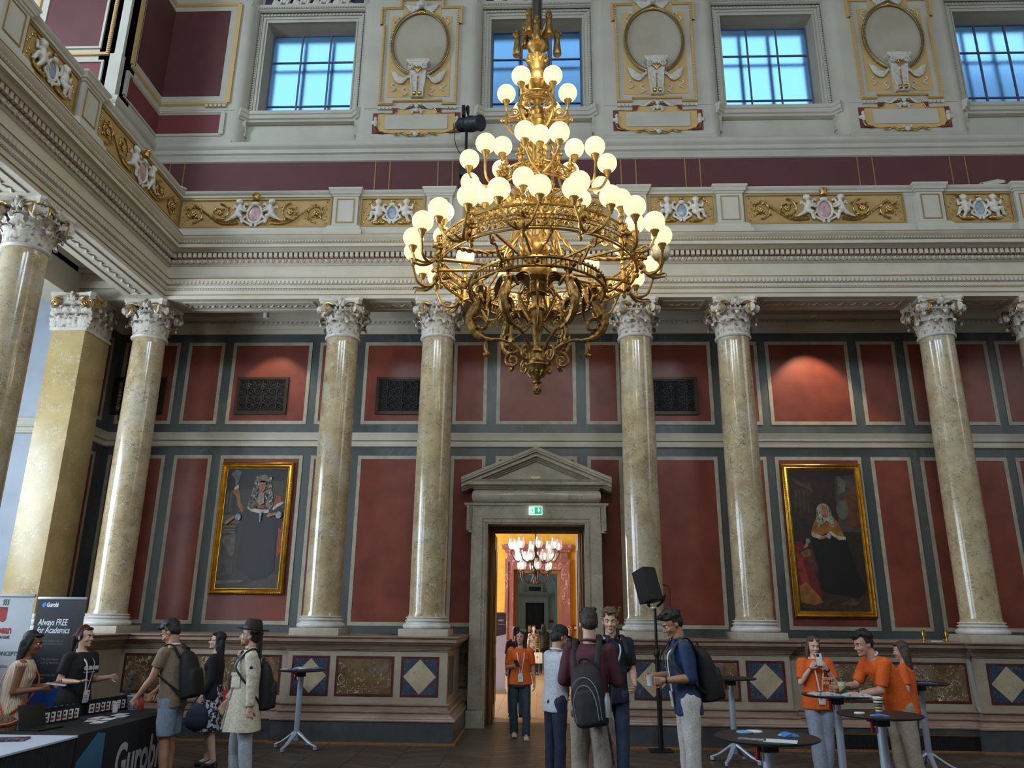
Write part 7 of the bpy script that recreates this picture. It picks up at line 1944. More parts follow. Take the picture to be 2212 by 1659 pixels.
    if bt:
        k_ = bt.get('kind', 'trousers'); C = []; w_ = bt.get('w', 1.)
        if k_ == 'skirt':
            zh, rx, ry = bt['hem']
            C.append(('m', loft([(V((0, 0, zh*s)), rv0, V((0, -1, 0)), rx*s, ry*s), (P0+V((0, 0, -.2*s)), rv0, V((0, -1, 0)), .195*s, .15*s), (P0+V((0, 0, -.02*s)), rv0, V((0, -1, 0)), .185*s, .14*s), (wa-upm*.02*s, rv0, V((0, -1, 0)), .155*s, .118*s)])))
        else:
            C.append(('m', loft([(P0-V((0, 0, .10*s)), rv0, V((0, -1, 0)), .160*s*fat, .118*s*fat), (P0, rv0, V((0, -1, 0)), .176*s*fat, .126*s*fat), (P0+upm*.09*s, rv0, V((0, -1, 0)), .160*s*fat, .112*s*fat), (wa-upm*.02*s, rv0, V((0, -1, 0)), .152*s*fat, .104*s*fat)])))
            for n_ in 'RL':
                h, k, an = J['hip'+n_], J['kn'+n_], J['an'+n_]
                fl_ = bt.get('flare', 1.)
                if k_ == 'shorts':
                    C.append(cone(h, h+(k-h)*.86, .100*s*w_, .092*s*w_))
                else:
                    C.append(cap(h, k, .096*s*w_, .070*s*w_)); C.append(cap(k, k+(an-k)*.1, .070*s*w_, .069*s*w_)); C.append(cone(k, an+V((0, 0, -.035*s)), .070*s*w_, .056*s*w_*fl_))
        me = wrinkle(blob(C, .0125, 2, bt['m'], bt.get('name', 'trousers')), bt.get('wr', .007), 9, (1.3, 1.3, .7), len(key)+.5)
        obj(bt.get('name', 'trousers'), me, None, t)
    for n_ in 'RL':
        an = J['an'+n_]; m = MB()
        c = an+V((0, -.055, -.05))*s
        P = [('e', c, (.046*s, .115*s, .036*s)), ('e', an+V((0, .015, -.035))*s, (.042*s, .05*s, .045*s)), ('m', MB().box(c.x-.043*s, c.x+.043*s, c.y-.10*s, c.y+.115*s, an.z-.085*s, an.z-.060*s))]
        obj('shoe', blob(P, .011, 2, mat('shoe_%d_%d_%d' % shoe, shoe, .5), 'shoe'), None, t)
    J['t'] = t; J['HM'] = HM; J['fat'] = fat; J['fem'] = fem; J['he'] = he; J['hcap'] = hcap
    PEOPLE[key] = J
    return J
def lanyard(J, badge=True, zb=.02, col=(214,214,220), w=.085, sway=0.):
    s, t = J['s'], J['t']; nk, cb, wa, rv, fr_, up_ = J['neck'], J['chest'], J['waist'], J['rv'], J['fr'], J['up']
    m = MB(); end = wa+fr_*.145*s*J['fat']+up_*zb*s+rv*sway
    dep = .155 if J['fem'] else .14
    for sg in (-1, 1):
        pts = spl([nk-fr_*.055*s+rv*sg*.02*s+up_*.02*s, nk+rv*sg*.07*s+up_*.0*s, nk+rv*sg*.068*s+fr_*.075*s-up_*.06*s, cb+rv*sg*.055*s+fr_*(dep+.012)*s+up_*.05*s, end+rv*sg*.012], 6)
        m.tube(pts, .0095*s, 6, flat=.25)
    obj('lanyard', m, mat('lanyard_%d' % col[0], col, .6, noise=(60, (90,100,150), .60, .66)), t)
    if badge:
        M_ = Matrix((rv, -fr_, up_)).transposed().to_4x4()
        b_ = MB(); b_.bbox(-w/2*s, w/2*s, -.004, .004, -.135*s, 0, .003)
        o = obj('badge', b_, mat('badge_white', (216,216,222), .4), t); o.matrix_local = Matrix.Translation(end+fr_*.012) @ M_
        q = MB().box(-w*.35*s, w*.1*s, -.0055, -.004, -.062*s, -.056*s).box(-w*.35*s, w*.3*s, -.0055, -.004, -.078*s, -.074*s)
        q2 = obj('badge_print', q, mat('badge_print', (60,64,90), .5), o)
        obj('badge_dot', MB().lathe([(0, -.0056), (.012*s, -.0056), (.012*s, -.004)], c=(w*.28*s, 0, -.025*s), seg=12, ax='y'), mat('badge_orange', (222,110,50), .5), o)
def backpack(J, label, m, hgt=.47, wid=.30, dep=.17, drop=.0, tilt=0., piping=None, strapm=None, both=True, off=0., bottle=False):
    """rucksack on the wearer's back: shares the wearer's place, modelled round the shoulders"""
    s, P = J['s'], J['t']
    t = thing('backpack', label, 'backpack', P.location, P.rotation_euler[2])
    rv, fr_, up_ = J['rv'], J['fr'], J['up']; c = J['neck']-fr_*(.115*J['fat']*s+dep*.46)-up_*(.10*s+hgt*.5+drop)+rv*off
    M_ = Matrix.Translation(c) @ Matrix((rv, -fr_, up_)).transposed().to_4x4() @ Matrix.Rotation(R(tilt), 4, 'Y')
    # local: x right-left, y backward, z up
    secs = []
    for z, f, g in ((-.5, .80, .80), (-.46, .96, .98), (-.2, 1.0, 1.0), (.15, .98, .92), (.34, .88, .76), (.45, .66, .56), (.5, .40, .36)):
        secs.append(((0, (g-1)*dep*.35, z*hgt), (1, 0, 0), (0, 1, 0), wid/2*f, dep/2*g))
    pk = [('m', loft(secs))]
    pk += [('m', loft([((0, dep*.46, z*hgt), (1, 0, 0), (0, 1, 0), wid*.42*f, dep*.22*g) for z, f, g in ((-.47, .8, .8), (-.42, .95, 1.), (-.12, 1., 1.), (.05, .9, .8), (.10, .6, .5))]))]
    body = obj('bag', wrinkle(blob(pk, .011, 3, m, 'bag'), .006, 10), None, t); body.matrix_local = M_
    if piping:
        q = MB()
        for r_, z0, y0 in ((.40, .02, .50), (.33, -.10, .58)):
            q.tube(spl([(-wid*r_, dep*y0, -.4*hgt), (-wid*r_, dep*(y0+.04), z0*hgt), (-wid*r_*.6, dep*(y0+.0), (z0+.20)*hgt), (0, dep*(y0-.04), (z0+.26)*hgt), (wid*r_*.6, dep*(y0+.0), (z0+.20)*hgt), (wid*r_, dep*(y0+.04), z0*hgt), (wid*r_, dep*y0, -.4*hgt)], 5), .0045, 5)
        o = obj('zip_piping', q, piping, t); o.matrix_local = M_
    q = MB().tube(spl([(-.05, -dep*.25, hgt*.47), (-.04, -dep*.2, hgt*.56), (.04, -dep*.2, hgt*.56), (.05, -dep*.25, hgt*.47)], 5), .012, 6, flat=.5)
    o = obj('grab_handle', q, m, t); o.matrix_local = M_
    for sg in ((-1, 1) if both else (both if isinstance(both, tuple) else (1,))):
        sx = .095*s*sg
        pts = spl([M_ @ V((sx*1.0, -dep*.40, hgt*.40)), J['neck']+rv*sx*1.15-fr_*.07*s-up_*.01*s, J['neck']+rv*sx*1.3+up_*(.012)*s+fr_*.01*s, J['neck']+rv*sx*1.35+fr_*.10*s-up_*.07*s, J['chest']+rv*sx*1.45+fr_*.145*s*J['fat']+up_*.03*s, J['chest']+rv*sx*1.9+fr_*.07*s-up_*.09*s, M_ @ V((sg*wid*.46, -dep*.35, -hgt*.33))], 6)
        obj('shoulder_strap', MB().tube(pts, .026*s, 8, flat=.32), strapm or m, t)
    if bottle:
        q = MB().lathe([(0, 0), (.03, 0), (.03, .16), (.02, .19), (.022, .21), (0, .21)], seg=14); o = obj('bottle', q, steel, t); o.matrix_local = M_ @ Matrix.Translation((-wid*.5, dep*.1, -hgt*.38)) @ Matrix.Rotation(R(-8), 4, 'Y')
        q = MB().tube(spl([(-wid*.42, 0, -hgt*.45), (-wid*.46, .02, -hgt*.62), (-wid*.44, .0, -hgt*.8), (-wid*.43, 0, -hgt*1.1)], 5), .012, 6, flat=.3); o = obj('loose_strap', q, m, t); o.matrix_local = M_
    return t
def at_hand(J, side, d=.095):
    w, e = J['wr'+side], J['el'+side]; p = w+(w-e).normalized()*d*J['s']
    return J['t'].matrix_basis @ p
def held(name, label, cat_, J, side, mb, mats, rot=(0, 0, 0), off=(0, 0, 0), d=.095):
    mw = Matrix.Translation(J['t'].location) @ Matrix.Rotation(J['t'].rotation_euler[2], 4, 'Z')
    w, e = J['wr'+side], J['el'+side]; p = mw @ (w+(w-e).normalized()*d*J['s']+V(off))
    o = obj(name, mb, mats, None, p, (rot[0], rot[1], rot[2]+J['t'].rotation_euler[2]))
    return tag(o, label, cat_)
def watch(J, side, strap, face):
    w, e = J['wr'+side], J['el'+side]; d = (w-e).normalized(); s = J['s']; c = w-d*.02*s
    q = d.to_track_quat('Z', 'Y').to_matrix().to_4x4()
    o = obj('wristwatch', MB().lathe([(.026*s, -.009), (.031*s, -.008), (.031*s, .008), (.026*s, .009)], seg=18), strap, J['t']); o.matrix_local = Matrix.Translation(c) @ q
    return o, c, d
orange = fabric('orange', (226,98,22), .8); blackf = fabric('black', (22,22,26), .85); navyf = fabric('navy', (34,42,66), .8); tanf = fabric('tan', (128,112,92)); denim = fabric('denim', (126,142,160)); polo = fabric('pale_grey', (196,200,210)); maroonf = fabric('maroon', (78,28,42), .75); beigef = fabric('beige', (150,140,130)); whitef = fabric('off_white', (206,200,196)); linen = fabric('linen', (206,196,176), .85, 40); greyl = fabric('light_grey', (172,176,186)); jog = fabric('blue_grey', (160,168,188)); khaki = fabric('khaki', (166,152,132)); bluesh = fabric('blue_shirt', (34,56,96), .7); dteal = fabric('dark_teal', (44,60,72)); jeans = fabric('jeans', (52,64,88)); purple = fabric('purple', (96,48,92)); dkgrey = fabric('grey_trousers', (70,74,84))
bagm = fabric('bag_black', (20,20,24), .7); piping = mat('grey_piping', (120,122,128), .5); olive = fabric('bag_olive', (58,58,50), .75)
# striped dress cloth
strm = bpy.data.materials.new('striped_dress'); strm.use_nodes = True; n_ = strm.node_tree; b_ = n_.nodes['Principled BSDF']; b_.inputs['Roughness'].default_value = .85
tc = n_.nodes.new('ShaderNodeTexCoord'); sx = n_.nodes.new('ShaderNodeSeparateXYZ'); n_.links.new(tc.outputs['Object'], sx.inputs[0])
at = n_.nodes.new('ShaderNodeMath'); at.operation = 'ARCTAN2'; n_.links.new(sx.outputs['Y'], at.inputs[0]); n_.links.new(sx.outputs['X'], at.inputs[1])
mu = n_.nodes.new('ShaderNodeMath'); mu.operation = 'MULTIPLY'; mu.inputs[1].default_value = 3.2; n_.links.new(at.outputs[0], mu.inputs[0])
fr2 = n_.nodes.new('ShaderNodeMath'); fr2.operation = 'FRACT'; n_.links.new(mu.outputs[0], fr2.inputs[0])
rp_ = n_.nodes.new('ShaderNodeValToRGB'); n_.links.new(fr2.outputs[0], rp_.inputs[0]); cr = rp_.color_ramp; cr.interpolation = 'CONSTANT'
cr.elements[0].position = 0; cr.elements[0].color = (*srgb(204,190,168), 1); cr.elements[1].position = .16; cr.elements[1].color = (*srgb(40,46,84), 1)
for p_, c_ in ((.22, (204,190,168)), (.38, (150,54,44)), (.46, (204,190,168)), (.6, (196,160,110)), (.7, (204,190,168)), (.82, (150,54,44)), (.88, (204,190,168))):
    e_ = cr.elements.new(p_); e_.color = (*srgb(*c_), 1)
n_.links.new(rp_.outputs[0], b_.inputs['Base Color'])
skp = mat('patterned_skirt', (26,28,40), .8, noise=(26, (196,196,204), .50, .53)); plaid = mat('striped_jacket', (96,84,76), .85, noise=(6, (170,150,130), .48, .52, (1, 1, 9)))

# ---------------------------------------------------------------- left group at the exhibitor table
J = person('striped', 'woman in a striped sleeveless dress with long black hair, holding a paper at the banners', (-5.33, 8.30), 112, 1.66, 'brown', True, lean=10, head=(14, -6, 0), hair=('longback', (20,17,18)),
    aR=((-.06, .10, -1), (.05, -.94, .10), 'hold', (1, 0, .4)), aL=((.10, -.10, -1), (-.10, -.9, .16), 'hold', (-1, 0, .4)), top=dict(m=strm, sleeve=0, name='dress', skirt=(.42, .30, .25), wr=.009), fat=1.1)
held('brochure', 'white folded paper in the hands of the woman in the striped dress', 'paper', J, 'R', MB().box(-.05, .05, -.11, .07, -.004, .006), wp2, (R(8), 0, 0), (.03, -.02, .03))
m = MB().tube(spl([J['neck']+J['rv']*.10+V((0, 0, .01)), J['neck']+J['rv']*.11-J['fr']*.09-V((0, 0, .06)), J['chest']-J['fr']*.145, J['waist']-J['rv']*.10-J['fr']*.13, J['P0']-J['rv']*.23-V((0, 0, .02))], 6), .016, 6, flat=.4)
m.tube(spl([J['neck']+J['rv']*.10+V((0, 0, .01)), J['chest']+J['rv']*.07+J['fr']*.17, J['waist']-J['rv']*.06+J['fr']*.16, J['P0']-J['rv']*.22+J['fr']*.05], 6), .016, 6, flat=.4)
t = thing('handbag', 'woven straw handbag with orange straps on the woman in the striped dress', 'handbag', J['t'].location, J['t'].rotation_euler[2])
straw = mat('woven_straw', (128,104,76), .8, noise=(60, (90,70,48), .45, .6), bump=(120, .6)); ost = mat('orange_leather', (190,72,40), .5)
obj('shoulder_strap', m, ost, t)
c = J['P0']-J['rv']*.27-V((0, 0, .10)); obj('bag', blob([('e', c, (.07, .16, .10)), ('e', c-V((0, 0, .03)), (.075, .17, .08))], .012, 2, straw, 'bag'), None, t)
obj('flap_trim', MB().tube(spl([c+V((-.07, -.15, .05)), c+V((-.085, -.07, .02)), c+V((-.088, .05, .02)), c+V((-.07, .15, .06))], 6), .012, 6), ost, t); obj('tassel', MB().tube([c+V((-.06, -.16, .03)), c+V((-.07, -.17, -.06))], [.008, .018], 6), mat('teal_tassel', (70,96,104), .7), t)
J = person('blacktee', 'woman in a black t-shirt and skirt with a red hairband behind the black table', (-5.24, 9.27), 74, 1.69, 'fair', True, head=(2, 2, 0), hair=('pony', (52,24,28)), lean=2,
    aR=((-.16, .18, -1), (-.02, -1, .02), 'flat', (0, 0, 1)), aL=((.14, -.05, -1), (.10, -1, .14), 'relax', (-1, 0, -.4)), top=dict(m=blackf, sleeve=.72, name='t_shirt'), bottom=dict(kind='skirt', m=fabric('black_skirt', (16,16,20)), hem=(.45, .26, .22), name='skirt'), fat=1.16)
lanyard(J, True, -.04)
m = MB().tube([J['HM'] @ V((.084*cos(a), .03-.012*cos(a*1)+.0, .05+.088*sin(a))) for a in [pi*k/14 for k in range(15)]], .009, 6, flat=.6); obj('hairband', m, mat('red_hairband', (176,44,40), .6), J['t']); obj('hair_tie', MB().ball(J['HM'] @ V((0, .125, .02)), (.03, .025, .035), 8, 6), MATS['red_hairband'], J['t'])
text('shirt_print', 'GUROBI', .055, mat('print_white', (214,214,214), .6), J['t'], J['chest']+J['fr']*.178+V((-.10, 0, .0)), (pi/2, 0, 0), bold=.003); text('shirt_print', 'from data to decisions', .018, MATS['print_white'], J['t'], J['chest']+J['fr']*.18+V((-.10, 0, -.03)))
J = person('tan', 'man in a tan t-shirt and pale denim shorts bending his head over the black table', (-4.03, 9.12), -97, 1.78, 'tan', lean=9, head=(34, 4, 0), neckf=.35, hair=('curly', (24,22,24)),
    aL=((.10, -.30, -1), (-.02, -.62, -.80), 'hold', (-1, 0, -.2)), aR=((-.10, -.35, -1), (.10, -.7, -.7), 'hold', (1, 0, 0)), lR=((-.02, -.06, -1), (0, .06, -1)), lL=((.03, .05, -1), (0, .12, -1)), top=dict(m=tanf, sleeve=.60, name='t_shirt', long=.0), bottom=dict(kind='shorts', m=denim, name='denim_shorts'), fat=1.02)
backpack(J, 'plain black backpack worn by the man in the tan t-shirt', bagm, .50, .30, .17, drop=-.02)
m = MB().tube([J['neck']+J['rv']*.068*cos(a)-J['fr']*.064*sin(a)+V((0, 0, .012)) for a in [pi*k/12 for k in range(13)]], .012, 6); obj('lanyard', m, mat('lanyard_214', (214,214,220), .6), J['t'])
J = person('blackhair', 'woman with long black hair and glasses in a black cardigan and patterned skirt', (-4.16, 10.55), -80, 1.62, 'pale', True, head=(-2, 6, 0), hair=('longback', (14,13,15)),
    aL=((.12, .02, -1), (-.05, -.4, -.9), 'relax', (-1, 0, 0)), aR=((-.10, -.05, -1), (.1, -.7, -.6), 'hold', (1, 0, 0)), top=dict(m=fabric('black_knit', (18,18,22)), sleeve=1.85, name='cardigan', long=-.02), bottom=dict(kind='skirt', m=skp, hem=(.47, .24, .2), name='skirt'), shoe=(24,22,24), lR=((-.03, -.08, -1), (0, .1, -1)), lL=((.03, .10, -1), (0, .22, -1)))
m = MB()
for sg in (-1, 1): m.tube([J['HM'] @ V((sg*.031+.021*cos(a), -.096, .002+.019*sin(a))) for a in [2*pi*k/14 for k in range(14)]], .002, 5, closed=True).tube([J['HM'] @ V((sg*.052, -.094, .006)), J['HM'] @ V((sg*.08, .01, .008))], .002, 5)
obj('glasses', m, blackm, J['t'])
t = thing('tote_bag', 'dark blue bag hanging from the arm of the woman in the patterned skirt', 'bag', J['t'].location, J['t'].rotation_euler[2]); c = J['wrL']+V((.05, -.02, -.22)); obj('bag', blob([('e', c, (.07, .14, .15)), ('e', c-V((0, 0, .05)), (.075, .15, .12))], .014, 2, navyf, 'bag'), None, t); obj('handle', MB().tube(spl([c+V((0, -.08, .12)), J['wrL']+V((0, -.03, .02)), J['wrL']+V((0, .03, .02)), c+V((0, .08, .12))], 5), .01, 6), navyf, t)
t = thing('tote_bag', 'bright red, yellow and green tote bag between the patterned skirt and the white jacket', 'bag', (-3.80, 10.35, .62), R(-70)); obj('bag', MB().bbox(-.05, .05, -.13, .13, 0, .32, .02), mat('colourful_tote', (170,30,30), .7, noise=(5, (40,110,70), .5, .56)), t); obj('yellow_patch', MB().box(.0495, .053, -.08, .06, .16, .27), mat('yellow_print', (206,160,40), .7), t); obj('handle', MB().tube(spl([(0, -.07, .31), (0, -.05, .5), (0, .05, .5), (0, .07, .31)], 5), .009, 6), navyf, t)
J = person('hidden', 'person in navy top and grey trousers, half hidden behind the man with the hat', (-3.88, 11.15), -82, 1.66, 'fair2', True, hair=('longback', (44,34,30)), aL=((.12, -.1, -1), (-.1, -.4, .9), 'grip', (-1, 0, 0)), top=dict(m=navyf, sleeve=.6, name='t_shirt'), bottom=dict(m=dkgrey), shoe=(200,198,194), vox=.010)
J = person('hat', 'man in a cream linen jacket, dark brown hat and pale trousers walking left', (-3.17, 9.0), -64, 1.74, 'fair', head=(0, -14, 0), hair=('hatted', (58,36,26)), aL=((.12, .10, -1), (.02, .02, -1), 'relax', (-1, 0, 0)), aR=((-.12, -.12, -1), (0, -.5, -.8), 'relax', (1, 0, 0)),
    lR=((-.03, -.10, -1), (0, .08, -1)), lL=((.03, .08, -1), (0, .16, -1)), top=dict(m=fabric('dark_blue_shirt', (26,34,54)), sleeve=.5, name='shirt', long=-.02, collar=True), bottom=dict(m=greyl, w=1.06))
s_ = J['s']
# open jacket: a shell with the front panels apart
jk = []
rv, fr_, up_ = J['rv'], J['fr'], J['up']
def shell(J, mm, zlo=.24, ease=1.14, open_=.55, name='jacket', sl=1.92, flare=1.15):
    """open-fronted coat following the torso"""
    s = J['s']; m = MB(); lv = []
    for c, rx, ry in ((J['P0']-V((0, 0, zlo*s)), .205*flare, .165*flare), (J['P0']-V((0, 0, .08*s)), .20*(1+flare)/2, .155*(1+flare)/2), (J['waist'], .178, .135), (J['chest'], .184, .140), (J['chest']+J['up']*.10*s, .180, .130), (J['neck']-J['up']*.05*s, .155, .098), (J['neck']+J['up']*.005*s, .075, .072)):
        lv.append((c, rx*s*ease/1.1, ry*s*ease/1.1))
    N = 30
    for th in (0, .012):
        for i, (c, rx, ry) in enumerate(lv):
            op = open_*(1-.45*i/len(lv))
            for k in range(N+1):
                a = -pi/2+op+(2*pi-2*op)*k/N     # front is -90 deg
                p = c+J['rv']*(rx-th)*cos(a)-J['fr']*(ry-th)*sin(a)*1.0
                if k in (0, N) and i < 3: p = p+J['fr']*.05*(3-i)/3+J['rv']*(.03 if k == 0 else -.0)*0
                m.v.append(tuple(p))
    n = len(lv); W_ = N+1
    for i in range(n-1):
        for k in range(N):
            a = i*W_+k; m.face((a, a+1, a+W_+1, a+W_)); b = a+n*W_; m.face((b, b+W_, b+W_+1, b+1))
        for k in (0, N):
            a = i*W_+k; b = a+n*W_; m.face((a, a+W_, b+W_, b) if k == 0 else (a, b, b+W_, a+W_))
    for k in range(N):
        b = n*W_; m.face((k, b+k, b+k+1, k+1)); q = (n-1)*W_; m.face((q+k, q+k+1, b+q+k+1, b+q+k))
    me = m.mesh(name, mm, ang=80, fixn=True); wrinkle(me, .006, 9)
    o = obj(name, me, None, J['t'])
    C = []
    for n_ in 'RL':
        sh, e, w = J['sh'+n_], J['el'+n_], J['wr'+n_]
        C = [('e', sh-J['up']*.01*s, (.074*s, .07*s, .066*s)), cone(sh, e, .070*s, .058*s), ('e', e, (.058*s,)*3), cone(e, e+(w-e)*(sl-1), .058*s, .048*s)]
        obj('sleeve', wrinkle(blob(C, .012, 2, mm, 'sleeve'), .007, 16, (1, 1, 1.2)), None, J['t'])
    m = MB()
    for sg in (-1, 1):
        m.tube(spl([J['neck']-J['fr']*.06*s+J['rv']*sg*.03*s+J['up']*.02*s, J['neck']+J['rv']*sg*.075*s+J['up']*.02*s, J['neck']+J['rv']*sg*.085*s+J['fr']*.07*s-J['up']*.05*s, J['chest']+J['rv']*sg*.075*s+J['fr']*.125*s+J['up']*.02*s], 5), [.02*s]*10+[.028*s]*5+[.01*s], 6, flat=.35)
    obj('lapels', m, mm, J['t'])
    return o
shell(J, linen, zlo=.27)
lanyard(J, True, -.13, (120,124,150), .10)
obj('pocket', MB().bbox(-.06, .06, -.006, .006, -.08, .06, .004).bbox(-.065, .065, -.012, .0, .04, .075, .004), linen, J['t'], J['chest']+J['rv']*.115+J['fr']*.128+V((0, 0, -.10)), (0, 0, R(42)))
# felt hat
hm_ = MB().lathe([(.0, .145), (.05, .15), (.072, .14), (.088, .10), (.094, .05), (.096, .035)], seg=28, sy=1.12).lathe([(.09, .03), (.10, .026), (.14, .028), (.165, .036), (.166, .041), (.14, .034), (.10, .034), (.09, .04)], seg=32, sy=1.12)
o = obj('felt_hat', hm_, mat('brown_felt', (42,34,30), .85), J['t']); o.matrix_local = J['HM'] @ Matrix.Translation((0, .015, .028)) @ Matrix.Rotation(R(-6), 4, 'X')
o = obj('hat_band', MB().lathe([(.097, .036), (.0985, .038), (.0965, .066), (.095, .066)], seg=28, sy=1.12), mat('dark_band', (24,20,20), .6), J['t']); o.matrix_local = J['HM'] @ Matrix.Translation((0, .015, .028)) @ Matrix.Rotation(R(-6), 4, 'X')
obj('beard', blob([J['he']((0, -.062, -.088), (.046, .036, .030)), J['he']((-.05, -.03, -.07), (.014, .03, .04)), J['he']((.05, -.03, -.07), (.014, .03, .04))], .009, 1, mat('hair_stubble', (126,84,62), .7), 'beard'), None, J['t'])
obj('earbud', MB().ball(J['HM'] @ V((.088, .0, -.02)), (.008, .008, .016), 8, 6), lampw, J['t'])
backpack(J, 'black backpack on the man in the cream jacket and hat', bagm, .50, .32, .18, drop=.02)

# ---------------------------------------------------------------- group in and before the doorway
J = person('doorlady', 'woman in an orange t-shirt and dark jeans walking in through the doorway', (-.255, 13.35), 4, 1.63, 'fair2', True, head=(-3, -16, 0), hair=('long', (40,26,24)),
    aR=((-.22, .12, -1), (.36, -.75, .12), 'hold', (1, -.2, .5)), aL=((.22, .06, -1), (.10, -.10, -1), 'relax', (-1, 0, 0)), lR=((-.04, .10, -1), (.04, .30, -1)), lL=((.05, -.16, -1), (-.03, -.02, -1)), top=dict(m=orange, sleeve=.82, sr=1.12, name='t_shirt', long=-.03, ease=1.05), bottom=dict(m=dteal, w=.98, flare=1.3), shoe=(190,180,168), fat=1.05)
lanyard(J, True, -.03)
held('phone', 'dark phone in the hand of the woman walking through the doorway', 'phone', J, 'R', MB().bbox(-.036, .036, -.005, .005, -.07, .07, .003), black, (R(-50), 0, R(20)), (0, -.01, .03))
obj('necklace', MB().tube([J['neck']+J['fr']*.085*sin(a)-V((0, 0, .03+.02*sin(a)))+J['rv']*.06*cos(a) for a in [pi*k/12 for k in range(13)]], .003, 5), gilt, J['t'])
J = person('polo', 'man in a pale grey polo shirt, navy trousers and black cap, looking down', (.235, 9.55), 118, 1.75, 'fair2', head=(26, 0, 0), neckf=.25, hair=('hatted', (30,26,26)), lean=3,
    aR=((-.14, .02, -1), (.25, -1, -.02), 'hold', (1, 0, .2)), aL=((.12, -.1, -1), (-.1, -1, .0), 'hold', (-1, 0, 0)), top=dict(m=polo, sleeve=.80, sr=1.08, name='polo_shirt', long=.02, collar=True), bottom=dict(m=navyf, w=1.02), shoe=(200,200,200))
o = obj('cap', MB().lathe([(.0, .115), (.04, .112), (.07, .092), (.085, .055), (.088, .02), (.086, .018)], seg=28, sy=1.14).prism([(-.07, -.085), (-.06, -.13), (-.03, -.158), (0, -.165), (.03, -.158), (.06, -.13), (.07, -.085)], .018, .026, 'z'), mat('black_cap', (20,20,24), .8), J['t'], fixn=True); o.matrix_local = J['HM'] @ Matrix.Translation((0, .014, .022)) @ Matrix.Rotation(R(-4), 4, 'X')
m = MB().tube([J['neck']+J['rv']*.07*cos(a)-J['fr']*.066*sin(a)+V((0, 0, .02)) for a in [pi*k/12 for k in range(13)]], .011, 6); obj('lanyard', m, mat('lanyard_214', (214,214,220), .6), J['t'])
held('phone', 'phone held by the man in the grey polo shirt', 'phone', J, 'R', MB().bbox(-.036, .036, -.005, .005, -.07, .07, .003), black, (R(-60), 0, 0), (.03, 0, .03))
J = person('maroon', 'tall man in a maroon shirt seen from behind with a black backpack', (.54, 8.05), 158, 1.92, 'fair', head=(16, 26, 0), hair=('short', (52,38,32)), neckf=.1,
    aR=((-.20, -.12, -1), (.55, -.85, .10), 'hold', (1, 0, 0)), aL=((.24, .02, -1), (-.35, -.9, -.1), 'hold', (-1, 0, 0)), top=dict(m=maroonf, sleeve=1.9, name='shirt', long=-.01, collar=True), bottom=dict(m=beigef, w=1.1))
backpack(J, 'big black backpack with grey zip piping on the man in the maroon shirt', bagm, .56, .33, .19, drop=.08, tilt=9, piping=piping, both=(-1,), bottle=True, off=-.05)
J = person('curly', 'man with curly fair hair in a navy polo shirt facing the group', (.88, 9.5), 12, 1.94, 'fair', head=(8, -18, 0), hair=('curly', (104,80,58)), neckf=.1,
    aL=((.16, .0, -1), (-.2, -.8, -.4), 'hold', (-1, 0, 0)), aR=((-.14, 0, -1), (.3, -.9, -.2), 'hold', (1, 0, 0)), top=dict(m=fabric('navy_polo', (26,32,48)), sleeve=.8, sr=1.08, name='polo_shirt', collar=True), bottom=dict(m=jeans, w=1.02))
backpack(J, 'black backpack whose straps show on the curly-haired man in navy', bagm, .45, .28, .16)
lanyard(J, False, .1)
obj('microphone_clip', MB().bbox(-.012, .012, -.006, .006, -.04, .03, .004), white, J['t'], J['chest']+J['rv']*-.06+J['fr']*.15+V((0, 0, .09)))
J = person('blue', 'man in a dark blue shirt and white trousers looking down at a cup, facing left', (1.60, 8.75), -86, 1.94, 'tan', lean=7, head=(30, 6, 0), neckf=.45, hair=('curly', (34,26,24)),
    aL=((.10, .14, -1), (-.18, -1, -.10), 'grip', (-1, 0, .1)), aR=((-.10, .02, -1), (.22, -1, .0), 'grip', (1, 0, 0)), top=dict(m=bluesh, sleeve=1.12, name='shirt', long=.03, collar=True), bottom=dict(m=whitef, w=1.08))
lanyard(J, True, -.06)
backpack(J, 'black and olive backpack on the man in the dark blue shirt', bagm, .54, .32, .22, drop=-.01, strapm=olive)
watch(J, 'L', blackm, black)
cup_ = MB().lathe([(.028, 0), (.038, .10), (.041, .104), (.036, .104), (.027, .006), (0, .006)], seg=20)
held('paper_cup', 'small white paper cup between the hands of the man in the dark blue shirt', 'cup', J, 'L', cup_, white, (0, 0, 0), (-.055, -.01, -.045), d=.11)

# ---------------------------------------------------------------- staff in orange at the right
J = person('phonelady', 'woman in an orange t-shirt and pale jogging trousers photographing with her phone', (3.60, 10.7), -2, 1.64, 'pale', True, head=(12, 2, 0), hair=('longback', (104,80,62)),
    aR=((-.26, -.28, -1), (.52, -.42, .84), 'hold', (.6, .5, .3)), aL=((.26, -.28, -1), (-.58, -.48, .82), 'hold', (-.6, .5, .3)), lR=((.04, -.05, -1), (.10, .05, -1)), lL=((-.02, .06, -1), (-.16, .02, -1)), top=dict(m=orange, sleeve=.85, sr=1.15, name='t_shirt', long=.02, ease=1.08), bottom=dict(m=jog, w=1.25, flare=1.5, name='jogging_trousers'), fat=1.08)
lanyard(J, True, -.06)
watch(J, 'L', blackm, black); obj('bracelet', MB().lathe([(.026, -.004), (.029, 0), (.026, .004)], seg=16), black, J['t']).matrix_local = Matrix.Translation(J['wrR']) @ (J['wrR']-J['elR']).to_track_quat('Z', 'Y').to_matrix().to_4x4()
pc = (J['hdR']+J['hdL'])/2
mw = Matrix.Translation(J['t'].location) @ Matrix.Rotation(J['t'].rotation_euler[2], 4, 'Z')
t = thing('phone', 'white phone held up in front of the face of the woman in pale trousers', 'phone', mw @ (pc+V((.0, -.03, .05))), J['t'].rotation_euler[2])
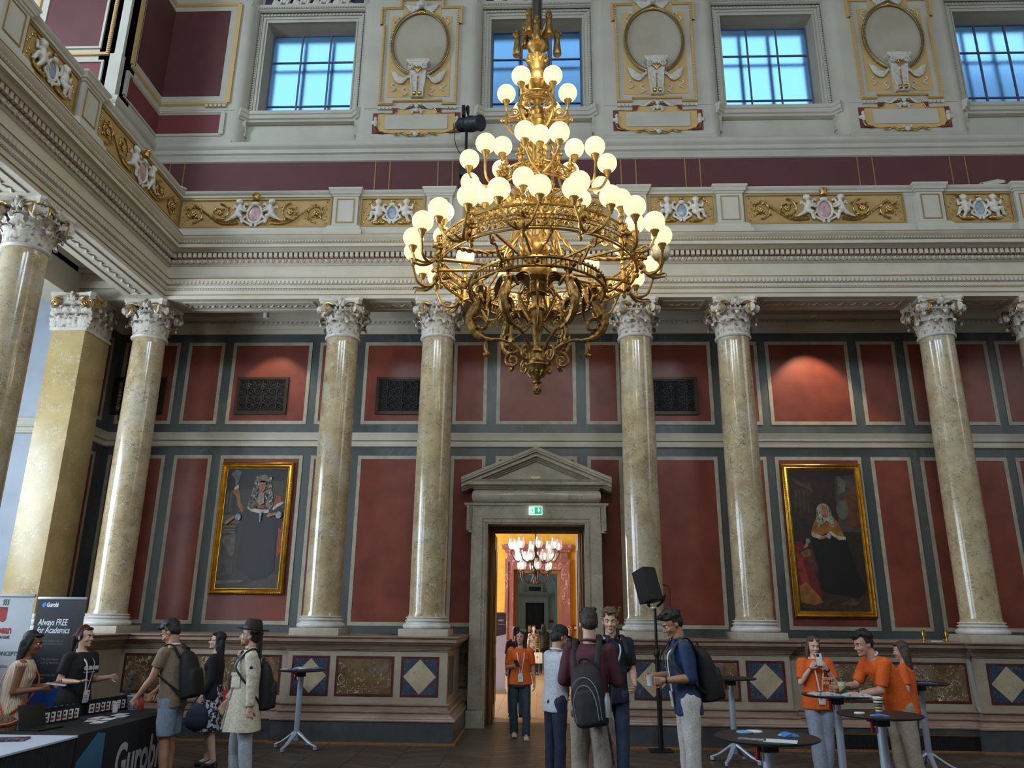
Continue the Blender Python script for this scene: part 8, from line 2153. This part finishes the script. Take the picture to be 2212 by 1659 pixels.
obj('case', MB().bbox(-.037, .037, -.005, .005, -.076, .076, .006), mat('white_phone', (206,206,210), .35), t, (0, 0, 0), (R(-12), 0, 0)); obj('camera_block', MB().bbox(-.032, .004, -.009, -.004, .032, .07, .003), black, t, (0, 0, 0), (R(-12), 0, 0))
text('shirt_print', 'STAFF', .045, mat('print_pale', (236,190,160), .6), J['t'], J['chest']+J['fr']*.172+V((.035, 0, -.07)), bold=.001); text('shirt_print', 'ASK ME', .045, MATS['print_pale'], J['t'], J['chest']+J['fr']*.17+V((.035, 0, -.12)), bold=.001)
J = person('leaning', 'man in an orange t-shirt and beige trousers bending over the paper-covered table', (3.98, 9.22), -84, 1.80, 'fair2', lean=33, head=(16, 8, 0), neckf=.5, hair=('quiff', (24,20,22)),
    aL=((.06, -.30, -1), (-.12, -.98, -.16), 'hold', (-1, 0, -.3)), aR=((-.06, -.50, -.9), (.16, -.98, -.1), 'hold', (1, 0, 0)), lR=((-.04, -.02, -1), (0, .10, -1)), lL=((.05, .06, -1), (0, .16, -1)), top=dict(m=orange, sleeve=.86, sr=1.14, name='t_shirt', long=.0, ease=1.05), bottom=dict(m=khaki, w=1.08))
o, c, d = watch(J, 'L', blackm, white); obj('watch_face', MB().lathe([(0, -.004), (.018, -.004), (.018, .004), (0, .004)], seg=18), lampw, J['t']).matrix_local = Matrix.Translation(c+V((.032, 0, .004))) @ Matrix.Rotation(pi/2, 4, 'Y')
m = MB().tube([J['neck']+J['rv']*.07*cos(a)-J['fr']*.066*sin(a)+V((0, 0, .02)) for a in [pi*k/12 for k in range(13)]], .011, 6); obj('lanyard', m, mat('lanyard_214', (214,214,220), .6), J['t'])
held('phone', 'dark green phone in the hands of the man bending over the table', 'phone', J, 'L', MB().bbox(-.036, .036, -.005, .005, -.075, .075, .003), mat('dark_green_case', (24,44,44), .4), (R(-55), 0, 0), (-.04, -.02, .05))
J = person('behind', 'person with brown hair in orange standing behind the bending man', (4.58, 10.35), -120, 1.60, 'fair2', True, head=(14, 0, 0), hair=('longback', (74,56,46)), aL=((.2, .1, -1), (.0, -.3, -1), 'relax', (-1, 0, 0)), top=dict(m=orange, sleeve=.8, name='t_shirt'), bottom=dict(m=jeans, w=1.02), vox=.010)

# ---------------------------------------------------------------- people in the rooms beyond
J = person('purple', 'person in a purple top with a backpack behind the woman in the doorway', (-.40, 16.2), 170, 1.66, 'fair2', True, hair=('short', (50,36,32)), top=dict(m=purple, sleeve=.8, name='t_shirt'), bottom=dict(m=jeans), vox=.012); backpack(J, 'dark backpack on the person in purple beyond the doorway', bagm, .44, .28, .15)
J = person('tote', 'woman in a striped brown jacket carrying a pale shopping bag in the far room', (-.12, 27.5), 20, 1.58, 'fair2', True, hair=('long', (30,24,24)), top=dict(m=plaid, sleeve=1.8, name='jacket'), bottom=dict(m=blackf), vox=.014)
t = thing('shopping_bag', 'pale paper shopping bag in the hand of the woman in the far room', 'bag', (.0, 27.3, .38)); obj('bag', MB().bbox(-.17, .17, -.06, .06, 0, .34, .008), mat('cream_paper', (206,198,180), .7), t); obj('handle', MB().tube(spl([(-.07, 0, .33), (-.05, 0, .45), (.05, 0, .45), (.07, 0, .33)], 5), .007, 6), MATS['cream_paper'], t); obj('emblem', MB().lathe([(0, -.062), (.03, -.062), (.03, -.06)], c=(0, 0, .19), seg=12, ax='y'), mat('bag_emblem', (130,120,100), .7), t)
J = person('darkback', 'woman with black hair and a black backpack in the far room, seen from behind', (.20, 28.3), 200, 1.62, 'fair2', True, hair=('longback', (16,15,17)), top=dict(m=blackf, sleeve=1.8, name='jacket'), bottom=dict(m=blackf), vox=.014); backpack(J, 'black backpack on the black-haired woman in the far room', bagm, .48, .32, .18)
person('farlady', 'small figure in dark clothes left of the striped jacket in the far room', (-.30, 29.6), 30, 1.58, 'fair', True, hair=('long', (40,30,26)), top=dict(m=blackf, sleeve=1.8, name='jacket'), bottom=dict(m=blackf), vox=.016)
person('bald', 'balding man in a dark jacket in the next room, right of the white cap', (.66, 20.6), 190, 1.66, 'fair2', hair=('bald', (90,80,70)), top=dict(m=navyf, sleeve=1.9, name='jacket'), bottom=dict(m=dkgrey), vox=.014)
person('blonde', 'blonde woman with folded arms in the next room, right side of the doorway', (.80, 19.5), -15, 1.64, 'fair', True, hair=('long', (176,136,100)), aR=((-.2, -.1, -1), (.8, -.5, .15), 'relax', (0, 1, 0)), aL=((.2, -.1, -1), (-.8, -.55, .2), 'relax', (0, 1, 0)), top=dict(m=blackf, sleeve=.5, name='top'), bottom=dict(m=blackf), vox=.012)

# small applied ornament too fine to pick apart stays joined as one piece
for o in bpy.data.objects:
    if o.parent is not None and o.name.split('.')[0] in ('gilt_scrolls', 'stucco_ornament', 'gilt_leaves', 'swags_and_ribbons', 'guttae', 'console_volutes', 'laurel_wreath', 'crown_leaves', 'gold_line', 'gilt_line', 'pierced_slots', 'logo_steam'):
        o['kind'] = 'stuff'
